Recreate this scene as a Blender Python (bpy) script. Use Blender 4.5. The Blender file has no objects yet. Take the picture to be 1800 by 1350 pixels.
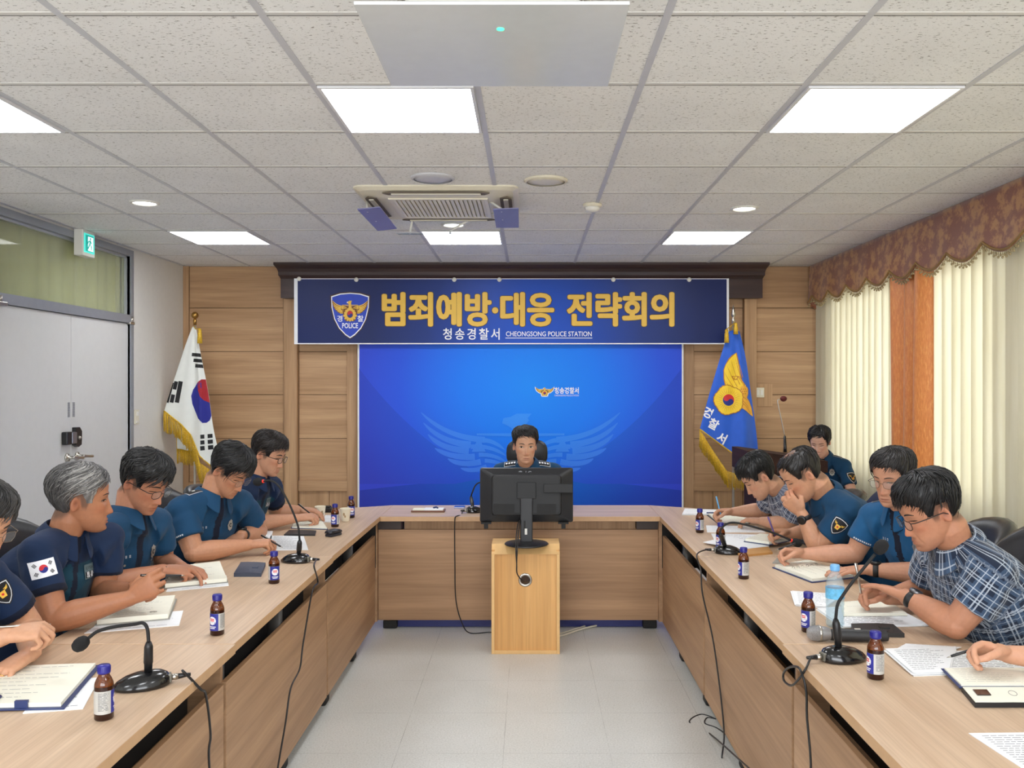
import bpy, bmesh, math, random
import numpy as np
from mathutils import Vector, Matrix, noise
from mathutils.bvhtree import BVHTree
from mathutils.geometry import tessellate_polygon
R = math.radians
random.seed(7)
C = bpy.context.scene.collection
scene = bpy.context.scene

# ------------------------------------------------------------------ camera
cam_d = bpy.data.cameras.new('camera')
cam = bpy.data.objects.new('camera', cam_d)
C.objects.link(cam)
cam.location = (0, 0, 1.557)
cam.rotation_euler = (R(90), 0, 0)
cam_d.sensor_width = 36.0
cam_d.lens = 36.0 * 1525 / 1800
cam_d.shift_x = -30 / 1800
cam_d.clip_start = 0.05
scene.camera = cam

# ------------------------------------------------------------------ view, world, daylight
scene.view_settings.view_transform = 'Standard'
scene.view_settings.look = 'None'
scene.view_settings.gamma = 1
scene.view_settings.exposure = -0.1
scene.view_settings.use_curve_mapping = False
w = bpy.data.worlds.new('sky')
scene.world = w
w.use_nodes = True
w.node_tree.nodes['Background'].inputs[0].default_value = (0.75, 0.85, 1.0, 1)
w.node_tree.nodes['Background'].inputs[1].default_value = 1.0
PANEL_STRENGTH = 17.0

def area(name, loc, rot, sx, sy, power, col=(1, 1, 1)):
    d = bpy.data.lights.new(name, 'AREA')
    d.shape = 'RECTANGLE'; d.size = sx; d.size_y = sy; d.energy = power; d.color = col
    o = bpy.data.objects.new(name, d); C.objects.link(o)
    o.location = loc; o.rotation_euler = rot
    return o
# daylight falling on the windows from outside the right-hand wall
area('daylight_outside', (4.2, 4.6, 1.7), (0, R(90), 0), 2.2, 7.5, 280, (1.0, 0.96, 0.86))
# added fill light behind the photographer, tilted up to brighten the ceiling
area('rear_fill_light', (-0.2, -2.3, 1.75), (R(-104), 0, R(180)), 4.6, 1.5, 190, (0.95, 0.97, 1.0))

# ------------------------------------------------------------------ materials
def lin(c):
    return tuple((v / 255 / 12.92) if v / 255 <= .04045 else ((v / 255 + .055) / 1.055) ** 2.4 for v in c) + (1.0,)
MATS = {}
def newmat(name):
    m = bpy.data.materials.new(name); m.use_nodes = True
    nt = m.node_tree
    return m, nt, nt.nodes['Principled BSDF']
def bump(nt, b, height, strength, dist=.002):
    bn = nt.nodes.new('ShaderNodeBump'); bn.inputs['Strength'].default_value = strength; bn.inputs['Distance'].default_value = dist
    nt.links.new(height, bn.inputs['Height']); nt.links.new(bn.outputs[0], b.inputs['Normal'])
def texco(nt, scale=(1, 1, 1), out='Object', rot=(0, 0, 0)):
    tc = nt.nodes.new('ShaderNodeTexCoord'); mp = nt.nodes.new('ShaderNodeMapping')
    mp.inputs['Scale'].default_value = scale; mp.inputs['Rotation'].default_value = rot
    nt.links.new(tc.outputs[out], mp.inputs[0])
    return mp.outputs[0]
def noise_tex(nt, vec, scale, detail=4, rough=.55):
    n = nt.nodes.new('ShaderNodeTexNoise'); n.inputs['Scale'].default_value = scale
    n.inputs['Detail'].default_value = detail; n.inputs['Roughness'].default_value = rough
    nt.links.new(vec, n.inputs['Vector'])
    return n.outputs[0]
def ramp(nt, fac, stops, interp='LINEAR'):
    r = nt.nodes.new('ShaderNodeValToRGB'); r.color_ramp.interpolation = interp
    el = r.color_ramp.elements
    while len(el) < len(stops): el.new(.5)
    for e, (p, c) in zip(el, stops): e.position = p; e.color = c
    nt.links.new(fac, r.inputs[0])
    return r.outputs[0]
def mixc(nt, fac, a, b, mode='MIX'):
    m = nt.nodes.new('ShaderNodeMix'); m.data_type = 'RGBA'; m.blend_type = mode
    for s, v in ((m.inputs[0], fac), (m.inputs[6], a), (m.inputs[7], b)):
        if hasattr(v, 'is_output'): nt.links.new(v, s)
        else: s.default_value = v
    return m.outputs[2]
def math_n(nt, op, a, b=None):
    m = nt.nodes.new('ShaderNodeMath'); m.operation = op
    for s, v in zip(m.inputs, (a, b)):
        if v is None: continue
        if hasattr(v, 'is_output'): nt.links.new(v, s)
        else: s.default_value = v
    return m.outputs[0]
def mat(name, col, rough=.5, metal=0., var=.06, scale=20, bmp=0., spec=.5, coat=0., sheen=0.):
    """plain material with slight procedural mottling"""
    if name in MATS: return MATS[name]
    m, nt, b = newmat(name)
    c = lin(col)
    n = noise_tex(nt, texco(nt), scale)
    c1 = tuple(min(1, v * (1 + var)) for v in c[:3]) + (1,); c0 = tuple(v * (1 - var) for v in c[:3]) + (1,)
    nt.links.new(ramp(nt, n, [(.3, c0), (.7, c1)]), b.inputs['Base Color'])
    b.inputs['Roughness'].default_value = rough; b.inputs['Metallic'].default_value = metal
    b.inputs['Specular IOR Level'].default_value = spec; b.inputs['Coat Weight'].default_value = coat
    b.inputs['Sheen Weight'].default_value = sheen
    if bmp: bump(nt, b, noise_tex(nt, texco(nt), scale * 8, 6), bmp)
    MATS[name] = m
    return m
def wood(name, light, dark, axis, rough=.45, grain=1.0, sat=1.0, spec=.4):
    """long-grained veneer: noise stretched along the grain axis"""
    if name in MATS: return MATS[name]
    m, nt, b = newmat(name)
    s = [9 * grain] * 3; s[axis] = .55 * grain
    s2 = [80 * grain] * 3; s2[axis] = 1.6 * grain
    n1 = noise_tex(nt, texco(nt, s), 1.4, 6, .6); n2 = noise_tex(nt, texco(nt, s2), 1.2, 3, .6)
    l, d = lin(light), lin(dark)
    base = ramp(nt, n1, [(.28, d), (.5, tuple((a + c) / 2 for a, c in zip(l, d))), (.68, l)])
    fine = ramp(nt, n2, [(.3, (.80, .78, .76, 1)), (.6, (1, 1, 1, 1))])
    nt.links.new(mixc(nt, .75, base, fine, 'MULTIPLY'), b.inputs['Base Color'])
    b.inputs['Roughness'].default_value = rough; b.inputs['Specular IOR Level'].default_value = spec
    bump(nt, b, n2, .12, .001)
    MATS[name] = m
    return m
def emit(name, col, strength):
    if name in MATS: return MATS[name]
    m, nt, b = newmat(name)
    b.inputs['Base Color'].default_value = lin(col)
    b.inputs['Emission Color'].default_value = lin(col); b.inputs['Emission Strength'].default_value = strength
    MATS[name] = m
    return m
def glass(name, col=(255, 255, 255), rough=.02, ior=1.45, alpha_mix=None):
    """thin clear sheet: transparent with a fresnel gloss (alpha_mix = how much of it is clear)"""
    if name in MATS: return MATS[name]
    m, nt, b = newmat(name)
    if alpha_mix is None:
        b.inputs['Transmission Weight'].default_value = 1; b.inputs['Base Color'].default_value = lin(col)
        b.inputs['Roughness'].default_value = rough; b.inputs['IOR'].default_value = ior
    else:
        tr = nt.nodes.new('ShaderNodeBsdfTransparent'); tr.inputs[0].default_value = lin(col)
        mx = nt.nodes.new('ShaderNodeMixShader')
        b.inputs['Base Color'].default_value = lin(col); b.inputs['Roughness'].default_value = rough
        mx.inputs[0].default_value = 1 - alpha_mix
        nt.links.new(tr.outputs[0], mx.inputs[1]); nt.links.new(b.outputs[0], mx.inputs[2])
        nt.links.new(mx.outputs[0], nt.nodes['Material Output'].inputs[0])
    MATS[name] = m
    return m
def attr_mat(name, rough=.5, spec=.4, nscale=60, namp=.06, bmp=0., bscale=300, coat=0., attr='Col', sheen=0., sss=0.):
    """colour from the mesh's own 'Col' layer with a little mottling"""
    if name in MATS: return MATS[name]
    m, nt, b = newmat(name)
    a = nt.nodes.new('ShaderNodeAttribute'); a.attribute_name = attr
    n = noise_tex(nt, texco(nt), nscale)
    f = ramp(nt, n, [(.3, (1 - namp, 1 - namp, 1 - namp, 1)), (.7, (1, 1, 1, 1))])
    nt.links.new(mixc(nt, 1., a.outputs['Color'], f, 'MULTIPLY'), b.inputs['Base Color'])
    b.inputs['Roughness'].default_value = rough; b.inputs['Specular IOR Level'].default_value = spec
    b.inputs['Coat Weight'].default_value = coat; b.inputs['Sheen Weight'].default_value = sheen
    if sss:
        b.inputs['Subsurface Weight'].default_value = sss; b.inputs['Subsurface Radius'].default_value = (.012, .005, .003); b.inputs['Subsurface Scale'].default_value = .6
    if bmp: bump(nt, b, noise_tex(nt, texco(nt), bscale, 3), bmp, .001)
    MATS[name] = m
    return m

# ------------------------------------------------------------------ mesh builder
V = Vector
def frame(n, x=None):
    """right-handed axes (x, y, n) as a 3x3 matrix"""
    n = V(n).normalized()
    x = V(x) if x is not None else (V((1, 0, 0)) if abs(n.x) < .9 else V((0, 1, 0)))
    x = (x - n * x.dot(n)).normalized(); y = n.cross(x)
    return Matrix((x, y, n)).transposed()
def rotz(a): return Matrix.Rotation(a, 3, 'Z')
class MB:
    def __init__(s): s.v = []; s.f = []; s.m = []; s.sm = []
    def add(s, verts, faces, mi=0, smooth=False):
        o = len(s.v); s.v += [tuple(p) for p in verts]
        for f in faces: s.f.append([o + i for i in f]); s.m.append(mi); s.sm.append(smooth)
        return s
    def box(s, lo, hi, mi=0, M=None, bev=0.):
        lo = V(lo); hi = V(hi)
        if bev:
            bm = bmesh.new(); bmesh.ops.create_cube(bm, size=1)
            for v in bm.verts: v.co = V([lo[i] + (v.co[i] + .5) * (hi[i] - lo[i]) for i in range(3)])
            bmesh.ops.bevel(bm, geom=bm.edges[:], offset=bev, segments=2, profile=.6, affect='EDGES')
            bm.verts.index_update()
            vs = [v.co.copy() for v in bm.verts]; fs = [[v.index for v in f.verts] for f in bm.faces]; bm.free()
        else:
            vs = [V((x, y, z)) for z in (lo.z, hi.z) for y in (lo.y, hi.y) for x in (lo.x, hi.x)]
            fs = [(0, 2, 3, 1), (4, 5, 7, 6), (0, 1, 5, 4), (2, 6, 7, 3), (0, 4, 6, 2), (1, 3, 7, 5)]
        if M is not None: vs = [M @ v for v in vs]
        return s.add(vs, fs, mi)
    def prism(s, pts, z0, z1, mi=0, M=None, mi_side=None):
        """extruded polygon (x, y) from z0 to z1"""
        n = len(pts); a = sum(pts[i][0] * pts[(i + 1) % n][1] - pts[(i + 1) % n][0] * pts[i][1] for i in range(n))
        if a < 0: pts = pts[::-1]
        vs = [V((p[0], p[1], z0)) for p in pts] + [V((p[0], p[1], z1)) for p in pts]
        if M is not None: vs = [M @ v for v in vs]
        tri = tessellate_polygon([[V((p[0], p[1], 0)) for p in pts]])
        fs = []
        for t in tri:
            a = sum(pts[t[i]][0] * pts[t[(i + 1) % 3]][1] - pts[t[(i + 1) % 3]][0] * pts[t[i]][1] for i in range(3))
            t = t if a > 0 else t[::-1]
            fs.append([i + n for i in t]); fs.append(list(t)[::-1])
        o = len(s.v); s.add(vs, fs, mi)
        for i in range(n):
            j = (i + 1) % n; s.f.append([o + i, o + j, o + n + j, o + n + i]); s.m.append(mi if mi_side is None else mi_side); s.sm.append(False)
        return s
    def rings(s, rings, mi=0, cap=True, smooth=True, closed=True):
        n = len(rings[0]); o = len(s.v)
        for r in rings: s.v += [tuple(p) for p in r]
        for k in range(len(rings) - 1):
            for i in range(n if closed else n - 1):
                j = (i + 1) % n
                s.f.append([o + k * n + i, o + k * n + j, o + (k + 1) * n + j, o + (k + 1) * n + i]); s.m.append(mi); s.sm.append(smooth)
        if cap:
            s.f.append([o + i for i in range(n)][::-1]); s.m.append(mi); s.sm.append(smooth)
            e = o + (len(rings) - 1) * n; s.f.append([e + i for i in range(n)]); s.m.append(mi); s.sm.append(smooth)
        return s
    def tube(s, pts, r, seg=10, mi=0, cap=True, round_ends=False, smooth=True, flat=None):
        """swept tube; r a number or a list; flat = (axis, factor) squashes the section along an axis"""
        pts = [V(p) for p in pts]; n = len(pts)
        rr = list(r) if isinstance(r, (list, tuple)) else [r] * n
        if round_ends:
            d0 = (pts[0] - pts[1]).normalized(); d1 = (pts[-1] - pts[-2]).normalized()
            h = [(.45, .89), (.8, .6), (.97, .25)]
            pre = [pts[0] + d0 * rr[0] * a for a, b in h][::-1]; prr = [rr[0] * b for a, b in h][::-1]
            post = [pts[-1] + d1 * rr[-1] * a for a, b in h]; por = [rr[-1] * b for a, b in h]
            pts = pre + pts + post; rr = prr + rr + por; n = len(pts)
        tang = []
        for i in range(n):
            t = pts[min(i + 1, n - 1)] - pts[max(i - 1, 0)]
            tang.append(t.normalized() if t.length > 1e-9 else V((0, 0, 1)))
        x = frame(tang[0]).col[0]
        out = []
        for i in range(n):
            x = (x - tang[i] * x.dot(tang[i])).normalized(); y = tang[i].cross(x)
            ring = []
            for k in range(seg):
                a = 2 * math.pi * k / seg; q = (x * math.cos(a) + y * math.sin(a)) * rr[i]
                if flat is not None:
                    ax = V(flat[0]).normalized(); q = q - ax * q.dot(ax) * (1 - flat[1])
                ring.append(pts[i] + q)
            out.append(ring)
        return s.rings(out, mi, cap, smooth)
    def lathe(s, prof, c=(0, 0, 0), seg=24, mi=0, M=None, cap=True, smooth=True, mis=None):
        """profile [(radius, height)] turned about z"""
        out = []
        for r, z in prof:
            ring = [V((r * math.cos(2 * math.pi * k / seg), r * math.sin(2 * math.pi * k / seg), z)) for k in range(seg)]
            ring = [(M @ p if M is not None else p) + V(c) for p in ring]
            out.append(ring)
        st = len(s.f); s.rings(out, mi, cap, smooth)
        if mis:
            for k in range(len(prof) - 1):
                for i in range(seg): s.m[st + k * seg + i] = mis[k]
        return s
    def ball(s, c, rad, seg=16, mi=0, M=None):
        rad = rad if isinstance(rad, (tuple, list)) else (rad,) * 3
        n = max(6, seg // 2); out = []
        for k in range(n + 1):
            p = math.pi * k / n; p = min(max(p, .02), math.pi - .02)
            ring = [V((rad[0] * math.sin(p) * math.cos(2 * math.pi * i / seg), rad[1] * math.sin(p) * math.sin(2 * math.pi * i / seg), -rad[2] * math.cos(p))) for i in range(seg)]
            out.append([(M @ q if M is not None else q) + V(c) for q in ring])
        return s.rings(out, mi)
    def grid(s, fn, nu, nv, mi=0, smooth=True, flip=False):
        o = len(s.v)
        for j in range(nv + 1):
            for i in range(nu + 1): s.v.append(tuple(fn(i / nu, j / nv)))
        for j in range(nv):
            for i in range(nu):
                a = o + j * (nu + 1) + i; f = [a, a + 1, a + nu + 2, a + nu + 1]
                s.f.append(f[::-1] if flip else f); s.m.append(mi if not callable(mi) else mi((i + .5) / nu, (j + .5) / nv)); s.sm.append(smooth)
        return s
    def poly(s, pts, fn=None, mi=0, sub=0.):
        """flat polygon (x, y) placed by fn(x, y) -> point; sub = edge length at which it is refined"""
        bm = bmesh.new(); tri = tessellate_polygon([[V((p[0], p[1], 0)) for p in pts]])
        vs = [bm.verts.new((p[0], p[1], 0)) for p in pts]
        for t in tri:
            a = sum(pts[t[i]][0] * pts[t[(i + 1) % 3]][1] - pts[t[(i + 1) % 3]][0] * pts[t[i]][1] for i in range(3))
            if abs(a) < 1e-12: continue
            try: bm.faces.new([vs[i] for i in (t if a > 0 else t[::-1])])
            except ValueError: pass
        if sub:
            for _ in range(5):
                es = [e for e in bm.edges if e.calc_length() > sub]
                if not es: break
                bmesh.ops.subdivide_edges(bm, edges=es, cuts=1)
                bmesh.ops.triangulate(bm, faces=bm.faces[:])
        bm.verts.index_update()
        s.add([fn(v.co.x, v.co.y) if fn else v.co.copy() for v in bm.verts], [[v.index for v in f.verts] for f in bm.faces], mi)
        bm.free(); return s
    def text(s, body, size, fn, mi=0, bold=0., depth=0., align='CENTER', sub=0., width=None, space=1.):
        cu = bpy.data.curves.new('lettering', 'FONT'); cu.body = body; cu.size = size; cu.offset = bold; cu.align_x = align; cu.align_y = 'CENTER'
        cu.space_character = space; cu.resolution_u = 3
        o = bpy.data.objects.new('lettering', cu); C.objects.link(o)
        dg = bpy.context.evaluated_depsgraph_get()
        me = bpy.data.meshes.new_from_object(o.evaluated_get(dg))
        bpy.data.objects.remove(o); bpy.data.curves.remove(cu)
        if len(me.vertices):
            xs = [v.co.x for v in me.vertices]; k = width / (max(xs) - min(xs)) if width else 1.
            ys = [v.co.y for v in me.vertices]; yc = (max(ys) + min(ys)) / 2
            xc = (max(xs) + min(xs)) / 2 if align == 'CENTER' else 0
            if sub:
                bm = bmesh.new(); bm.from_mesh(me)
                for _ in range(3):
                    es = [e for e in bm.edges if e.calc_length() > sub]
                    if not es: break
                    bmesh.ops.subdivide_edges(bm, edges=es, cuts=1); bmesh.ops.triangulate(bm, faces=bm.faces[:])
                bm.to_mesh(me); bm.free()
            s.add([fn((v.co.x - xc) * k, v.co.y - yc) for v in me.vertices], [list(p.vertices) for p in me.polygons], mi)
        bpy.data.meshes.remove(me); return s
    def build(s, name, mats, parent=None, world=False, cols=None):
        me = bpy.data.meshes.new(name)
        off = V(parent.location) if (parent is not None and world) else V((0, 0, 0))
        me.from_pydata([tuple(V(p) - off) for p in s.v], [], s.f)
        for m in (mats if isinstance(mats, (list, tuple)) else [mats]): me.materials.append(m)
        me.polygons.foreach_set('material_index', s.m); me.polygons.foreach_set('use_smooth', s.sm)
        if cols is not None:
            ca = me.color_attributes.new('Col', 'FLOAT_COLOR', 'POINT'); ca.data.foreach_set('color', np.array(cols, dtype=np.float32).ravel())
        me.update()
        o = bpy.data.objects.new(name, me); C.objects.link(o)
        if parent is not None: o.parent = parent
        return o
def tag(o, label=None, cat=None, group=None, kind=None):
    for k, v in (('label', label), ('category', cat), ('group', group), ('kind', kind)):
        if v: o[k] = v
    return o
def thing(name, label, cat, loc=(0, 0, 0), rz=0., group=None):
    o = bpy.data.objects.new(name, None); C.objects.link(o)
    o.location = loc; o.rotation_euler = (0, 0, rz); o.empty_display_size = .1
    return tag(o, label, cat, group)
def kids(o): return [c for c in bpy.data.objects if c.parent == o]
def dup(root, loc, rz=0., label=None, group=None):
    r = root.copy(); C.objects.link(r); r.location = loc; r.rotation_euler = (0, 0, rz)
    if label: r['label'] = label
    if group: r['group'] = group
    for ch in kids(root):
        c = ch.copy(); C.objects.link(c); c.parent = r
        for g in kids(ch):
            d = g.copy(); C.objects.link(d); d.parent = c
    return r
def spline(pts, n=8):
    """Catmull-Rom through the points"""
    P = [V(p) for p in pts]; P = [P[0] * 2 - P[1]] + P + [P[-1] * 2 - P[-2]]; out = []
    for i in range(1, len(P) - 2):
        for k in range(n):
            t = k / n; a, b, c, d = P[i - 1:i + 3]
            out.append(.5 * ((2 * b) + (c - a) * t + (2 * a - 5 * b + 4 * c - d) * t * t + (3 * b - a - 3 * c + d) * t ** 3))
    out.append(P[-2]); return out

# ================================================================== room shell
CZ = 2.652; XL = -3.217; XR = 2.78; YB = 8.07; YF = -2.0
W_WALL = wood('wall_oak', (202, 164, 124), (168, 130, 93), 0, .5)
W_WALLV = wood('wall_oak_upright', (199, 161, 121), (167, 129, 92), 2, .5)
M_GROOVE = mat('dark_groove', (92, 64, 42), .8)
M_DARKWOOD = wood('dark_stained_trim', (74, 55, 52), (54, 40, 39), 0, .4)
M_PAINT = mat('wall_paint', (222, 219, 212), .75, bmp=.08, scale=30, var=.02)
M_WHITE = mat('white_plastic', (232, 230, 222), .4, var=.02)
M_IVORY = mat('ivory_plastic', (226, 219, 198), .4, var=.02)
M_STEEL = mat('brushed_steel', (190, 186, 178), .28, 1., bmp=.05)
M_BLACK = mat('black_plastic', (24, 24, 26), .35, var=.1)
M_BLACKM = mat('matt_black', (20, 20, 21), .7, var=.1)

def floor_mat():
    m, nt, b = newmat('vinyl_floor_tiles')
    tc = nt.nodes.new('ShaderNodeTexCoord'); sp = nt.nodes.new('ShaderNodeSeparateXYZ'); nt.links.new(tc.outputs['Object'], sp.inputs[0])
    lines = None
    for i, o in ((0, .108), (1, -4.107)):
        f = math_n(nt, 'FRACT', math_n(nt, 'MULTIPLY', math_n(nt, 'ADD', sp.outputs[i], o + 45.), 1 / .45))
        d = math_n(nt, 'ABSOLUTE', math_n(nt, 'SUBTRACT', f, .5))
        k = math_n(nt, 'GREATER_THAN', d, .5 - .0026)
        lines = k if lines is None else math_n(nt, 'MAXIMUM', lines, k)
    sp1 = noise_tex(nt, texco(nt), 130, 3, .7); sp2 = noise_tex(nt, texco(nt), 3.5, 3, .5)
    col = ramp(nt, sp1, [(.3, lin((186, 186, 180))), (.5, lin((208, 208, 203))), (.7, lin((220, 220, 216)))])
    col = mixc(nt, 1., col, ramp(nt, sp2, [(.3, (.93, .93, .92, 1)), (.7, (1, 1, 1, 1))]), 'MULTIPLY')
    lf = math_n(nt, 'MULTIPLY', lines, ramp(nt, noise_tex(nt, texco(nt), 4.), [(.35, (.1, .1, .1, 1)), (.6, (.75, .75, .75, 1))]))
    nt.links.new(mixc(nt, lf, col, lin((120, 118, 112))), b.inputs['Base Color'])
    b.inputs['Roughness'].default_value = .32; b.inputs['Specular IOR Level'].default_value = .45
    bump(nt, b, noise_tex(nt, texco(nt), 60, 3), .05, .001)
    return m
fl = MB().box((XL - .2, YF - .2, -.1), (XR + .2, YB + .3, 0)).build('floor', floor_mat()); tag(fl, 'pale grey speckled vinyl tile floor', 'floor', kind='structure')

def ceil_mat():
    m, nt, b = newmat('fissured_ceiling_tile')
    v1 = noise_tex(nt, texco(nt, (55, 130, 60)), 1., 4, .65)
    v2 = noise_tex(nt, texco(nt, (120, 190, 60)), 1., 3, .7)
    blob = noise_tex(nt, texco(nt), 3., 2, .5)
    pit = math_n(nt, 'MAXIMUM', ramp(nt, v1, [(.60, (0, 0, 0, 1)), (.635, (1, 1, 1, 1))]), ramp(nt, v2, [(.655, (0, 0, 0, 1)), (.69, (.8, .8, .8, 1))]))
    base = ramp(nt, blob, [(.3, lin((231, 230, 228))), (.7, lin((238, 237, 235)))])
    nt.links.new(mixc(nt, math_n(nt, 'MULTIPLY', pit, .8), base, lin((120, 112, 104))), b.inputs['Base Color'])
    b.inputs['Roughness'].default_value = .85; b.inputs['Specular IOR Level'].default_value = .2
    bump(nt, b, math_n(nt, 'SUBTRACT', 1., pit), .35, .002)
    return m
M_TBAR = mat('ceiling_bar', (196, 196, 200), .45, .0, var=.02)
cb = MB().box((XL - .2, YF - .2, CZ), (XR + .2, YB + .3, CZ + .1), 0)
for k in range(-5, 6):
    x = -.19 + .6 * k
    if XL < x < XR - .1: cb.box((x - .012, YF, CZ - .003), (x + .012, YB, CZ), 1)
for k in range(-8, 10):
    y = 2.562 + .6 * k
    if YF < y < YB:
        cb.box((XL, y - .010, CZ - .0022), (XR, y + .010, CZ), 2); cb.box((XL, y + .0095, CZ - .0026), (XR, y + .0135, CZ), 3)  # thin dark strip paints the shadow line beside each cross bar
cl = cb.build('ceiling', [ceil_mat(), M_TBAR, mat('ceiling_cross_bar', (212, 209, 204), .6, var=.02), mat('painted_shadow_line', (78, 74, 70), .8)])
tag(cl, 'white fissured tile ceiling in a grey bar grid', 'ceiling', kind='structure')

# ---- back wall: oak boards, frames, wainscot
wb = MB().box((XL - .1, YB + .012, 0), (XR + .1, YB + .2, CZ), 2)
ZG = [.645, 1.05, 1.457, 1.858, 2.264, 2.652]
g = .0025
def boards(x0, x1, y, top=2.652):
    for a, b in zip(ZG[:-1], ZG[1:]): wb.box((x0 + g, y, a + g), (x1 - g, y + .03, min(b, top) - g), 0, bev=.0015)
boards(-3.16, -2.285, YB)
boards(-2.14, -1.69, YB - .005, 2.4); boards(1.53, 1.988, YB - .005, 2.4); boards(2.112, XR, YB)
for x0, x1, y in ((XL, -3.16, YB - .01), (-2.285, -2.256, YB - .01), (-2.256, -2.14, YB - .06), (-1.69, -1.575, YB - .03), (1.43, 1.53, YB - .03), (1.988, 2.104, YB - .06), (2.104, 2.112, YB - .01)):
    wb.box((x0 + g, y, 0), (x1 - g, y + .06, CZ), 1, bev=.002)
for x0, x1 in ((-2.14, -1.575), (1.43, 1.988)):
    wb.box((x0, YB - .028, .565), (x1, YB + .02, .66), 0, bev=.002)
for x0, x1 in ((-3.16, -2.285), (2.112, XR)):
    wb.box((x0, YB - .015, .565), (x1, YB + .02, .645), 0, bev=.002)
for x0, x1 in ((-3.16, -2.285), (-2.14, -1.575), (1.43, 1.988), (2.112, XR)):
    n = max(2, round((x1 - x0) / .24))
    for i in range(n):
        a = x0 + (x1 - x0) * i / n; wb.box((a + g, YB - .004, 0), (a + (x1 - x0) / n - g, YB + .02, .565), 1, bev=.0015)
wb.box((-1.575, YB - .004, 0), (1.43, YB + .02, CZ), 0)
tag(wb.build('wall_back', [W_WALL, W_WALLV, M_GROOVE]), 'light oak panelled back wall with grooved boards', 'wall', kind='structure')

# ---- dark cornice over the backdrop
cm = MB()
prof = [(7.80, 2.652), (7.80, 2.632), (7.825, 2.615), (7.85, 2.60), (7.868, 2.575), (7.868, 2.545), (7.885, 2.535), (7.905, 2.515), (7.905, 2.34), (7.99, 2.34), (7.99, 2.652)]
def cornice(x, inset):  # ring at x, mitred by the same amount as the profile is deep
    return [V((x + (y - 7.80) * inset, y, z)) for y, z in prof]
cm.rings([cornice(-2.30, .35), cornice(2.165, -.35)], 0, True, False)
tag(cm.build('trim_1', M_DARKWOOD), 'dark brown stepped cornice above the blue backdrop', 'trim', kind='structure')

# ---- left wall with the double door opening
DY0, DY1, DZ = 5.245, 6.99, 2.047
wl = MB().box((XL - .15, YF, 0), (XL, DY0, CZ)).box((XL - .15, DY1, 0), (XL, YB + .05, CZ)).box((XL - .15, DY0, 2.635), (XL, DY1, CZ))
tag(wl.build('wall_left', M_PAINT), 'plain off-white wall beside the grey double door', 'wall', kind='structure')
tag(MB().box((XL - .15, YF - .15, 0), (-2.6, YF, CZ)).box((2.2, YF - .15, 0), (XR + .15, YF, CZ)).box((-2.6, YF - .15, 0), (2.2, YF, .95)).box((-2.6, YF - .15, 2.5), (2.2, YF, CZ)).build('wall_front', M_PAINT), 'off-white wall behind the photographer', 'wall', kind='structure')

M_DOOR = mat('door_enamel', (212, 212, 210), .42, var=.015, spec=.5)
M_FRAME = mat('door_frame_metal', (150, 154, 162), .4, .3, var=.03)
d = MB()
d.box((XL - .05, DY0 + .006, .008), (XL - .012, 6.1155, DZ - .004), 0, bev=.002).box((XL - .05, 6.1185, .008), (XL - .012, DY1 - .006, DZ - .004), 0, bev=.002)
door = tag(d.build('door_1', M_DOOR), 'pale grey steel double door in the left wall', 'door', kind='structure')
f = MB()
f.box((XL - .08, DY0 - .05, 0), (XL + .012, DY0, 2.635)).box((XL - .08, DY1, 0), (XL + .012, DY1 + .045, 2.635))
f.box((XL - .08, DY0, 2.585), (XL + .012, DY1, 2.635)).box((XL - .08, DY0, DZ), (XL + .012, DY1, DZ + .065))
f.box((XL - .06, DY0, 2.57), (XL - .02, DY1, 2.585), 1).box((XL - .06, DY1 - .015, DZ + .06), (XL - .02, DY1, 2.585), 1)
f.build('door_frame', [M_FRAME, mat('frame_bead', (180, 184, 190), .35, .3)], door)
def at_left(px_y, px_z): return V((XL - .012, px_y, px_z))
h = MB()
for s, y in ((-1, 6.06), (1, 6.195)):
    Mx = Matrix.Rotation(R(90), 3, 'Y')
    h.lathe([(.001, .0), (.030, .0), (.030, .007), (.026, .012), (.012, .014), (.011, .05), (.013, .056)], at_left(y, 1.043), 20, 0, Mx)
    h.tube(spline([at_left(y, 1.043) + V((.052, 0, 0)), at_left(y, 1.04) + V((.056, s * .0 + .05, -.002)), at_left(y, 1.038) + V((.054, .12, -.006))], 6), [.010] * 13, 10, 0, True, True, flat=((1, 0, 0), .7))
h.build('door_handle', M_STEEL, door)
lk = MB().box((XL - .012, 5.99, 1.135), (XL + .03, 6.06, 1.225), 1, bev=.008).box((XL - .012, 6.05, 1.14), (XL + .034, 6.112, 1.22), 0, bev=.006)
lk.prism([(6.125, 1.125), (6.165, 1.11), (6.205, 1.125), (6.21, 1.22), (6.18, 1.25), (6.13, 1.25)], 0, .03, 1, Matrix(((0, 0, 1, XL - .012), (1, 0, 0, 0), (0, 1, 0, 0), (0, 0, 0, 1))))
lk.ball((XL + .02, 6.168, 1.175), .014, 12, 2)
lk.build('door_lock', [mat('lock_silver', (150, 152, 158), .3, .8), M_BLACK, M_STEEL], door)
sl = MB()
for y in (6.085, 6.15):
    for k in range(14): sl.box((XL - .012, y - .014, 1.325 + k * .0075), (XL - .0095, y + .014, 1.329 + k * .0075))
sl.build('vent_slots', mat('slot_grey', (120, 122, 128), .6), door)
hg = MB().tube([(XL + .012, DY1 + .01, DZ + .005), (XL + .012, DY1 + .01, DZ + .05)], .012, 10).box((XL - .01, DY1 - .03, DZ - .01), (XL + .02, DY1 + .05, DZ + .01), bev=.003)
hg.tube([(XL + .012, DY0 + .01, DZ + .005), (XL + .012, DY0 + .01, DZ + .05)], .014, 10).box((XL - .01, DY0 - .03, DZ - .012), (XL + .025, DY0 + .07, DZ + .01), bev=.003)
hg.build('hinge', M_STEEL, door)
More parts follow.
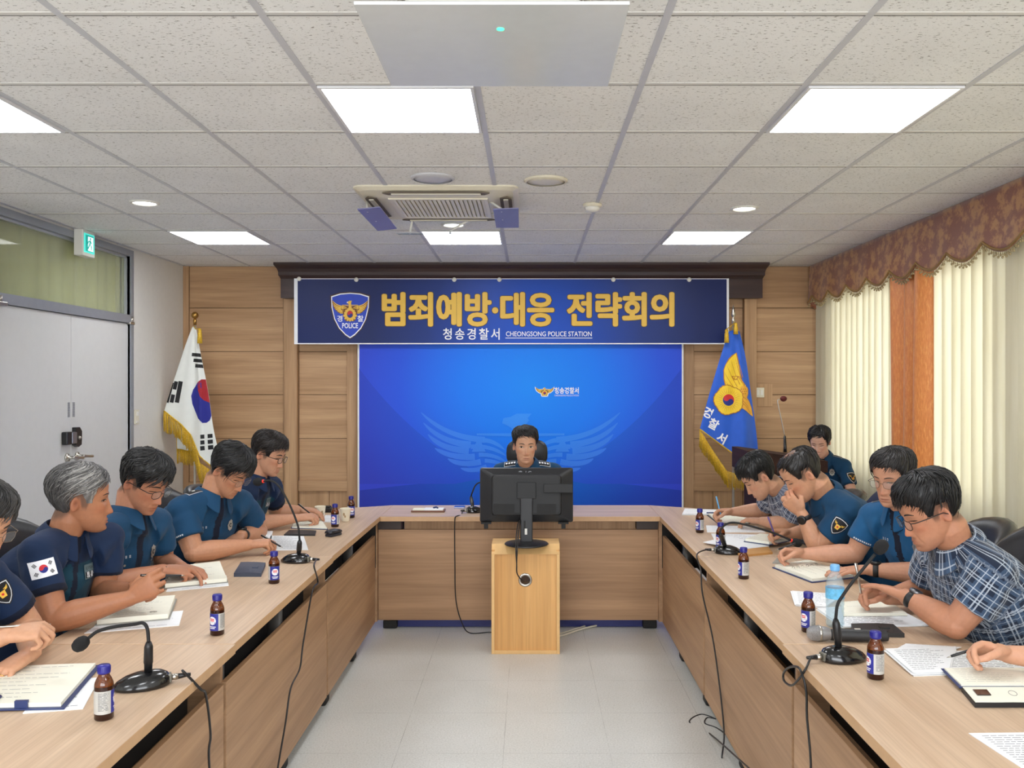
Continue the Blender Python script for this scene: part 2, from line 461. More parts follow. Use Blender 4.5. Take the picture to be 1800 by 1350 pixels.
# transom window over the door, a curtain hanging on its far side
tr = tag(MB().box((XL - .045, DY0, DZ + .065), (XL - .038, DY1 - .015, 2.572)).build('window_1', glass('transom_glass', (238, 240, 225), .04, alpha_mix=.80)), 'glass transom above the double door with a yellow-green blind behind', 'window', kind='structure')
cu = MB().grid(lambda u, v: V((XL - .13 + .012 * math.sin(u * 70) + .008 * math.sin(u * 31 + 1), DY0 - .1 + u * (DY1 - DY0 + .1), DZ - .05 + v * .7)), 160, 4)
mcur, nt, b = newmat('transom_blind'); MATS['transom_blind'] = mcur
nt.links.new(ramp(nt, noise_tex(nt, texco(nt, (1, 3.2, .35)), 1.5, 3), [(.3, lin((192, 190, 142))), (.55, lin((214, 212, 168))), (.75, lin((226, 224, 198)))]), b.inputs['Base Color']); b.inputs['Roughness'].default_value = .8
cu.build('blind', mcur, tr)
area('transom_fill_light', (XL - .6, 6.1, 2.62), (0, R(-50), 0), .5, 1.8, 34, (1, .98, .94))  # unseen lamp added behind the wall to brighten the transom

# ---- right wall with two windows behind the blinds
wr = MB()
WIN = [(1.7, 4.6), (4.9, 7.7)]
wr.box((XR, YF, 0), (XR + .2, YB + .05, .85)).box((XR, YF, 2.35), (XR + .2, YB + .05, CZ))
for y0, y1 in ((YF, 1.7), (4.6, 4.9), (7.7, YB + .05)): wr.box((XR, y0, .85), (XR + .2, y1, 2.35))
tag(wr.build('wall_right', M_PAINT), 'outer wall with windows hidden behind the cream blinds', 'wall', kind='structure')
for i, (y0, y1) in enumerate(WIN):
    wf = MB()
    for a, b_ in ((y0, y0 + .05), (y1 - .05, y1), ((y0 + y1) / 2 - .03, (y0 + y1) / 2 + .03)): wf.box((XR + .06, a, .85), (XR + .12, b_, 2.35))
    wf.box((XR + .06, y0, .85), (XR + .12, y1, .90)).box((XR + .06, y0, 2.30), (XR + .12, y1, 2.35))
    wo = tag(wf.build('window_%d' % (i + 2), M_FRAME), 'grey metal sash window behind the blind, %s end of the right wall' % ('near', 'far')[i], 'window', kind='structure')
    MB().box((XR + .088, y0 + .04, .89), (XR + .092, y1 - .04, 2.31)).build('pane', glass('window_glass', (250, 252, 250), .0, alpha_mix=.92), wo)
# skirting
tag(MB().box((XL, DY1 + .05, 0), (XL + .012, YB, .08), bev=.003).build('baseboard_left', mat('skirting', (110, 100, 92), .5)), 'low grey-brown skirting on the left wall', 'baseboard', kind='structure')

# ================================================================== ceiling fittings
M_LIGHT = emit('light_diffuser', (249, 251, 255), PANEL_STRENGTH)
M_LFRAME = mat('light_rim', (222, 222, 224), .4, var=.01)
pos = {-4: 'left-hand', -1: 'middle', 2: 'right-hand'}
first = None
for row, (y, nm) in enumerate(((.162, 'behind the photographer'), (3.162, 'nearer row'), (6.162, 'farther row by the cornice'))):
    for kx in (-4, -1, 2):
        x = -.19 + .6 * kx
        lab = '%s square white ceiling light panel of the %s' % (pos[kx], nm) if row else '%s square light panel above and behind the photographer' % pos[kx]
        if first is None:
            t = thing('ceiling_light_panel', lab, 'ceiling light', (x, y, CZ), 0, 'square ceiling light panels')
            fr = MB()
            for lo, hi in (((.014, .014), (.586, .026)), ((.014, .574), (.586, .586)), ((.014, .026), (.026, .574)), ((.574, .026), (.586, .574))): fr.box((lo[0], lo[1], -.012), (hi[0], hi[1], 0))
            fr.build('rim', M_LFRAME, t); MB().box((.026, .026, -.009), (.574, .574, -.001)).build('diffuser', M_LIGHT, t); first = t
        else: dup(first, (x, y, CZ), 0, lab)
M_DL = emit('downlight_lens', (255, 252, 244), 11.)
dl = None
for loc, lab in (((-2.32, 5.235, CZ), 'small round recessed downlight on the left, near the exit sign'), ((1.34, 5.40, CZ), 'small round recessed downlight on the right of the ceiling'), ((-.52, 5.96, CZ), 'small round downlight just behind the ceiling air conditioner')):
    if dl is None:
        t = thing('downlight', lab, 'ceiling light', loc, 0, 'round downlights')
        MB().lathe([(.068, 0), (.085, 0), (.085, -.006), (.070, -.010), (.066, -.004)], seg=28, cap=False).build('trim_ring', M_WHITE, t)
        MB().lathe([(.001, -.003), (.067, -.003), (.067, -.001)], seg=28).build('lens', M_DL, t); dl = t
    else: dup(dl, loc, 0, lab)
# pair of round speaker discs
M_GRILLE = mat('speaker_mesh', (205, 205, 210), .55, .1, scale=500, var=.12)
for loc, lab, m_ in (((-.51, 4.60, CZ), 'round grey speaker grille left of the pair on the ceiling', M_GRILLE), ((.09, 4.66, CZ), 'round ivory speaker grille right of the pair on the ceiling', M_IVORY)):
    t = thing('ceiling_speaker', lab, 'speaker', loc)
    MB().lathe([(.100, 0), (.118, 0), (.116, -.008), (.102, -.012)], seg=32, cap=False).build('bezel', m_, t)
    MB().lathe([(.001, -.013), (.06, -.012), (.103, -.007), (.103, 0)], seg=32).build('grille', m_, t)
t = thing('smoke_detector', 'small ivory smoke detector on the ceiling right of the air conditioner', 'detector', (.385, 5.28, CZ))
MB().lathe([(.001, 0), (.058, 0), (.058, -.012), (.05, -.02), (.001, -.02)], seg=28).build('base', M_IVORY, t)
MB().lathe([(.046, -.020), (.044, -.034), (.03, -.046), (.001, -.048)], seg=28).build('sensor_head', M_WHITE, t)

# cassette air conditioner
AX, AY, AZ = -.52, 5.23, CZ
t = thing('ceiling_air_conditioner', 'cream four-way cassette air conditioner set in the ceiling', 'air conditioner', (AX, AY, AZ))
ac = MB(); hw = .46
def sq(h, z, r=.06, n=5):
    out = []
    for cx, cy, a0 in ((h - r, h - r, 0), (-h + r, h - r, 90), (-h + r, -h + r, 180), (h - r, -h + r, 270)):
        for k in range(n): a = R(a0 + 90 * k / (n - 1)); out.append(V((cx + r * math.cos(a), cy + r * math.sin(a), z)))
    return out
ac.rings([sq(hw, 0), sq(hw, -.008), sq(hw - .03, -.022), sq(.30, -.036), sq(.285, -.036), sq(.28, -.026)], 0, False, False)
ac.build('face_panel', M_IVORY, t)
gr = MB().box((-.28, -.28, -.028), (.28, .28, -.024), 1)
for k in range(21): x = -.255 + k * .0255; gr.box((x - .009, -.255, -.041), (x + .009, .255, -.030), 0, Matrix.Translation((0, 0, 0)))
for a, b_ in (((-.285, -.285), (.285, -.258)), ((-.285, .258), (.285, .285)), ((-.285, -.258), (-.262, .258)), ((.262, -.258), (.285, .258))): gr.box((a[0], a[1], -.043), (b_[0], b_[1], -.028), 0, bev=.003)
gr.build('intake_grille', [M_IVORY, mat('grille_shadow', (196, 187, 164), .8)], t)
for k in range(4):
    Mz = Matrix.Rotation(R(90 * k), 4, 'Z')
    ol = MB(); ol.prism([(-.30, -.395), (-.25, -.42), (.25, -.42), (.30, -.395), (.27, -.352), (-.27, -.352)], -.034, -.028, 0, Mz)
    o = ol.build('air_outlet', mat('outlet_dark', (112, 102, 88), .7), t)
    vn = MB(); vn.box((-.25, -.40, -.040), (.25, -.372, -.034), 0, Mz, bev=.002); vn.build('vane', M_IVORY, o)
M_ACR = glass('tinted_acrylic', (178, 178, 216), .25, alpha_mix=.5); M_ACRC = glass('clear_acrylic', (225, 232, 240), .05, alpha_mix=.6)
for nm, q, m_ in (('left', [(-.46, -.28, -.10), (-.33, -.28, -.088), (-.318, .27, -.112), (-.44, .27, -.125)], M_ACR), ('right', [(.315, -.28, -.10), (.46, -.28, -.094), (.455, .27, -.105), (.312, .27, -.105)], M_ACR), ('front', [(-.36, .50, -.10), (.275, .50, -.10), (.275, .64, -.085), (-.36, .64, -.085)], M_ACRC)):
    q = [V(p) for p in q]; up = V((0, 0, .006)); df = MB()
    df.add(q + [p + up for p in q], [(3, 2, 1, 0), (4, 5, 6, 7), (0, 1, 5, 4), (1, 2, 6, 5), (2, 3, 7, 6), (3, 0, 4, 7)])
    o = df.build('wind_deflector', m_, t)
    for s_ in (.2, .8):
        br = MB()
        p = q[0].lerp(q[3] if nm != 'front' else q[1], s_); p2 = p + V((.03 if nm == 'left' else (-.03 if nm == 'right' else 0), -.12 if nm == 'front' else 0, .075))
        p = p.lerp(q[1] if nm != 'front' else q[3], .3); br.tube([p, p + V((0, 0, .02)), p2], .007, 8)
        br.build('bracket', M_WHITE, o)

# projector shelf hung from the ceiling close to the camera
t = thing('projector_shelf', 'white glossy projector shelf hanging from the ceiling at the top of the view', 'shelf', (-.083, 2.19, CZ))
MB().box((-.307, -.263, -.252), (.307, .268, -.244), bev=.002).build('board', mat('milky_board', (205, 207, 206), .14, var=.02, spec=.6), t)
for sx in (-.22, .22):
    for sy in (-.15, .18): MB().tube([(sx, sy, -.244), (sx, sy, 0)], .008, 10).build('hanger_rod', M_STEEL, t)
MB().lathe([(.001, -.2535), (.009, -.2535), (.009, -.252)], (.015, -.13, 0), 16).build('led_glow_disc', emit('green_led_glow', (70, 230, 160), 2.5), t)  # glowing disc stands in for projector LED light showing through the board
t = thing('projector', 'white projector standing on the hanging shelf', 'projector', (-.083, 2.19, CZ - .244))
MB().box((-.2, -.235, .012), (.2, .15, .12), 0, bev=.012).build('body', M_WHITE, t)
MB().tube([(.13, -.236, .06), (.13, -.20, .06)], .04, 20).build('lens', M_BLACK, t)
vv = MB()
for k in range(6): vv.box((-.16 + k * .02, -.238, .03), (-.15 + k * .02, -.233, .10))
vv.build('vent', M_BLACKM, t)
for sx in (-.15, .15): MB().lathe([(.012, 0), (.012, .014)], (sx, -.18, 0), 10).build('foot', M_BLACKM, t)

# exit sign on the transom frame
t = thing('exit_sign', 'small lit green running-man exit sign over the double door', 'sign', (XL + .012, 6.19, 2.555))
MB().box((0, -.085, -.09), (.065, .085, .095), bev=.006).build('housing', M_WHITE, t)
MB().box((.065, -.07, -.065), (.069, .07, .07)).build('lit_panel', emit('exit_green', (70, 205, 190), 1.0), t)
pm = Matrix(((0, 0, 1, 0), (1, 0, 0, 0), (0, 1, 0, 0), (0, 0, 0, 1)))
rm = MB()
rm.prism([(-.055, -.055), (.055, -.055), (.055, .06), (-.055, .06)], .069, .0696, 1, pm)
rm.prism([(-.022, -.05), (.05, -.05), (.05, .05), (-.022, .05)], .0696, .0702, 0, pm)
def man(pts): rm.prism(pts, .0702, .0712, 1, pm)
rm.lathe([(.008, 0), (.008, .001)], (.0702, .01, .037), 12, 1, Matrix.Rotation(R(90), 3, 'Y'))
man([(.0, .028), (.014, .026), (.012, .0), (-.004, .0)]); man([(-.004, .0), (.008, .0), (-.02, -.04), (-.03, -.034)]); man([(.004, .0), (.014, -.002), (.03, -.018), (.028, -.042), (.02, -.042), (.02, -.022)])
man([(-.002, .024), (-.022, .016), (-.026, .0), (-.02, -.002), (-.016, .01), (.0, .016)]); man([(.012, .024), (.03, .008), (.026, .002), (.01, .014)])
rm.build('pictogram', [emit('exit_white', (225, 250, 245), 1.1), emit('exit_teal', (20, 150, 140), .8)], t)

# switches
t = thing('light_switch', 'ivory wall switch right of the double door', 'switch', (XL, 7.10, 1.287))
MB().box((0, -.036, -.06), (.010, .036, .06), bev=.003).build('plate', M_IVORY, t)
MB().box((.010, -.015, .01), (.016, .018, .045), bev=.002).build('rocker', M_WHITE, t); MB().box((.010, -.02, -.05), (.013, .02, -.03), bev=.001).build('dimmer', M_WHITE, t)
t = thing('wall_socket', 'small ivory double wall plate right of the blue flag', 'switch', (2.145, YB, 1.478))
MB().box((-.03, -.012, -.13), (.115, -.002, .08), bev=.002).build('wooden_pad', W_WALLV, t)
MB().box((-.045, -.03, -.045), (.035, -.012, .045), bev=.003).build('plate', M_IVORY, t)
for sx in (-.025, .012): MB().box((sx - .012, -.034, -.025), (sx + .012, -.03, .025), bev=.002).build('rocker', M_WHITE, t)

# ================================================================== curtains
def cream():
    m, nt, b = newmat('cream_blind')
    c = ramp(nt, noise_tex(nt, texco(nt, (3, 9, .8)), 1.2, 4), [(.3, lin((228, 220, 192))), (.7, lin((242, 236, 214)))])
    weave = noise_tex(nt, texco(nt, (400, 400, 60)), 1., 2)
    nt.links.new(c, b.inputs['Base Color']); b.inputs['Roughness'].default_value = .8; b.inputs['Specular IOR Level'].default_value = .2
    bump(nt, b, weave, .15, .001)
    tl = nt.nodes.new('ShaderNodeBsdfTranslucent'); nt.links.new(c, tl.inputs[0])
    mx = nt.nodes.new('ShaderNodeMixShader'); mx.inputs[0].default_value = .35
    nt.links.new(b.outputs[0], mx.inputs[1]); nt.links.new(tl.outputs[0], mx.inputs[2]); nt.links.new(mx.outputs[0], nt.nodes['Material Output'].inputs[0])
    return m
M_CREAM = cream()
def blind(y0, y1, lab):
    t = thing('vertical_blind', lab, 'blind', (2.68, y0, 0), 0, 'cream vertical blinds on the right')
    MB().box((-.02, 0, 2.60), (.03, y1 - y0, 2.64), bev=.004).build('head_rail', M_IVORY, t)
    n = round((y1 - y0) / .122)
    for i in range(n):
        y = (i + .5) * (y1 - y0) / n; a = -R(random.uniform(8, 20)); hw = .080; bow = .007
        s = MB()
        def fn(u, v, a=a, y=y):
            q = (u - .5) * 2; return V((math.sin(a) * q * hw - bow * (1 - q * q), y + math.cos(a) * q * hw, .12 + v * 2.48))
        s.grid(fn, 6, 1); s.build('slat', M_CREAM, t)
    MB().tube([(0, .03, .13), (0, y1 - y0 - .03, .13)], .002, 6).build('bottom_chain', M_WHITE, t)
blind(1.5, 5.70, 'cream vertical blind nearest the camera, right of the orange curtain')
blind(6.30, 8.02, 'cream vertical blind at the far end, left of the orange curtain')
def orange():
    m, nt, b = newmat('orange_curtain')
    n = noise_tex(nt, texco(nt, (120, 120, 22)), 1., 4, .7)
    nt.links.new(ramp(nt, n, [(.35, lin((204, 118, 54))), (.55, lin((222, 138, 68))), (.72, lin((236, 174, 100)))]), b.inputs['Base Color'])
    b.inputs['Roughness'].default_value = .42; b.inputs['Sheen Weight'].default_value = .4; bump(nt, b, n, .2, .001)
    return m
dr = MB()
def dfn(u, v):
    y = 5.70 + u * .60; a = .050 * math.copysign(abs(math.sin(u * 19 + .4)) ** .8, math.sin(u * 19 + .4)) + .018 * math.sin(u * 37 + 2)
    a *= .75 + .25 * math.sin(v * 2 + u * 5); return V((2.655 + a, y + .022 * math.sin(u * 19 + 1.9), .1 + v * 2.5))
dr.grid(dfn, 90, 14); o = dr.build('curtain', orange()); sd = o.modifiers.new('cloth', 'SOLIDIFY'); sd.thickness = .004
tag(o, 'burnt orange satin curtain hanging between the cream blinds', 'curtain')
def brocade():
    m, nt, b = newmat('brown_brocade')
    v = nt.nodes.new('ShaderNodeTexVoronoi'); v.inputs['Scale'].default_value = 1.; v.feature = 'SMOOTH_F1'
    nt.links.new(texco(nt, (8, 14, 17)), v.inputs['Vector'])
    n = noise_tex(nt, texco(nt, (20, 34, 40)), 1., 5, .65)
    k = math_n(nt, 'ADD', math_n(nt, 'MULTIPLY', v.outputs['Distance'], .55), math_n(nt, 'MULTIPLY', n, .7))
    nt.links.new(ramp(nt, k, [(.50, lin((178, 126, 70))), (.60, lin((150, 92, 52))), (.66, lin((132, 72, 44)))]), b.inputs['Base Color'])
    b.inputs['Roughness'].default_value = .5; b.inputs['Sheen Weight'].default_value = .3; bump(nt, b, k, .25, .002)
    return m
t = thing('valance', 'brown brocade valance with a scalloped beaded edge above the window', 'valance', (2.60, 1.4, 0))
def scal(y): # lower edge height
    f = ((y - 4.94) / .425) % 1.0
    return 2.285 + .075 * (1 - abs(math.sin(math.pi * f)) ** .8) - .004
vl = MB(); YV0, YV1 = 1.4, 8.03
def vfn(u, v):
    y = YV0 + u * (YV1 - YV0); zb = scal(y); z = 2.648 + (zb - 2.648) * v
    return V((2.60 - .012 * v + .006 * math.sin(y * 14.8) * v, y, z))
vl.grid(vfn, 420, 10, flip=True)
vl.grid(lambda u, v: V((2.59 + u * .15, YV1, 2.648 + (scal(YV1) - .05 * math.sin(u * 3) - 2.648) * v)), 12, 8)
MO = V((2.60, 1.4, 0)); o = vl.build('cloth', brocade(), t, world=True); sd = o.modifiers.new('cloth', 'SOLIDIFY'); sd.thickness = .004
bp = [vfn(i / 420, 1) + V((-.004, 0, .012)) for i in range(421)]
MB().tube(bp, .0075, 6).build('braid', mat('old_gold_braid', (150, 118, 66), .5, bmp=.5, scale=120), t, world=True)
bd = MB(); y = YV0 + .02; k = 0
while y < YV1:
    p = vfn((y - YV0) / (YV1 - YV0), 1); L = .030 if k % 2 else .018
    bd.tube([p, p - V((0, 0, L))], .0015, 4); bd.ball(p - V((0, 0, L)), (.0065, .0065, .008), 8); bd.ball(p - V((0, 0, L * .45)), .004, 6)
    y += .0215; k += 1
o = bd.build('bead_fringe', mat('amber_beads', (168, 150, 112), .25, .2), t, world=True); o['kind'] = 'stuff'

# ================================================================== printed emblem shapes
def bez(a, b, c, n=10):
    return [((1 - t) ** 2 * a[0] + 2 * t * (1 - t) * b[0] + t * t * c[0], (1 - t) ** 2 * a[1] + 2 * t * (1 - t) * b[1] + t * t * c[1]) for t in [i / n for i in range(n + 1)]]
def blade(a, b, c, w0, w1=.0, n=10):
    """a curved feather: centre line a-b-c, tapering width"""
    P = bez(a, b, c, n); L = []; Rr = []
    for i, p in enumerate(P):
        q0 = P[max(0, i - 1)]; q1 = P[min(n, i + 1)]; dx, dy = q1[0] - q0[0], q1[1] - q0[1]; l = math.hypot(dx, dy) or 1
        t = i / n; w = (w0 * (1 - t) + w1 * t) * (min(1, (1 - t) * 4 + .05) ** .5) * .5
        L.append((p[0] - dy / l * w, p[1] + dx / l * w)); Rr.append((p[0] + dy / l * w, p[1] - dx / l * w))
    return L + Rr[::-1]
FEATHERS = [((.36, .0), (.75, .02), (1.0, .275), .062, .03), ((.50, -.05), (.80, -.03), (.975, .17), .07, .03), ((.52, -.11), (.80, -.10), (.93, .055), .07, .035),
            ((.46, -.17), (.70, -.19), (.86, -.085), .065, .04), ((.40, -.22), (.60, -.27), (.73, -.19), .06, .04), ((.34, -.27), (.48, -.33), (.60, -.285), .05, .035)]
COVERTS = [((.43, -.01), (.30, .02), (.16, -.10), .05, .03), ((.50, -.07), (.30, -.05), (.15, -.16), .045, .03), ((.42, -.15), (.28, -.14), (.15, -.22), .045, .03), ((.36, -.21), (.25, -.21), (.14, -.27), .04, .03)]
HEAD = [(-.185, .166), (-.172, .217), (-.10, .23), (-.04, .262), (.11, .262), (.07, .217), (.085, .195), (.055, .16), (.085, .0), (.10, -.12), (.0, -.2), (-.10, -.12), (-.075, .0), (-.07, .10), (-.10, .125), (-.14, .148)]
def mir(p): return [(-x, y) for x, y in p]
def circle(cx, cy, r, n=28, a0=0, a1=360): return [(cx + r * math.cos(R(a0 + (a1 - a0) * i / (n if a1 - a0 < 360 else n))), cy + r * math.sin(R(a0 + (a1 - a0) * i / n))) for i in range(n + (1 if a1 - a0 < 360 else 0))]
def rot2(p, a): c, s = math.cos(a), math.sin(a); return [(x * c - y * s, x * s + y * c) for x, y in p]
def swirl(r, n=16):
    """(red half, blue half) of the two-lobed disc of radius r"""
    top = [(r * math.cos(R(a)), r * math.sin(R(a))) for a in np.linspace(0, 180, n + 1)]
    back = [(-r / 2 + r / 2 * math.cos(R(a)), r / 2 * math.sin(R(a))) for a in np.linspace(180, 360, n)][1:-1]
    back += [(r / 2 + r / 2 * math.cos(R(a)), r / 2 * math.sin(R(a))) for a in np.linspace(180, 0, n)][:-1]
    red = top + back
    return red, [(-x, -y) for x, y in red]
SHIELD = [(0, .52), (.25, .50), (.48, .43), (.47, .15), (.40, -.15), (.28, -.38), (.12, -.55), (.0, -.63), (-.12, -.55), (-.28, -.38), (-.40, -.15), (-.47, .15), (-.48, .43), (-.25, .50)]
def scallop(cx, cy, r, lobes=5, n=75, amp=.10): return [(cx + r * (1 - amp + amp * abs(math.cos(lobes * a / 2)) + .03 * abs(math.sin(lobes * 5 * a / 2))) * math.cos(a + R(90)), cy + r * (1 - amp + amp * abs(math.cos(lobes * a / 2)) + .03 * abs(math.sin(lobes * 5 * a / 2))) * math.sin(a + R(90))) for a in [2 * math.pi * i / n for i in range(n)]]
def eagle(mb, fn, k, gold, dark, red, blue, white, petals=True, sub=0.):
    """gold bird over a flower, about 2k wide; fn(x, y, layer) places the drawing"""
    cnt = [0]
    def p(pts, layer, mi):
        cnt[0] += 1; mb.poly([(x * k, y * k) for x, y in pts], lambda x, y, q=layer + .02 * cnt[0]: fn(x, y, q), mi, sub)
    back = [(.0, .10), (.12, .02), (.40, .05), (.75, .05), (1.02, .31), (1.0, .15), (.95, .02), (.88, -.11), (.75, -.22), (.62, -.31), (.45, -.34), (.2, -.32)]
    p(back + mir(back)[::-1][:-1], 0, dark)
    p([(0, .035), (.44, .05), (.44, .075), (0, .075)], 1, gold); p([(0, .035), (-.44, .05), (-.44, .075), (0, .075)], 1, gold)
    for f in FEATHERS + COVERTS:
        b = blade(*f); p(b, 1, gold); p(mir(b), 1, gold)
    for m_ in (1, -1): p([(.42 * m_, .03), (.35 * m_, -.11), (.49 * m_, -.11)], 2, gold)
    p([(x * 1.08, y) for x, y in HEAD], 1, dark); p(HEAD, 2, gold); p([(-.185, .166), (-.172, .217), (-.11, .225), (-.12, .16)], 3, white if white is not None else gold)
    sh = [(-.36, -.10), (.36, -.10), (.42, -.25), (.30, -.62), (.22, -.68), (-.22, -.68), (-.30, -.62), (-.42, -.25)]
    p(sh, 2, dark)
    for i in range(14):
        a = R(90 + 360 * i / 14); c, s = math.cos(a), math.sin(a); q = .34 if s > .2 else .40
        p(blade((.13 * c, -.36 + .13 * s), (.25 * c, -.36 + .25 * s), (q * c, -.36 + q * s * .85), .10, .13, 6), 3, gold)
    p(circle(0, -.36, .17, 20), 4, dark)
    r_, b_ = swirl(.155, 10); r_ = rot2(r_, R(-30)); b_ = rot2(b_, R(-30))
    p([(x, y - .36) for x, y in r_], 5, red); p([(x, y - .36) for x, y in b_], 5, blue)

# ================================================================== backdrop screen and banner
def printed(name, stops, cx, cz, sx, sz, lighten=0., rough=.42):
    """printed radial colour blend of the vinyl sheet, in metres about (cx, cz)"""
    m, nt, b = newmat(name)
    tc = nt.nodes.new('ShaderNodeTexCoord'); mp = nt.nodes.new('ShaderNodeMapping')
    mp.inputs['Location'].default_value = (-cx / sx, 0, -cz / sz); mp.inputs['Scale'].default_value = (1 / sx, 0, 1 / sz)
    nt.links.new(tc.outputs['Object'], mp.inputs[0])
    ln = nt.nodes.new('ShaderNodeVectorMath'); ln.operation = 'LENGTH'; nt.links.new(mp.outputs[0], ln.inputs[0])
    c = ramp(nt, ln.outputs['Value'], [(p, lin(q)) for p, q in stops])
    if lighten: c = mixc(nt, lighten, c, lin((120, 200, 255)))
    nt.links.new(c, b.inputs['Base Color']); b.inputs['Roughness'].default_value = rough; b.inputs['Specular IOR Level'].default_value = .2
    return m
BSTOPS = [(0., (10, 142, 255)), (.35, (16, 126, 250)), (.7, (42, 88, 224)), (1., (56, 72, 204))]
X0, X1 = -1.558, 1.402; xc = -.08
def bstops(k): return [(p, tuple(int(v * k) for v in c)) for p, c in BSTOPS]
bk = MB()
YS = 7.965
for i in range(1): bk.box((X0, YS, .03), (X1, YS + .004, 2.33), 0)
for a in (X0 - .016, X1): bk.box((a, YS - .001, .03), (a + .016, YS + .005, 2.33), 3)
def on_screen(x, z, l): return V((x, YS - .0006 - .0005 * l, z))
# darker lower band with its curved top edge, and the side corners
low = [(X0, .06), (X1, .06)] + [(X1 + (X0 - X1) * i / 24, .58 + .11 * math.sin(math.pi * i / 24)) for i in range(25)]
bk.poly(low, lambda x, z: on_screen(x, z, 0), 2)
for sg in (1, -1):
    e = X1 if sg > 0 else X0
    cv = [(xc + sg * x, z) for x, z in bez((1.48, 1.70), (.98, 1.02), (.30, .70), 16)]
    bk.poly([(e, .64)] + cv + [(xc + sg * .6, .64)], lambda x, z: on_screen(x, z, 1), 4)
ec = (-.078, 1.045); ek = .914
wc = [0]
def wm(pts, l=2):
    wc[0] += 1; bk.poly([(ec[0] + x * ek, ec[1] + y * ek) for x, y in pts], lambda x, z, q=l + .25 * wc[0]: on_screen(x, z, q), 1)
for f in FEATHERS + COVERTS:
    b_ = blade(*f); wm(b_, 2); wm(mir(b_), 2)
wm(HEAD, 3); wm([(.08, .035), (.44, .045), (.44, .065), (.08, .065)], 3); wm(mir([(.08, .035), (.44, .045), (.44, .065), (.08, .065)]), 3)
for m_ in (1, -1): wm([(.42 * m_, .03), (.35 * m_, -.12), (.49 * m_, -.12)], 4)
lg = (.143, 1.503)
M_GOLD = mat('printed_gold', (235, 190, 72), .5, var=.03); M_GOLDD = mat('printed_brown', (120, 74, 24), .6); M_PW = mat('printed_white', (240, 242, 246), .5, var=.01)
M_PRED = mat('printed_red', (206, 34, 44), .5, var=.02); M_PBLUE = mat('printed_navy', (22, 40, 130), .5, var=.02)
wht = [(.0, .12), (.40, .09), (.75, .08), (1.06, .36), (1.04, .14), (.92, -.13), (.62, -.36), (.46, -.38), (.34, -.72), (0, -.74)]
bk.poly([(lg[0] + x * .085, lg[1] + y * .085) for x, y in wht + mir(wht)[::-1]], lambda x, z: on_screen(x, z, 4), 5)
eagle(bk, lambda x, y, l: on_screen(lg[0] + x, lg[1] + y, l + 5), .08, 6, 7, 8, 9, 5)
bk.text('청송경찰서', .062, lambda x, y: on_screen(.345 + x, 1.497 + y, 5), 5, bold=.0015, width=.222)
bk.text('CHEONGSONG POLICE STATION', .022, lambda x, y: on_screen(.345 + x, 1.452 + y, 5), 5, bold=.0, width=.222)
o = bk.build('backdrop_screen', [printed('backdrop_print', BSTOPS, xc + .1, 1.55, 1.75, 1.5), printed('backdrop_watermark', BSTOPS, xc + .1, 1.55, 1.75, 1.5, .16), printed('backdrop_lower', bstops(.84), xc + .1, 1.4, 1.75, 1.9), mat('screen_hem', (226, 226, 222), .5), printed('backdrop_corner', bstops(.93), xc + .1, 1.55, 1.75, 1.5),
                              M_PW, M_GOLD, M_GOLDD, M_PRED, M_PBLUE])
tag(o, 'large bright blue printed backdrop screen with a faint spread-winged bird', 'backdrop')

YN = 7.893
bn = MB(); BX0, BX1, BZ0, BZ1 = -2.138, 1.818, 1.919, 2.517
def on_banner(x, z, l): return V((x, YN - .0014 - .0007 * l + .006 * math.sin(x * 2.3) * (BZ1 - z), z))
for a, b_, mi in ((BX0, BX0 + .032, 1), (BX0 + .032, BX1 - .02, 0), (BX1 - .02, BX1, 1)):
    bn.grid(lambda u, v, a=a, b_=b_: V((0, .0014, 0)) + on_banner(a + (b_ - a) * u, BZ0 + .010 + (BZ1 - BZ0 - .016) * v, 0), 60, 6, mi)
for z0, z1 in ((BZ0, BZ0 + .010), (BZ1 - .006, BZ1)): bn.grid(lambda u, v, z0=z0, z1=z1: V((0, .0014, 0)) + on_banner(BX0 + (BX1 - BX0) * u, z0 + (z1 - z0) * v, 0), 60, 1, 1)
sc_ = (-1.628, 2.20); sk = .36
bn.poly([(sc_[0] + x * sk * 1.06, sc_[1] + (y + .03) * sk * 1.045 - .01) for x, y in SHIELD], lambda x, z: on_banner(x, z, 0), 7)
bn.poly([(sc_[0] + x * sk, sc_[1] + y * sk) for x, y in SHIELD], lambda x, z: on_banner(x, z, 1), 2)
bn.poly([(sc_[0] + x * sk * .945, sc_[1] + (y - .0) * sk * .945) for x, y in SHIELD], lambda x, z: on_banner(x, z, 2), 3)
eagle(bn, lambda x, y, l: on_banner(sc_[0] + x, sc_[1] + .062 + y * 1.22, 3 + l), .162, 4, 5, 6, 8, 2)
bn.text('경', .062, lambda x, y: on_banner(sc_[0] - .094 + x, sc_[1] - .048 + y, 3), 2, bold=.001)
bn.text('찰', .062, lambda x, y: on_banner(sc_[0] + .094 + x, sc_[1] - .048 + y, 3), 2, bold=.001)
bn.text('POLICE', .066, lambda x, y: on_banner(sc_[0] + x, sc_[1] - .112 + y, 3), 2, bold=.0015, width=.145)
for rad, l, mi in ((.0185, 1, 7), (.0125, 3, 4)):
    for i in range(9):
        dx, dz = (rad * math.cos(R(45 * i)), .8 * rad * math.sin(R(45 * i))) if i < 8 else (0, 0)
        bn.text('범죄예방·대응', .325, lambda x, y: on_banner(-.555 + x + dx, 2.236 + y + dz, l + i * .12), mi, width=1.545)
        bn.text('전략회의', .325, lambda x, y: on_banner(.832 + x + dx, 2.236 + y + dz, l + i * .12), mi, width=.955)
bn.text('청송경찰서', .112, lambda x, y: on_banner(-.525 + x, 2.012 + y, 2), 2, bold=.0015, width=.515, space=1.3)
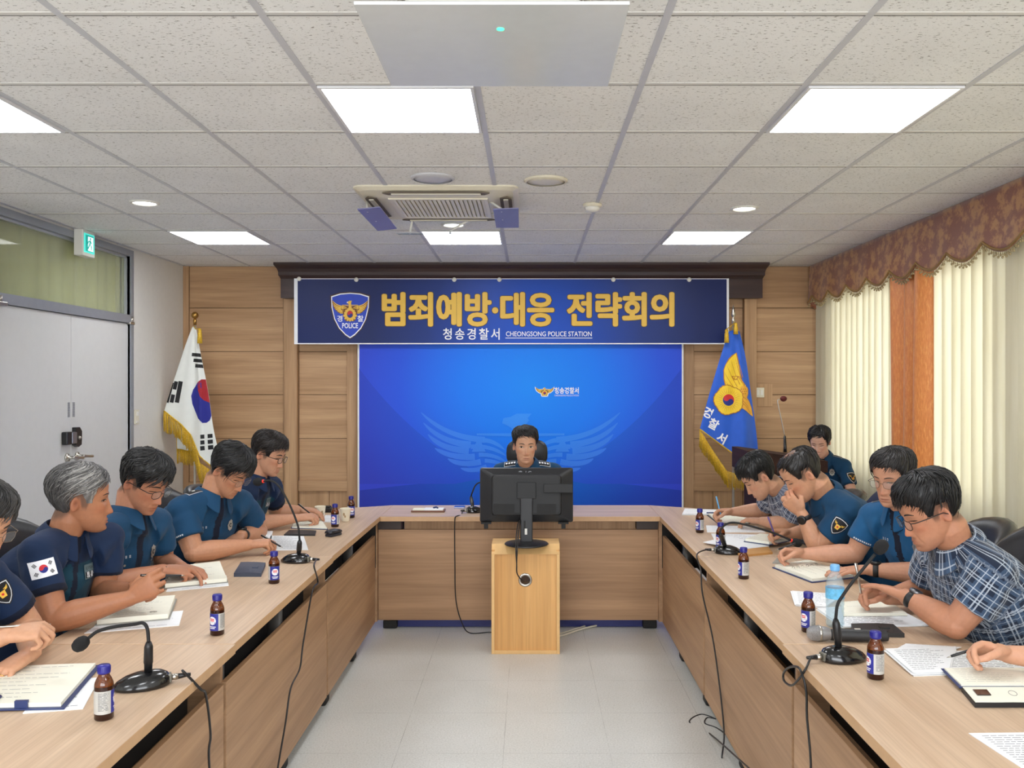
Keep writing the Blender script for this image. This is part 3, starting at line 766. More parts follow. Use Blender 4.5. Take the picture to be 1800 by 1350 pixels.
bn.text('CHEONGSONG POLICE STATION', .062, lambda x, y: on_banner(.18 + x, 2.013 + y, 2), 2, bold=.0005, width=.78)
bn.poly([(-.215, 1.972), (.575, 1.972), (.575, 1.978), (-.215, 1.978)], lambda x, z: on_banner(x, z, 2), 2)
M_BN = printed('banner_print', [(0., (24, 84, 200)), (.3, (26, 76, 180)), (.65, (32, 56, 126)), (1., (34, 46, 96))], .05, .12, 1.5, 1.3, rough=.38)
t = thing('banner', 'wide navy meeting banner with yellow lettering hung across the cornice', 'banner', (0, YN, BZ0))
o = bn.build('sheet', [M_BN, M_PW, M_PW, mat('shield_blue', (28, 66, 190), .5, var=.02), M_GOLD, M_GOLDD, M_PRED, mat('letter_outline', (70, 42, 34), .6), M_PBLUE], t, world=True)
o.location.y = 0
for x in (-2.09, -1.57, -.68, -.27, .766, 1.455):
    MB().lathe([(.001, .006), (.014, .005), (.020, .0), (.020, -.006)], (x, YN - .012, 2.505 if x > -2 else 2.512), 16, 0, Matrix.Rotation(R(90), 3, 'X')).build('fixing_button', M_WHITE, t, world=True)

# ================================================================== tables
TOPW = wood('table_top_ash', (216, 190, 162), (192, 163, 134), 1, .38, 1.2)
TOPWX = wood('table_top_ash_crosswise', (216, 190, 165), (192, 163, 137), 0, .38, 1.2)
PANW = wood('modesty_oak', (190, 152, 116), (154, 119, 88), 1, .45, .8)
PANWX = wood('modesty_oak_crosswise', (190, 152, 116), (154, 119, 88), 0, .45, .8)
EDGE = mat('table_edge', (196, 158, 118), .5); LEGC = mat('leg_grey', (78, 76, 74), .4, .4)
DARKIN = mat('undertop_dark', (30, 26, 24), .8)
ZT = .73
def table(name, lab, poly, mtop, panels, legs, tray):
    xs = [p[0] for p in poly]; ys = [p[1] for p in poly]
    cx, cy = sum(xs) / len(xs), sum(ys) / len(ys)
    t = thing('conference_table', lab, 'table', (cx, cy, 0), 0, None)
    ob = MB().prism(poly, ZT - .03, ZT, 0, None, 1).build('tabletop', [mtop, EDGE], t, world=True)
    bv = ob.modifiers.new('soft', 'BEVEL'); bv.width = .002; bv.segments = 2; bv.limit_method = 'ANGLE'
    for lo, hi, m_ in panels: MB().box(lo, hi, bev=.0015).build('modesty_panel', m_, t, world=True)
    for lo, hi in tray: MB().box(lo, hi).build('dark_filler', DARKIN, t, world=True)  # dark boxes standing in for the shaded space under the top
    for x, y in legs:
        l = MB().tube([(x, y, .03), (x, y, ZT - .03)], .032, 14, 0, True, flat=((0, 1, 0), .8)).build('leg', LEGC, t, world=True)
        MB().box((x - .045, y - .045, 0), (x + .045, y + .045, .055), bev=.012).build('foot', M_BLACKM, l).location = (-cx, -cy, 0)
    return t
for sd, nm in ((-1, 'left'), (1, 'right')):
    def X(a): return (-.945 - a) if sd < 0 else (.817 + a)   # a = distance outwards from the inner edge
    def bx(a0, a1, y0, y1, z0, z1): return ((min(X(a0), X(a1)), y0, z0), (max(X(a0), X(a1)), y1, z1))
    for k, (y0, y1) in enumerate(((1.30, 2.76), (2.76, 4.16), (4.16, 5.41))):
        j = (.012, .006, 0)[k]
        pl = [(X(-j), y0 + .001), (X(-j), y1 - .001), (X(.6), y1 - .001), (X(.6), y0 + .001)]
        if k == 2:
            xi = -.93 if sd < 0 else .817
            pl = [(X(0), y0 + .001), (xi, y1), (xi, 5.92), (xi + sd * .27, 5.79), (X(.6), 5.45), (X(.6), y0 + .001)]
        lab = 'side table unit of the %s row %s' % (nm, ('closest to the camera', 'in the middle', 'joining the front table at the corner')[k])
        pan = [bx(.022, .040, y0 + .012, y1 - .012 + (.05 if k == 2 else 0), .06, .605) + (PANW,)]
        pan += [bx(.040, .5, y0 + .012, y0 + .03, .06, .70) + (PANWX,)]
        tray = [bx(.13, .25, y0 + .03, y1 - .03 + (.45 if k == 2 else 0), .52, .70)]
        legs = [(X(.082), y0 + .07), (X(.082), y0 + .74), (X(.54), y0 + .1), (X(.54), y1 - .12)]
        if k == 2: tray += [bx(.02, .30, 5.455, 5.475, .40, .70)]
        table('t', lab, pl, TOPW, pan, legs, tray)
t = table('t', 'front table unit with the monitor before it, below the blue backdrop', [(-.929, 5.41), (.816, 5.41), (.816, 5.92), (-.929, 5.92)], TOPWX,
      [((-.955, 5.50, .06), (.83, 5.518, .634), PANWX), ((-.915, 5.52, .06), (-.897, 5.86, .70), PANW), ((.782, 5.52, .06), (.80, 5.86, .70), PANW)],
      [(-.885, 5.56), (.77, 5.56), (-.87, 5.84), (.75, 5.84)], [])
MB().box((-.80, 5.565, .60), (.70, 5.58, .70)).build('apron_rail', W_WALLV, t, world=True)
MB().box((-.885, 5.56, .002), (.77, 5.575, .06)).build('kick_board', mat('kick_navy', (36, 44, 110), .35), t, world=True)
for x in (-.975, .835): MB().box((x - .018, 5.462, .06), (x + .018, 5.53, .70)).build('corner_post', PANW, t, world=True)
for x in (-.885, .755): MB().box((x - .075, 5.49, .636), (x + .075, 5.56, .70), bev=.004).build('corner_block', mat('corner_block', (64, 52, 46), .5), t, world=True)

# ================================================================== podium cabinet and monitor
BEECH = wood('beech_veneer', (226, 176, 112), (204, 150, 86), 2, .4, .7)
BEECHL = mat('beech_edge', (222, 180, 120), .45)
PX0, PX1, PYF, PYB, PZ = -.217, .177, 5.0, 5.22, .628
t = thing('podium_cabinet', 'narrow beech cabinet standing on the floor before the front table', 'cabinet', ((PX0 + PX1) / 2, 5.1, 0))
MB().box((PX0, PYF + .012, 0), (PX0 + .018, PYB, .60), bev=.002).build('side_panel', BEECH, t, world=True)
MB().box((PX1 - .018, PYF + .012, 0), (PX1, PYB, .60), bev=.002).build('side_panel', BEECH, t, world=True)
tp = MB(); tp.rings([[V((x, PYF, .575)), V((x, PYF + .045, PZ)), V((x, PYB, PZ)), V((x, PYB, .575))] for x in (PX0, PX1)], 0, True, False); tp.build('top', BEECHL, t, world=True)
fp = MB().box((PX0 + .018, PYF + .012, .018), (PX1 - .018, PYF + .026, .575)); fpo = fp.build('front_panel', BEECH, t, world=True)
fr = MB()
for lo, hi in (((PX0, PYF, 0), (PX0 + .018, PYF + .02, .575)), ((PX1 - .018, PYF, 0), (PX1, PYF + .02, .575)), ((PX0 + .018, PYF, 0), (PX1 - .018, PYF + .02, .020))): fr.box(lo, hi, bev=.0015)
fr.build('front_frame', BEECHL, t, world=True)
gm = MB().lathe([(.026, .0), (.026, -.006), (.038, -.006), (.040, 0)], (-.022, PYF + .012, .425), 28, 0, Matrix.Rotation(R(-90), 3, 'X'), False)
gm.lathe([(.001, -.001), (.027, -.001)], (-.022, PYF + .012, .425), 28, 1, Matrix.Rotation(R(-90), 3, 'X'), False)
gm.build('cable_grommet', [M_STEEL, mat('grommet_hole', (60, 42, 30), .8)], t, world=True)
t = thing('monitor', 'black computer monitor seen from behind on the beech cabinet', 'monitor', (-.015, 5.08, PZ))
M_MON = mat('monitor_black', (34, 35, 38), .38, var=.05, spec=.5); M_MON2 = mat('monitor_black_rough', (27, 28, 30), .6, var=.08)
Mt = Matrix.Translation((0, -.02, .282)) @ Matrix.Rotation(R(-4), 4, 'X')
sh = MB()
def rr(w_, h_, y, r=.012):
    out = []
    for cx, cz, a0 in ((w_ - r, h_ - r, 0), (-w_ + r, h_ - r, 90), (-w_ + r, -h_ + r, 180), (w_ - r, -h_ + r, 270)):
        for k in range(4): a = R(a0 + 30 * k); out.append(Mt @ V((cx + r * math.cos(a), y, cz + r * math.sin(a))))
    return out
sh.rings([rr(.272, .158, .028), rr(.272, .158, .012), rr(.268, .154, .004), rr(.205, .118, -.022, .02)], 0, True, False).build('back_shell', M_MON, t)
MB().rings([rr(.205, .118, -.0215, .02), rr(.198, .112, -.034, .02), rr(.19, .10, -.036, .02)], 0, True, False).build('rear_housing', M_MON2, t)
MB().rings([rr(.262, .148, .0295, .004), rr(.262, .148, .030, .004)], 0, True, False).build('screen_glass', mat('screen_dark', (10, 11, 14), .15), t)
MB().box((-.055, -.05, -.02), (.055, -.034, .075), 0, Mt, bev=.004).build('mount_plate', M_MON2, t)
MB().box((-.19, -.040, -.112), (-.07, -.0345, -.05), 0, Mt).build('port_recess', M_BLACKM, t); MB().box((.06, -.040, -.112), (.17, -.0345, -.05), 0, Mt).build('port_recess', M_BLACKM, t)
MB().box((.10, -.052, .015), (.268, -.022, .065), 0, Mt, bev=.003).build('speaker_bar', M_MON2, t)
for x in (-.235, .215): MB().box((x - .03, -.01, -.168), (x + .03, .02, -.158), 0, Mt, bev=.002).box((x - .012, -.008, -.195), (x + .012, .012, -.166), 0, Mt, bev=.002).build('cable_clip', M_BLACKM, t)
lgm = MB()
lgm.prism(circle(-.035, .128, .013, 20), .0, .001, 0, Mt @ Matrix(((1, 0, 0, 0), (0, 0, -1, -.0105), (0, 1, 0, 0), (0, 0, 0, 1))))
lgm.text('LG', .03, lambda x, y: Mt @ V((.012 + x, -.0125, .128 + y)), 0, bold=.001)
lgm.build('maker_mark', mat('raised_mark', (62, 63, 66), .3, .5), t)
MB().box((-.036, -.075, .015), (.036, -.045, .27), bev=.006).build('stand_neck', M_MON, t)
MB().box((-.016, -.0765, .085), (-.006, -.0745, .14)).box((-.010, -.078, .06), (.004, -.0745, .095), 1, bev=.002).build('stand_catch', [M_BLACKM, M_WHITE], t)
bs = MB(); bs.lathe([(.001, .0), (.124, 0), (.128, .004), (.122, .010), (.05, .018), (.001, .02)], (0, -.055, 0), 36); b_ = bs.build('stand_base', M_MON, t); 
cb_ = MB()
for dx, mid in ((-.03, (-.055, -.10, .09)), (-.02, (-.045, -.11, .07))):
    cb_.tube(spline([(-.03, -.06, .15), (dx - .02, -.10, .12), (mid[0] - .005, -.165, .02), (-.055, -.172, -.09), (-.05, -.17, -.15), (-.007, -.130, -.203), (.02, -.06, -.203)], 8), .0035, 8)
cb_.build('cable', M_BLACK, t)

# ================================================================== lectern with a gooseneck microphone, behind the right-hand row
LW = wood('lectern_mahogany', (66, 42, 34), (44, 27, 22), 0, .7, spec=.2)
t = thing('lectern', 'dark mahogany lectern with a sloping top between flag and curtain', 'lectern', (1.80, 6.27, 0), R(-90))
lb = MB(); lb.box((-.19, -.20, .05), (.19, .20, .97), bev=.004).build('body', LW, t)
MB().box((-.21, -.23, 0), (.21, .23, .05), bev=.006).build('plinth', LW, t)
tpz = MB(); tpz.rings([[V((x, -.28, 1.09)), V((x, -.28, .94)), V((x, .28, .94)), V((x, .28, 1.02)), V((x, -.24, 1.09))] for x in (-.23, .23)], 0, True, False).build('sloping_top', LW, t)
t = thing('lectern_microphone', 'slim gooseneck microphone with a red head standing on the lectern', 'microphone', (1.895, 6.42, 1.052))
MB().tube([(0, 0, 0), (0, 0, .03), (-.003, 0, .12)], [.014, .012, .009], 12).build('socket', M_BLACK, t)
MB().tube(spline([(-.003, 0, .12), (-.03, 0, .25), (-.055, .0, .37), (-.05, 0, .388), (-.03, 0, .393)], 8), .0035, 8).build('gooseneck', M_STEEL, t)
MB().ball((-.012, 0, .396), (.026, .02, .021), 16).build('foam_head', mat('dark_red_foam', (84, 22, 20), .8), t)

# ================================================================== chairs
LEATH = mat('black_leather', (34, 35, 38), .38, var=.12, scale=8, bmp=.15, spec=.5); NAVYL = mat('navy_leather', (38, 42, 62), .36, var=.12, scale=8, bmp=.15, spec=.5)
def sq_pad(w_, h_, n=28, e=3.):
    out = []
    for k in range(n):
        a = 2 * math.pi * k / n; c, s = math.cos(a), math.sin(a)
        out.append((w_ * math.copysign(abs(c) ** (2 / e), c), h_ * math.copysign(abs(s) ** (2 / e), s)))
    return out
def chair(lab, x, y, ang, top=1.02, wdt=.24, leather=None, rest=False):
    """office chair facing +x before turning by ang"""
    leather = leather or LEATH
    t = thing('office_chair', lab, 'chair', (x, y, 0), R(ang), 'black office chairs round the tables')
    s = MB(); s.rings([[V((px, py, z)) for px, py in sq_pad(.25 * k, .25 * k)] for z, k in ((.40, .9), (.41, 1), (.455, 1.02), (.48, .95), (.487, .7))]); s.build('seat', leather, t)
    b = MB(); zc, hh = (top + .52) / 2, (top - .52) / 2
    def bp_(k, d): return [V((-.27 + d - .05 * (pz / hh) ** 2 * .3 - .10 * max(0, pz / hh) + (.10 * (py / wdt) ** 2), py, zc + pz)) for py, pz in sq_pad(wdt * k, hh * k, 32, 2.6)]
    b.rings([bp_(.80, .05), bp_(.93, .042), bp_(1, .02), bp_(1, .0), bp_(.93, -.025), bp_(.75, -.03)]); b.build('backrest', leather, t)
    if rest:
        h = MB(); h.rings([[V((-.34 + d, py, 1.055 + pz)) for py, pz in sq_pad(.15 * k, .10 * k, 28, 3)] for k, d in ((.8, .04), (1, .025), (1, -.01), (.8, -.02))]); h.build('headrest', leather, t)
        MB().tube([(-.33, 0, .90), (-.36, 0, 1.03)], .02, 10).build('headrest_post', M_BLACK, t)
    MB().tube(spline([(-.05, 0, .40), (-.30, 0, .40), (-.34, 0, .50), (-.33, 0, .62)], 5), .022, 10, flat=((1, 0, 0), .5)).build('back_bracket', M_BLACK, t)
    for sg in (1, -1):
        MB().tube(spline([(-.18, .23 * sg, .42), (-.15, .285 * sg, .50), (-.10, .29 * sg, .62), (.05, .29 * sg, .63), (.10, .285 * sg, .60)], 5), .016, 8).build('armrest', M_BLACK, t)
    MB().tube([(0, 0, .08), (0, 0, .22), (0, 0, .22), (0, 0, .41)], [.028, .028, .018, .018], 12).build('gas_column', M_STEEL, t)
    for k in range(5):
        a = R(72 * k + 18); e = V((math.cos(a) * .28, math.sin(a) * .28, .075))
        l = MB().tube([(0, 0, .105), e], [.026, .016], 8).build('base_arm', M_BLACK, t)
        MB().lathe([(.001, -.012), (.028, -.012), (.028, .012), (.001, .012)], e + V((0, 0, -.047)), 12, 0, frame((-math.sin(a), math.cos(a), 0))).build('castor', M_BLACK, l)
    return t

# ================================================================== flags
M_FGOLD = mat('flag_gold_fringe', (214, 172, 44), .5, .15, var=.25, scale=90); M_BRASS = mat('brass', (170, 130, 70), .3, 1.)
def flag(lab, foot, ztop, cloth_mats, left, right, design, finial, tassels, fringe_pts, amp=.022, back=.085):
    """a flag hanging in a closed fold from its pole. left/right: [(x, z)] outlines top to bottom, in metres."""
    t = thing('flag', lab, 'flag', foot)
    def ev(pl, v):
        n = len(pl) - 1; f = min(max(v, 0), 1) * n; i = min(int(f), n - 1); k = f - i
        a, b, c, d = (V(pl[max(0, min(n, j))]) for j in (i - 1, i, i + 1, i + 2))
        return .5 * (2 * b + (c - a) * k + (2 * a - 5 * b + 4 * c - d) * k * k + (3 * b - a - 3 * c + d) * k ** 3)
    def S(u, v):
        a, b = ev(left, v), ev(right, v); p = a.lerp(b, u); w_ = v ** .8
        dy = -.055 * math.sin(math.pi * u) * w_ - amp * w_ * math.sin(u * 9.5 + 1.2 * v) - .5 * amp * w_ * math.sin(u * 17 + 2)
        return V((p.x, foot[1] + dy, p.y))
    def B(u, v):
        a, b = ev(left, v), ev(right, v); p = a.lerp(b, u); w_ = v ** .8
        e = math.sin(math.pi * u) ** .6
        return V((p.x, S(0 if u < .5 else 1, v).y * (1 - e) + (foot[1] + back * w_ * (1 + .25 * math.sin(u * 11))) * e, p.y + .012 * e))
    mb = MB(); mb.grid(S, 60, 60, 0); mb.grid(B, 40, 60, 0, flip=True)
    # inverse map from front-view (x, z) to the cloth
    def on_cloth(x, z, l=0):
        lo, hi = 0., 1.
        # v by bisection on the slanted hem lines
        for _ in range(26):
            v = (lo + hi) / 2; a, b = ev(left, v), ev(right, v); u = (x - a.x) / ((b.x - a.x) or 1e-6); uu = min(max(u, 0), 1)
            zz = a.y + (b.y - a.y) * uu
            if zz > z: lo = v
            else: hi = v
        v = (lo + hi) / 2; a, b = ev(left, v), ev(right, v); u = min(max((x - a.x) / ((b.x - a.x) or 1e-6), 0), 1)
        return S(u, v) - V((0, .0022 + .0012 * l, 0))
    design(mb, on_cloth)
    o = mb.build('cloth', cloth_mats, t, world=True)
    fr = MB()
    for i in range(len(fringe_pts) - 1):
        a, b = V(fringe_pts[i][:2]), V(fringe_pts[i + 1][:2]); L0, L1 = fringe_pts[i][2], fringe_pts[i + 1][2]
        dr0, dr1 = V(fringe_pts[i][3]), V(fringe_pts[i + 1][3])
        n = max(2, int((b - a).length / .0085))
        for k in range(n):
            q = k / n; p = a.lerp(b, q); L = (L0 + (L1 - L0) * q) * random.uniform(.9, 1.08); d_ = dr0.lerp(dr1, q).normalized()
            y = on_cloth(p.x, p.y + .004).y - random.uniform(-.004, .006)
            e = p + d_ * L
            fr.tube([(p.x, y, p.y + .004), ((p.x * .6 + e.x * .4), y - .003, p.y * .6 + e.y * .4), (e.x + random.uniform(-.004, .004), y + .002, e.y)], [.0036, .0030, .0036], 5)
    # heading band along the fringe
    fr.tube([on_cloth(p[0], p[1] + .004) + V((0, -.002, 0)) for p in fringe_pts], .006, 6)
    fo = fr.build('fringe', M_FGOLD, t, world=True)
    MB().tube([(foot[0], foot[1] + .02, .04), (foot[0], foot[1] + .02, ztop)], .011, 12).build('pole', mat('flag_pole', (196, 190, 178), .35, .6), t, world=True)
    finial(t, V((foot[0], foot[1] + .02, ztop)))
    MB().lathe([(.001, 0), (.16, 0), (.165, .012), (.15, .03), (.06, .045), (.03, .06), (.03, .11), (.014, .12)], (0, .02, 0), 28).build('stand_base', M_BRASS, t)
    for (x, z, L) in tassels:
        ts = MB(); y = foot[1] - .05
        ts.tube(spline([(foot[0], foot[1], ztop - .03), ((x + foot[0]) / 2, y, ztop - .06), (x, y, z + .02)], 6), .004, 6)
        ts.lathe([(.008, L * .0 + .02), (.014, .01), (.016, 0), (.013, -.012), (.018, -.02), (.022, -L), (.001, -L)], (x, y, z), 12)
        ts.build('tassel', M_FGOLD, t, world=True)
    return t
# white national flag, far left corner (front view in metres at its own depth)
def taegukgi(mb, on):
    def bar(cx, cz, ang, w_, h_, split):
        for a, b in ([(-w_ / 2, w_ / 2)] if not split else [(-w_ / 2, -.012 * w_ / .1), (.012 * w_ / .1, w_ / 2)]):
            q = rot2([(a, -h_ / 2), (b, -h_ / 2), (b, h_ / 2), (a, h_ / 2)], ang)
            mb.poly([(cx + x, cz + z) for x, z in q], lambda x, z: on(x, z, 1), 1, .02)
    for q in TRI: bar(*q)
    mb.poly(TAE_B, lambda x, z: on(x, z, 1), 2, .02); mb.poly(TAE_R, lambda x, z: on(x, z, 2), 3, .02)
def fx(px, py, Y=7.6): return ((px - 930) * Y / 1525, 1.557 - (py - 675) * Y / 1525)
def FL(pts): return [fx(*p) for p in pts]
TRI = []
for (cx, cy, an, w_, h_, sp) in ((347, 624, -5, 16.5, 6, 0), (349.5, 634, -5, 16.5, 6, 0), (352, 643.5, -5, 15.5, 6, 0),
                                 (316.5, 689, 80, 38, 7.5, 0), (308, 689, 78, 38, 6.5, 1), (300.5, 690, 76, 36, 6, 0),
                                 (365.5, 766.5, 4, 16.5, 7, 1), (366, 776.5, 4, 17, 7, 1), (366.5, 786.5, 4, 18, 7.5, 1)):
    x, z = fx(cx, cy); TRI.append((x, z, R(an), w_ * 7.6 / 1525, h_ * 7.6 / 1525, sp))
TAE_B = FL([(356, 667), (349, 673), (341, 685), (338, 696), (340, 710), (345, 722), (352, 735), (360, 743), (365, 743), (369, 739), (372, 728), (372, 712), (369, 706), (364, 690), (362, 672)])
TAE_R = FL([(350, 672), (356, 667), (362, 667), (364.5, 678), (367.5, 696), (370, 712), (368.5, 708), (361, 704), (355, 697), (351, 686)])
def ball_finial(t, p): MB().ball(p + V((0, 0, .065)), .031, 20).build('finial', M_BRASS, t, world=True); MB().lathe([(.014, -.02), (.016, .02), (.010, .035)], p, 14).build('collar', M_BRASS, t, world=True)
pz = 7.6 / 1525
flag('white national flag with red and blue disc hanging in the far left corner', (fx(341, 0)[0], 7.6, 0), fx(0, 567)[1],
     [mat('flag_white', (232, 234, 228), .7, var=.02, sheen=.2), mat('flag_black', (24, 24, 26), .7), mat('flag_navy', (34, 40, 140), .7), mat('flag_red', (168, 30, 40), .7)],
     FL([(338, 575), (328, 602), (316, 640), (303, 682), (291, 722)]), FL([(345, 578), (354, 628), (366, 690), (374, 750), (384, 800), (386, 835)][:6]), taegukgi, ball_finial,
     [(fx(355, 0)[0], fx(0, 582)[1], .11)],
     [(*fx(291, 723), .17, (-.02, -1)), (*fx(306, 735), .15, (.02, -1)), (*fx(322, 747), .15, (.03, -1)), (*fx(338, 765), .17, (.05, -1)), (*fx(350, 788), .18, (.05, -1)), (*fx(357, 812), .17, (.05, -1)), (*fx(372, 826), .12, (.05, -1)), (*fx(385, 836), .12, (.05, -1))])
# back fold of the white flag showing low on the left
t = bpy.data.objects['flag']
mb = MB()
def BF(u, v): a = V(fx(303, 757)).lerp(V(fx(304, 790)), v); b = V(fx(335, 770)).lerp(V(fx(338, 795)), v); p = a.lerp(b, u); return V((p.x, 7.69 + .015 * math.sin(u * 8), p.y))
mb.grid(BF, 14, 4); o = mb.build('back_fold', mat('flag_white', (0, 0, 0)), t, world=True); so = o.modifiers.new('cloth', 'SOLIDIFY'); so.thickness = .003
fr = MB()
for k in range(30):
    p = BF(k / 29, 1); fr.tube([p, p - V((random.uniform(-.004, .004), 0, random.uniform(.11, .135)))], .0034, 5)
for k in range(12):
    p = BF(0, k / 11); fr.tube([p, p - V((0, 0, .08))], .003, 5)
fr.build('fringe', M_FGOLD, t, world=True)
# blue police flag on the right
def police(mb, on):
    k = 7.6 / 1525; rk = R(-52)
    def put(px, py): x, z = fx(px, py); return x, z
    def W(pts, l, mi): mb.poly(FL(pts), lambda x, z: on(x, z, l), mi, .03)
    wing = [(1293, 621), (1296, 636), (1299, 655), (1302, 668), (1308, 676), (1314, 684), (1312, 694), (1305, 700), (1296, 700), (1283, 690), (1275, 679), (1272, 665), (1272, 650), (1275, 641), (1281, 632), (1287, 626)]
    W([(x + (1.4 if x > 1290 else -1.4), y + (-1.4 if y < 640 else 1)) for x, y in wing], 1, 3); W(wing, 2, 2)
    for a, b, c in (((1303, 672), (1296, 650), (1292, 628)), ((1299, 676), (1290, 655), (1284, 633)), ((1295, 680), (1284, 662), (1277, 643)), ((1292, 685), (1281, 672), (1273, 656)), ((1290, 689), (1281, 681), (1274, 670)), ((1304, 664), (1300, 645), (1296, 634))):
        P_ = [a, ((a[0] + c[0]) / 2 + (b[0] - (a[0] + c[0]) / 2), b[1]), c]; x = blade(P_[0], P_[1], P_[2], 1.0, .6, 6); W(x, 3, 3)
    W([(1285, 661), (1297, 661), (1294, 668), (1289, 668)], 4, 3); W([(1287, 662.2), (1295, 662.2), (1293, 666.5), (1290, 666.5)], 5, 2)
    body = [(1300, 680), (1306, 676), (1313, 682), (1314, 692), (1311, 699), (1316, 706), (1320, 716), (1323, 732), (1318, 729), (1308, 721), (1300, 716), (1296, 706), (1297, 694)]
    W([(x + .9, y) for x, y in body], 2, 3); W(body, 3, 4)
    for q in ((1302, 703, 1316, 719), (1304, 709, 1319, 727), (1301, 696, 1312, 704)): W(blade((q[0], q[1]), ((q[0] + q[2]) / 2 + 1, (q[1] + q[3]) / 2 - 1), (q[2], q[3]), 1.0, .6, 5), 4, 3)
    for i in range(3):
        for j in range(3): W(circle(1301.5 + j * 3.6 + (i % 2) * 1.6, 684 + i * 4, 1.1, 6), 4, 3)
    W([(1298, 661), (1308, 676), (1306, 678), (1296, 663)], 4, 3); W([(1298, 662), (1306.5, 676), (1305.6, 676.8), (1297, 663)], 5, 4)
    cx, cy, rr_ = 1279, 703, 25
    def sc(k_): return [(cx + (p[0]) * rr_ * k_, cy - p[1] * rr_ * k_ * 1.02) for p in rot2(scallop(0, 0, 1.), R(15))]
    W(sc(1.05), 5, 3); W(sc(.99), 6, 2)
    for i in range(30):
        a = R(12 * i + 5); W([(cx + 12 * math.cos(a - .02), cy + 12 * math.sin(a - .02)), (cx + 21.5 * math.cos(a), cy + 21.5 * math.sin(a)), (cx + 12 * math.cos(a + .035), cy + 12 * math.sin(a + .035))], 7, 3)
    W(circle(cx, cy, 11.2, 26), 7, 2)
    r_, b_ = swirl(10.2, 12)
    W([(cx + x, cy - y) for x, y in rot2(r_, R(-40))], 8, 5); W([(cx + x, cy - y) for x, y in rot2(b_, R(-40))], 8, 6)
    for ch, px, py, an in (('경', 1243, 725, -28), ('찰', 1253, 745, -28), ('서', 1267, 769.5, -28)):
        x0, z0 = fx(px, py)
        mb.text(ch, .098, lambda x, y: on(x0 + x * math.cos(R(an)) - y * math.sin(R(an)), z0 + x * math.sin(R(an)) + y * math.cos(R(an)), 1), 1, bold=.003, sub=.05)
def spear_finial(t, p):
    MB().lathe([(.012, -.03), (.016, .0), (.009, .02), (.012, .03), (.020, .045), (.012, .09), (.001, .135)], p, 14).build('finial', M_STEEL, t, world=True)
flag('bright blue police flag with a gold winged emblem right of the backdrop', (fx(1290, 0)[0], 7.6, 0), fx(0, 562)[1],
     [mat('flag_blue', (26, 92, 206), .6, var=.04, sheen=.2), M_PW, mat('flag_yellow', (244, 206, 50), .6), mat('flag_ochre', (186, 120, 30), .6), mat('flag_amber', (236, 176, 60), .6), M_PRED, M_PBLUE],
     FL([(1281, 583), (1270, 615), (1256, 660), (1241, 710), (1229, 754)]), FL([(1300, 583), (1311, 630), (1320, 690), (1328, 745), (1333, 790), (1334, 832)][:6]), police, spear_finial,
     [(fx(1275, 0)[0], fx(0, 583)[1], .10), (fx(1291, 0)[0], fx(0, 572)[1], .08)],
     [(*fx(1229, 756), .16, (-.02, -1)), (*fx(1246, 783), .16, (.1, -1)), (*fx(1262, 808), .155, (.12, -1)), (*fx(1276, 828), .15, (.1, -1)), (*fx(1290, 832), .13, (.02, -1)), (*fx(1305, 832), .13, (0, -1)), (*fx(1333, 834), .13, (0, -1))])

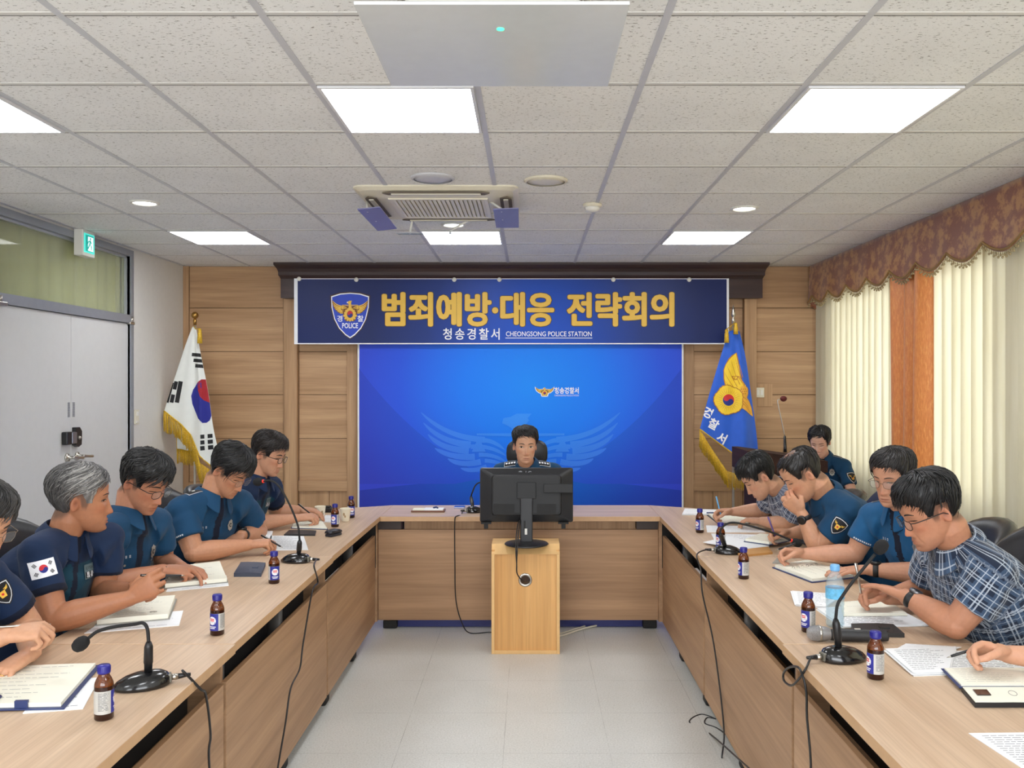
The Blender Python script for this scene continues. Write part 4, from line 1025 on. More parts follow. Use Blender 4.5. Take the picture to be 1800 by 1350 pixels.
# ================================================================== small things on the tables
M_AMBER = None
def amber():
    m, nt, b = newmat('amber_glass'); b.inputs['Base Color'].default_value = lin((120, 58, 14)); b.inputs['Roughness'].default_value = .06
    b.inputs['Transmission Weight'].default_value = .35; b.inputs['Specular IOR Level'].default_value = .7
    nt.links.new(ramp(nt, noise_tex(nt, texco(nt), 40), [(.3, lin((92, 40, 10))), (.7, lin((130, 66, 18)))]), b.inputs['Base Color']); return m
M_AMBER = amber(); M_CAP = mat('bottle_cap_blue', (38, 36, 128), .35, var=.08); M_SILVER = mat('label_silver', (196, 196, 192), .45, .15, var=.03)
M_LBLUE = mat('label_blue', (36, 44, 142), .45); M_SYRUP = mat('dark_syrup', (44, 18, 10), .1); M_LRED = mat('label_red', (214, 70, 70), .5); M_INK = mat('print_ink', (70, 72, 78), .6)
first_bottle = None
def bottle(loc, ang, lab):
    """brown vitamin drink bottle; ang turns the printed front"""
    global first_bottle
    if first_bottle is not None: return dup(first_bottle, loc, R(ang), lab)
    t = thing('drink_bottle', lab, 'bottle', loc, R(ang), 'brown vitamin drink bottles on the tables')
    MB().lathe([(.001, 0), (.020, 0), (.0225, .003), (.0225, .083), (.0215, .090), (.017, .101), (.0135, .107), (.0125, .112), (.0125, .118)], seg=28, mis=[1, 1, 1, 0, 0, 0, 0, 0]).build('glass_body', [M_AMBER, M_SYRUP], t)
    c = MB(); c.lathe([(.0125, .112), (.0150, .113), (.0155, .117), (.0150, .119), (.0150, .130), (.0135, .133), (.001, .134)], seg=24)
    for k in range(24): a = 2 * math.pi * k / 24; c.box((.0146, -.0006, .119), (.0156, .0006, .130), 0, Matrix.Rotation(a, 4, 'Z'))
    c.build('cap', M_CAP, t)
    lb = MB()
    def cyl(x, z, l): a = x / .0228; r = .0228 + .00015 + .00012 * l; return V((math.cos(a) * r, math.sin(a) * r, z))
    W2 = .0228 * math.pi
    lb.grid(lambda u, v: cyl((u - .5) * 2 * W2, .017 + v * .056, 0), 48, 1, 0)
    lb.grid(lambda u, v: cyl(-.021 + u * .042, .0172 + v * .0556, 1), 16, 1, 1)
    sun = [((.0145 if i % 2 else .0125) * math.cos(math.pi * i / 16), .050 + (.0145 if i % 2 else .0125) * math.sin(math.pi * i / 16)) for i in range(32)]
    lb.poly(sun, lambda x, z: cyl(x, z, 2), 2, .006)
    for z in (.054, .0485): lb.grid(lambda u, v, z=z: cyl(-.008 + u * .016, z + v * .0035, 3), 6, 1, 3)
    for z, w_ in ((.029, .013), (.024, .010)): lb.grid(lambda u, v, z=z, w_=w_: cyl(-w_ + u * 2 * w_, z + v * .0026, 3), 6, 1, 2)
    for k in range(15):   # small print down the back of the label
        lb.grid(lambda u, v, k=k: cyl(.027 + u * random.uniform(.020, .026), .068 - k * .0030 + v * .0011, 1), 5, 1, 4)
        lb.grid(lambda u, v, k=k: cyl(-.052 + u * random.uniform(.020, .026), .068 - k * .0030 + v * .0011, 1), 5, 1, 4)
    lb.build('label', [M_SILVER, M_LBLUE, M_PW, M_LRED, M_INK], t)
    first_bottle = t; return t
bottle((-1.051, 2.145, 0.730), 31, 'brown drink bottle closest to the camera on the left table, its print column facing us')
bottle((-1.030, 2.866, 0.730), -115, 'brown drink bottle beside the grey-haired man\'s diary on the left table')
bottle((-1.059, 3.603, 0.730), -63, 'brown drink bottle between the wallet phone and the left gooseneck microphone')
bottle((-1.124, 5.025, 0.730), -105, 'brown drink bottle beside the black leather pouch on the left table')
bottle((-1.101, 5.367, 0.730), -60, 'brown drink bottle farthest back on the left, behind the paper cup')
bottle((0.951, 4.832, 0.730), -150, 'brown drink bottle farthest back on the right table, by the white pad')
bottle((0.960, 4.349, 0.730), -150, 'brown drink bottle just behind the right-hand far microphone stem')
bottle((0.912, 3.688, 0.730), -172, 'brown drink bottle in front of the far right microphone base')
bottle((0.933, 2.899, 0.730), -150, 'brown drink bottle left of the clear water bottle')
bottle((0.974, 2.439, 0.730), -177, 'brown drink bottle closest to the camera on the right table')

M_FOAM = mat('black_foam', (22, 22, 23), .9, bmp=.6, scale=160, var=.15); M_GLOSSB = mat('gloss_black', (18, 18, 20), .18, coat=.3, var=.1)
M_RING = emit('red_ring', (230, 50, 36), .25)
def table_mic(loc, ang, neck, lab, cable, base_s=1.0, ring=True):
    """conference microphone: oval base with its socket at local +x (turned by ang), gooseneck through world points"""
    t = thing('table_microphone', lab, 'microphone', loc, 0, 'gooseneck table microphones')
    Mz = Matrix.Rotation(R(ang), 3, 'Z')
    def el(k, z, sh=0.): return [Mz @ V((sh + .066 * base_s * k * math.cos(a) * (1.0 if math.cos(a) > 0 else 1.15), .047 * base_s * k * math.sin(a), z)) for a in [2 * math.pi * i / 36 for i in range(36)]]
    MB().rings([el(.94, 0), el(1, .004), el(.99, .010), el(.90, .022, .006), el(.72, .033, .012), el(.45, .040, .016), el(.1, .042, .018)]).build('base', M_GLOSSB, t)
    so = MB(); so.box((.05 * base_s, -.013, .004), (.068 * base_s, .013, .028), 0, Mz.to_4x4(), bev=.003)
    so.tube([Mz @ V((.066 * base_s, 0, .016)), Mz @ V((.084 * base_s, 0, .016))], .0085, 12, 1); so.build('socket', [mat('socket_grey', (120, 118, 108), .4, .4), M_STEEL], t)
    j = Mz @ V((.012, 0, .036))
    nk = [V(p) - V(loc) for p in neck]
    up = [j, j + (nk[0] - j) * .3, j + (nk[0] - j) * .34, j + (nk[0] - j) * .85, nk[0]]
    MB().tube(up, [.010, .011, .0125, .0115, .007], 14).build('stem', M_BLACK, t)
    ns = spline(nk, 8); MB().tube(ns, [.0048] * len(ns), 10).build('gooseneck', M_BLACKM, t)
    d = (ns[-1] - ns[-2]).normalized()
    if ring: MB().tube([ns[-1] - d * .002, ns[-1] + d * .004], .0080, 14).build('indicator_ring', M_RING, t)
    f = MB(); fr_ = frame(d); f.lathe([(.008, 0), (.015, .006), (.0195, .018), (.0195, .030), (.015, .042), (.007, .048), (.001, .049)], ns[-1] + d * .004, 18, 0, fr_); f.build('foam_windscreen', M_FOAM, t)
    cab = [Mz @ V((.080 * base_s, 0, .016)), Mz @ V((.10 * base_s, 0, .018))] + [V(p) - V(loc) for p in cable]
    c = MB(); c.tube([Mz @ V((.078 * base_s, 0, .016)), Mz @ V((.115 * base_s, 0, .017))], [.0085, .0045], 10); c.tube(spline(cab, 8), .0036, 8); c.build('cable', M_BLACK, t)
    return t
table_mic((-1.054, 2.371, 0.730), 25, [(-1.037, 2.365, 0.854), (-1.043, 2.370, 0.889), (-1.055, 2.370, 0.904), (-1.083, 2.380, 0.898), (-1.149, 2.400, 0.885), (-1.198, 2.410, 0.870), (-1.223, 2.410, 0.852)],
          'gooseneck microphone bent low over the near left table edge, close to the camera', [(-0.950, 2.383, 0.768), (-.925, 2.44, .70), (-0.925, 2.483, 0.666), (-0.925, 2.519, 0.541), (-0.930, 2.524, 0.440), (-.92, 2.60, .02), (-.90, 2.9, .005)], 1.05, False)
table_mic((-1.081, 4.029, 0.730), -12, [(-1.060, 4.010, 0.834), (-1.068, 4.010, 0.900), (-1.102, 4.020, 0.982), (-1.144, 4.030, 1.055), (-1.171, 4.030, 1.092), (-1.203, 4.040, 1.107), (-1.240, 4.050, 1.103)],
          'gooseneck microphone standing in front of the man with the black rank patch, left table', [(-0.925, 3.732, 0.774), (-.925, 3.80, .69), (-0.925, 3.702, 0.671), (-0.935, 3.592, 0.485), (-0.935, 3.538, 0.397), (-0.935, 3.403, 0.363), (-0.935, 3.331, 0.257), (-.93, 3.2, .12), (-.91, 3.05, .006), (-.92, 2.5, .005)])
table_mic((0.969, 4.232, 0.730), 172, [(0.903, 4.100, 0.850), (0.906, 4.100, 0.869), (0.930, 4.100, 0.893), (0.968, 4.100, 0.902), (1.049, 4.100, 0.885), (1.159, 4.110, 0.851), (1.242, 4.110, 0.816)],
          'gooseneck microphone arched low over the papers of the balding officer, right table', [(0.790, 4.084, 0.754), (.788, 3.98, .70), (.79, 3.95, .60), (.82, 3.85, .40), (.83, 3.7, .1), (.80, 3.6, .005)], .95)
table_mic((0.938, 2.600, 0.730), 196, [(0.919, 2.600, 0.853), (0.924, 2.600, 0.894), (0.939, 2.600, 0.921), (0.972, 2.610, 0.960), (1.017, 2.620, 1.009), (1.045, 2.620, 1.043)],
          'gooseneck microphone leaning away over the near right table, its cable looped at the edge', [(0.800, 2.510, 0.732), (0.790, 2.552, 0.685), (0.790, 2.619, 0.647), (0.790, 2.689, 0.638), (0.790, 2.689, 0.663), (0.790, 2.619, 0.703), (0.790, 2.520, 0.722), (.80, 2.50, .62), (.81, 2.62, .3), (0.805, 3.861, 0.000), (0.738, 3.991, 0.000), (0.809, 4.087, 0.000), (0.867, 4.031, 0.000), (0.830, 4.045, 0.000), (0.808, 3.977, 0.000), (0.853, 3.918, 0.000), (.90, 3.75, .006)], 1.05, False)
table_mic((-0.351, 5.580, 0.730), 200, [(-0.381, 5.690, 0.818), (-0.373, 5.690, 0.844), (-0.351, 5.700, 0.892), (-0.315, 5.720, 0.908), (-0.226, 5.750, 0.890), (-0.133, 5.780, 0.848)],
          'gooseneck microphone on the front table half hidden by the monitor', [(-0.430, 5.511, 0.726), (-.452, 5.385, .735), (-.46, 5.37, .70), (-.46, 5.38, .45), (-.455, 5.39, .22), (-.42, 5.39, .08), (-.37, 5.40, .008), (-.25, 5.42, .006), (-.15, 5.40, .006)], .8)
tag(MB().tube(spline([(.10, 5.26, .008), (.22, 5.36, .008), (.35, 5.50, .008), (.55, 5.65, .008)], 8), .006, 8).build('extension_cord', M_IVORY), 'thicker pale cable lying on the floor right of the beech cabinet', 'cable')
tag(MB().tube(spline([(.10, 5.305, .006), (.22, 5.415, .006), (.34, 5.545, .006), (.5, 5.69, .006)], 8), .0045, 8).build('extension_cord', M_IVORY), 'thinner pale cable lying behind the thicker one right of the beech cabinet', 'cable')

# ---- papers, diaries, pads
M_PAPER = mat('paper_white', (240, 242, 244), .75, var=.01); M_PAGE = mat('page_cream', (240, 238, 222), .75, var=.015); M_COVN = mat('cover_navy', (42, 56, 104), .45, var=.1, bmp=.1)
M_COVB = mat('cover_black', (28, 28, 30), .5, var=.1); M_COVG = mat('cover_grey', (150, 148, 140), .6); M_PEN_INK = mat('handwriting_ink', (98, 100, 108), .7); M_ENV = mat('brown_envelope', (190, 140, 78), .6)
def quad_fn(c):
    """c: four table points (near-left, near-right, far-right, far-left) -> bilinear map"""
    c = [V(p) for p in c]
    return lambda u, v: (c[0] * (1 - u) + c[1] * u) * (1 - v) + (c[3] * (1 - u) + c[2] * u) * v
def lines(mb, q, z, rows, u0=.1, u1=.9, v0=.1, v1=.9, mi=1, thick=.012, ragged=.35, words=5):
    for r in range(rows):
        v = v1 - (v1 - v0) * r / max(1, rows - 1); u = u0; e = u1 - random.random() * ragged * (u1 - u0)
        while u < e:
            w_ = random.uniform(.5, 1.4) * (u1 - u0) / words / 1.4
            a, b = u, min(u + w_, e)
            mb.add([q(a, v) + V((0, 0, z)), q(b, v) + V((0, 0, z)), q(b, v + thick) + V((0, 0, z)), q(a, v + thick) + V((0, 0, z))], [(0, 1, 2, 3)], mi); u = b + .018
def slab(mb, q, z0, z1, mi=0, curl=0., n=8, u0=0., u1=1., v0=0., v1=1., bulge=0.):
    def top(u, v): uu, vv = u0 + (u1 - u0) * u, v0 + (v1 - v0) * v; return q(uu, vv) + V((0, 0, z1 + curl * (vv ** 3) + bulge * math.sin(math.pi * u) * 1.0))
    def bot(u, v): uu, vv = u0 + (u1 - u0) * u, v0 + (v1 - v0) * v; return q(uu, vv) + V((0, 0, z0))
    mb.grid(top, n, n, mi, smooth=False); mb.grid(bot, n, n, mi, smooth=False, flip=True)
    for f in (lambda u, v: (bot if v < .5 else top)(u, 0), lambda u, v: (bot if v < .5 else top)(1 - u, 1), lambda u, v: (bot if v < .5 else top)(1, u), lambda u, v: (bot if v < .5 else top)(0, 1 - u)): mb.grid(f, n, 1, mi, smooth=False)
    return mb
def at0(c): z = sum(p[2] for p in c) / 4; return V((sum(p[0] for p in c) / 4, sum(p[1] for p in c) / 4, z))
def sheet(c, lab, rows=12, z=.0008, thick=.0012, group=None, words=6):
    o = at0(c); q = quad_fn([V(p) - o for p in c]); mb = MB(); slab(mb, q, z - .0006, z + thick)
    lines(mb, q, z + thick + .0003, rows, words=words)
    ob = mb.build('paper_sheet', [M_PAPER, M_PEN_INK]); ob.location = o
    return tag(ob, lab, 'paper', group)
def diary(c, lab, cover=None, cov_m=.012, thick=.013, rows=10, split=None, rings=False, strap=False, base=.0, clip=False, page=None, tilt=0.):
    """open diary: cover, page block (one or two sides), handwriting, ring binding"""
    cover = cover or M_COVG; page = page or M_PAGE
    o = at0(c); q = quad_fn([V(p) - o for p in c])
    t = thing('diary', lab, 'notebook', o, 0, 'open diaries on the tables')
    L = (V(c[1]) - V(c[0])).length; D = (V(c[3]) - V(c[0])).length; mu, mv = cov_m / L, cov_m / D
    slab(MB(), q, base + .0008, base + .004, 0, n=2, u0=-mu, u1=1 + mu, v0=-mv, v1=1 + mv).build('cover', cover, t)
    halves = [(0, 1)] if split is None else [(0, split - .004), (split + .004, 1)]
    for a, b in halves:
        pg = MB(); slab(pg, q, base + .004, base + .004 + thick, 0, n=8, u0=a, u1=b, bulge=.003 if split else .0015)
        qq = lambda u, v, a=a, b=b: q(a + (b - a) * u, v)
        lines(pg, qq, base + .0075 + thick, rows if (b - a) > .3 else rows // 2, .08, .85, .12, .9, 1, .006, .6, 7)
        pg.build('page_block', [page, M_PEN_INK], t)
    if rings:
        for k in range(6):
            p = q(split if split else .0, .18 + .13 * k) + V((0, 0, base + .006 + thick)); dx = (q(1, .5) - q(0, .5)).normalized()
            MB().tube([p + (dx * math.cos(R(a)) * .009) + V((0, 0, math.sin(R(a)) * .006)) for a in range(0, 181, 30)], .0013, 6).build('binder_ring', M_STEEL, t)
    if strap:
        s = MB(); p0 = q(.30, -.04); dv = (q(.3, 1) - q(.3, 0)).normalized(); du = (q(1, .3) - q(0, .3)).normalized()
        pts = [(-.016, -.012), (.016, -.012), (.016, .055), (.010, .066), (0, .070), (-.010, .066), (-.016, .055)]
        s.prism([(x, y) for x, y in pts], .0, .0022, 0, Matrix(((du.x, dv.x, 0, p0.x), (du.y, dv.y, 0, p0.y), (0, 0, 1, base + .0065 + thick), (0, 0, 0, 1)))); s.build('strap', cover, t)
        s = MB(); s.box((-.016, -.006, base + .002), (.016, .004, base + .012 + thick), 0, Matrix(((du.x, dv.x, 0, q(.62, 0).x), (du.y, dv.y, 0, q(.62, 0).y), (0, 0, 1, 0), (0, 0, 0, 1)))); s.build('pen_loop', cover, t)
    if clip:
        p = q(.72, .12) + V((0, 0, base + .0075 + thick)); MB().tube([p, p + V((.012, .006, .001)), p + V((.022, .006, 0)), p + V((.012, .0, .001))], .0016, 6).build('clip', M_STEEL, t)
    return t
# left table
sheet([(-1.269, 2.174, 0.730), (-1.134, 2.205, 0.730), (-1.206, 2.439, 0.730), (-1.336, 2.425, 0.730)], 'white sheet poking out from under the navy-covered diary, near left', 4)
diary([(-1.445, 2.193, 0.730), (-1.192, 2.209, 0.730), (-1.260, 2.522, 0.730), (-1.501, 2.488, 0.730)], 'open navy-covered diary with a strap, nearest the camera on the left', M_COVN, .012, .010, 9, strap=True, base=.002)
sheet([(-1.473, 2.873, 0.730), (-1.197, 2.967, 0.730), (-1.260, 3.161, 0.730), (-1.489, 3.069, 0.730)], 'white sheet under the grey-haired man\'s diary', 3)
diary([(-1.475, 2.961, 0.730), (-1.265, 3.039, 0.730), (-1.350, 3.310, 0.730), (-1.533, 3.226, 0.730)], 'open cream diary in front of the grey-haired man', M_COVG, .006, .016, 12, base=.002, clip=True)
sheet([(-1.442, 3.446, 0.730), (-1.230, 3.553, 0.730), (-1.306, 3.742, 0.730), (-1.501, 3.635, 0.730)], 'white sheet under the diary of the man with dark-rimmed glasses', 2)
diary([(-1.466, 3.494, 0.730), (-1.255, 3.603, 0.730), (-1.410, 3.954, 0.730), (-1.569, 3.833, 0.730)], 'open ring-bound diary in front of the man with dark-rimmed glasses', M_COVG, .005, .014, 7, rings=True, base=.002)
sheet([(-1.304, 4.304, 0.730), (-1.099, 4.319, 0.730), (-1.222, 4.706, 0.730), (-1.406, 4.724, 0.730)], 'printed sheet before the officer with the rank patch, left table', 10)
sheet([(-1.520, 4.654, 0.730), (-1.365, 4.586, 0.730), (-1.437, 4.869, 0.730), (-1.557, 4.907, 0.730)], 'small white sheet under the crossed arms of the officer with the rank patch', 4)
diary([(-1.358, 4.965, 0.730), (-1.147, 4.926, 0.730), (-1.270, 5.277, 0.730), (-1.419, 5.277, 0.730)], 'thin open pad under the hand of the farthest man on the left', M_COVN, .005, .006, 8)
sheet([(-1.239, 5.190, 0.730), (-1.129, 5.169, 0.730), (-1.196, 5.460, 0.730), (-1.282, 5.460, 0.730)], 'white slip behind the farthest man\'s hand on the left table', 3)
def flat_case(c, h_, m_, lab, nm='phone_wallet', cat='phone case', parts=True):
    o = at0(c); q = quad_fn([V(p) - o for p in c]); t = thing(nm, lab, cat, o)
    b = slab(MB(), q, .0, h_, 0, n=4, bulge=.002).build('body', m_, t); bv = b.modifiers.new('soft', 'BEVEL'); bv.width = .003; bv.segments = 2; bv.limit_method = 'ANGLE'
    if parts: slab(MB(), q, h_ * .2, h_ + .0045, 0, n=2, u0=.58, u1=.80, v0=.42, v1=.60).build('clasp', m_, t)
    return t
flat_case([(-1.266, 3.720, 0.730), (-1.149, 3.720, 0.730), (-1.197, 3.941, 0.730), (-1.314, 3.954, 0.730)], .016, mat('wallet_slate', (58, 66, 84), .5, bmp=.2), 'dark slate folding phone wallet lying on the left table')
flat_case([(-1.335, 4.724, 0.730), (-1.165, 4.724, 0.730), (-1.190, 4.851, 0.730), (-1.347, 4.869, 0.730)], .008, M_COVB, 'flat black phone lying between pad and printed sheet, left table', 'phone', 'phone', False)
t = thing('key_pouch', 'black leather key pouch standing near the table edge, left side', 'pouch', (-1.065, 4.724, 0.730), R(62))
k = MB(); k.box((-.045, -.022, 0), (.045, .022, .016), bev=.006); k.build('lower_shell', mat('pouch_leather', (34, 36, 46), .35, bmp=.1), t)
MB().rings([[V((x, -.022 + .0, .018)), V((x, -.020, .034 * s_)), V((x, .020, .036 * s_)), V((x, .023, .018))] for x, s_ in ((-.046, .8), (-.03, 1), (.03, 1), (.046, .8))], 0, True, True).build('upper_flap', mat('pouch_leather', (0, 0, 0)), t)
def paper_cup(loc, lab):
    t = thing('paper_cup', lab, 'cup', loc, 0, 'small paper cups on the left table')
    MB().lathe([(.022, 0), (.024, .002), (.033, .074), (.0345, .076), (.033, .078), (.0315, .074), (.023, .006), (.001, .005)], seg=28, cap=False).build('cup_wall', mat('cup_paper', (238, 230, 208), .6, var=.02), t)
    e = MB()
    for a, z, s_ in ((-95, .045, .006), (-82, .032, .005)):
        e.poly(rot2(circle(0, 0, s_, 10), 0), lambda x, y, a=a, z=z: V((math.cos(R(a) + x / .03) * (.0252 + .11 * (z + y)), math.sin(R(a) + x / .03) * (.0252 + .11 * (z + y)), z + 1.6 * y)), 0)
    e.build('printed_leaf', mat('cup_print', (176, 150, 112), .7), t); return t
cp = paper_cup((-1.108, 5.233, 0.730), 'white paper cup with a small leaf print beside the far bottles'); dup(cp, (-1.281, 5.321, 0.730), R(40), 'white paper cup half hidden by the farthest left man\'s hand')
t = thing('camera_case', 'small black case behind the farthest left man\'s hand', 'case', (-1.312, 5.605, 0.730)); MB().box((-.05, -.025, 0), (.05, .025, .032), bev=.010).build('body', M_BLACK, t); MB().box((-.03, -.028, .028), (.03, .022, .040), bev=.006).build('lid', M_BLACKM, t)
# front table
t = thing('clipboard_tray', 'brown tray with white papers lying on the front table', 'tray', (-0.653, 5.630, 0.730))
MB().box((-.108, -.045, 0), (.108, .05, .012), bev=.004).build('tray', mat('tray_brown', (112, 70, 52), .5), t)
MB().box((-.1, -.04, .012), (-.02, .045, .017), bev=.001).build('card_stack', M_PAGE, t); MB().box((-.025, -.04, .012), (.098, .046, .019), bev=.001).build('paper_stack', M_PAPER, t)
MB().tube([(.03, .01, .022), (.05, .02, .026), (.06, .0, .022)], .006, 8).build('clip', M_COVN, t)
t = thing('blue_packet', 'small blue packet lying beside the front table microphone', 'packet', (-0.463, 5.785, 0.730)); MB().box((-.035, -.03, .0), (.035, .03, .012), bev=.003).build('packet', mat('packet_blue', (40, 90, 190), .4), t); MB().box((-.034, -.031, .004), (.036, .029, .008)).build('band', M_PW, t)
# right table
def stack(c, n, lab, rows=10, nm='paper_stack'):
    o = at0(c); t = thing(nm, lab, 'papers', o, 0, 'papers on the right table')
    for i in range(n):
        j = V((random.uniform(-.006, .006), random.uniform(-.006, .006), 0)) if i < n - 1 else V((0, 0, 0))
        q = quad_fn([V(p) - o + j for p in c]); m = MB(); slab(m, q, i * .0022, i * .0022 + .0019, n=3)
        if i == n - 1: lines(m, q, i * .0022 + .0022, rows, words=7)
        m.build('sheet', [M_PAPER, M_PEN_INK], t)
    return t
stack([(0.963, 5.460, 0.730), (1.149, 5.460, 0.730), (1.231, 5.655, 0.730), (1.025, 5.707, 0.730)], 4, 'thick white pad farthest back on the right table', 3)
MBp = tag(MB().tube([(0, 0, .004), (.07, .004, .004)], .004, 8).tube([(.07, .004, .004), (.08, .0046, .004)], [.004, .001], 8).build('marker_pen', M_COVN), 'dark blue marker lying on the white pad', 'pen'); MBp.location = V((1.122, 5.483, 0.730)) + V((0, 0, .009))
diary([(1.121, 5.148, 0.730), (1.298, 5.127, 0.730), (1.436, 5.367, 0.730), (1.128, 5.460, 0.730)], 'open black-covered diary under the plaid-shirted man\'s hand, far right', M_COVB, .006, .008, 6)
sheet([(0.992, 4.832, 0.730), (1.318, 4.832, 0.730), (1.323, 5.045, 0.730), (1.033, 5.065, 0.730)], 'white sheet between the far plaid man and the balding officer', 5)
stack([(0.969, 4.504, 0.730), (1.186, 4.410, 0.730), (1.244, 4.741, 0.730), (1.002, 4.777, 0.730)], 2, 'loose sheets spread before the balding officer', 8)
t = thing('document_folder', 'brown-edged folder with a blank white sheet before the balding officer', 'folder', (1.086, 4.246, 0.730)); 
o_ = V(t.location); q = quad_fn([V((1.003, 4.135, 0.730)) - o_, V((1.184, 4.218, 0.730)) - o_, V((1.213, 4.456, 0.730)) - o_, V((1.034, 4.456, 0.730)) - o_]); slab(MB(), q, 0, .010, n=2).build('folder', M_ENV, t)
q2 = quad_fn([V((0.897, 4.472, 0.730)) - o_, V((1.037, 4.275, 0.730)) - o_, V((1.208, 4.364, 0.730)) - o_, V((1.074, 4.654, 0.730)) - o_]); slab(MB(), q2, .0105, .012, n=2).build('sheet', M_PAPER, t)
diary([(1.114, 4.472, 0.730), (1.212, 4.379, 0.730), (1.365, 4.504, 0.730), (1.234, 4.637, 0.730)], 'open pad under the balding officer\'s pen', M_COVN, .005, .012, 8, base=.013)
diary([(1.103, 3.893, 0.730), (1.180, 3.614, 0.730), (1.382, 3.698, 0.730), (1.286, 4.004, 0.730)], 'large open diary before the officer in the light blue shirt', M_COVN, .010, .012, 6, split=.34, rings=True)
flat_case([(1.120, 3.991, 0.730), (1.165, 3.966, 0.730), (1.207, 4.055, 0.730), (1.171, 4.095, 0.730)], .006, M_COVG, 'small grey memo book at the light-blue-shirted officer\'s wrist', 'memo_book', 'notebook', False)
stack([(0.994, 3.226, 0.730), (1.093, 3.193, 0.730), (1.219, 3.381, 0.730), (1.041, 3.436, 0.730)], 4, 'thick white stack with printed lines left of the water bottle', 10)
stack([(1.064, 2.940, 0.730), (1.363, 2.961, 0.730), (1.343, 3.250, 0.730), (1.054, 3.177, 0.730)], 3, 'printed sheets under the near plaid man\'s arms', 12)
diary([(1.110, 3.061, 0.730), (1.336, 3.069, 0.730), (1.346, 3.259, 0.730), (1.159, 3.226, 0.730)], 'cream pad lying on the sheets of the near plaid man', M_PAGE, .002, .006, 3, base=.007)
flat_case([(1.062, 2.840, 0.730), (1.224, 2.828, 0.730), (1.234, 2.940, 0.730), (1.094, 2.947, 0.730)], .014, mat('wallet_black', (36, 36, 37), .5, bmp=.25), 'black leather wallet behind the handheld microphone', 'wallet', 'wallet')
stack([(1.087, 2.458, 0.730), (1.194, 2.468, 0.730), (1.328, 2.701, 0.730), (1.099, 2.678, 0.730)], 5, 'printed papers before the hand at the right edge', 12)
sheet([(1.148, 2.701, 0.730), (1.271, 2.655, 0.730), (1.352, 2.712, 0.730), (1.193, 2.748, 0.730)], 'white sheet sticking out behind the printed papers at the right edge', 3, z=.004)
stack([(1.188, 2.468, 0.730), (1.474, 2.497, 0.730), (1.505, 2.701, 0.730), (1.236, 2.655, 0.730)], 3, 'printed page under the writing hand at the right edge', 12)
diary([(1.166, 2.340, 0.730), (1.412, 2.340, 0.730), (1.414, 2.478, 0.730), (1.186, 2.478, 0.730)], 'cream handwritten page with a navy cover beside the white phone', M_COVN, .008, .004, 9, base=.008)
t = flat_case([(1.139, 2.216, 0.730), (1.337, 2.216, 0.730), (1.373, 2.331, 0.730), (1.162, 2.331, 0.730)], .011, M_COVB, 'white-backed phone lying at the right edge', 'smartphone', 'phone', False)
o_ = V(t.location); q = quad_fn([V((1.139, 2.216, 0.730)) - o_, V((1.337, 2.216, 0.730)) - o_, V((1.373, 2.331, 0.730)) - o_, V((1.162, 2.331, 0.730)) - o_])
slab(MB(), q, .0125, .0145, n=2, u0=.01, u1=.99, v0=.03, v1=.97).build('back_cover', M_PAGE, t); slab(MB(), q, .0147, .017, n=2, u0=.10, u1=.28, v0=.40, v1=.75).build('camera_window', M_GLOSSB, t)
m = MB(); m.tube([q(.58 + .05 * math.cos(a), .55 + .16 * math.sin(a)) + V((0, 0, .0148)) for a in [2 * math.pi * i / 20 for i in range(21)]], .0008, 6); m.build('ring_mark', M_COVG, t)
sheet([(1.060, 1.863, 0.730), (1.185, 1.863, 0.730), (1.255, 2.057, 0.730), (1.039, 2.051, 0.730)], 'printed sheet cut off by the lower right corner', 14)
# clear water bottle
t = thing('water_bottle', 'clear plastic water bottle with a pale blue cap and label', 'bottle', (1.044, 2.961, 0.730))
wp = [(.001, .006), (.022, .0), (.029, .004), (.0305, .012)] + [(.0305 - (.002 if k % 2 else 0), .018 + k * .0075) for k in range(9)] + [(.0305, .088), (.0305, .128), (.029, .132), (.0305, .138), (.029, .152), (.022, .172), (.0135, .185), (.0125, .190), (.0125, .196)]
MB().lathe(wp, seg=32).build('plastic_body', glass('clear_plastic', (240, 247, 250), .04, alpha_mix=.8), t)
MB().lathe([(.001, .008), (.027, .009), (.028, .085), (.028, .128), (.001, .1285)], seg=28).build('water', glass('water', (240, 247, 250), .0, alpha_mix=.92), t)
MB().lathe([(.0312, .098), (.0312, .134)], seg=32, cap=False, mis=[0]).build('label', mat('water_label', (110, 190, 232), .4, var=.25, scale=60), t)
cpm = MB().lathe([(.0125, .190), (.0155, .190), (.0158, .194), (.0155, .208), (.0145, .211), (.001, .211)], seg=24)
for k in range(30): a = 2 * math.pi * k / 30; cpm.box((.0152, -.0005, .194), (.0161, .0005, .207), 0, Matrix.Rotation(a, 4, 'Z'))
cpm.build('cap', mat('cap_sky', (126, 186, 236), .35), t)
# handheld microphone lying down
t = thing('handheld_microphone', 'silver-headed handheld microphone lying on the near right table', 'microphone', (1.022, 2.784, 0.730), R(-4))
Mx = Matrix.Rotation(R(90), 3, 'Y')
MB().lathe([(.017, -.055), (.0205, -.03), (.020, .05), (.0175, .12), (.0165, .125), (.001, .126)], (0, 0, .0215), 24, 0, Mx).build('handle', mat('mic_handle', (40, 40, 42), .5), t)
MB().lathe([(.001, -.128), (.014, -.126), (.022, -.115), (.025, -.098), (.0235, -.082), (.0235, -.0815)], (0, 0, .0255), 24, 0, Mx).build('grille', mat('mic_grille', (178, 178, 180), .35, .7, var=.35, scale=420, bmp=1.), t)
MB().lathe([(.0252, -.0905), (.0262, -.088), (.0252, -.0855)], (0, 0, .0255), 24, 0, Mx, False).build('grille_band', M_STEEL, t)
MB().lathe([(.0235, -.082), (.022, -.068), (.018, -.055)], (0, 0, .0245), 24, 0, Mx, False).build('neck_collar', mat('mic_collar', (150, 150, 152), .4, .6), t)
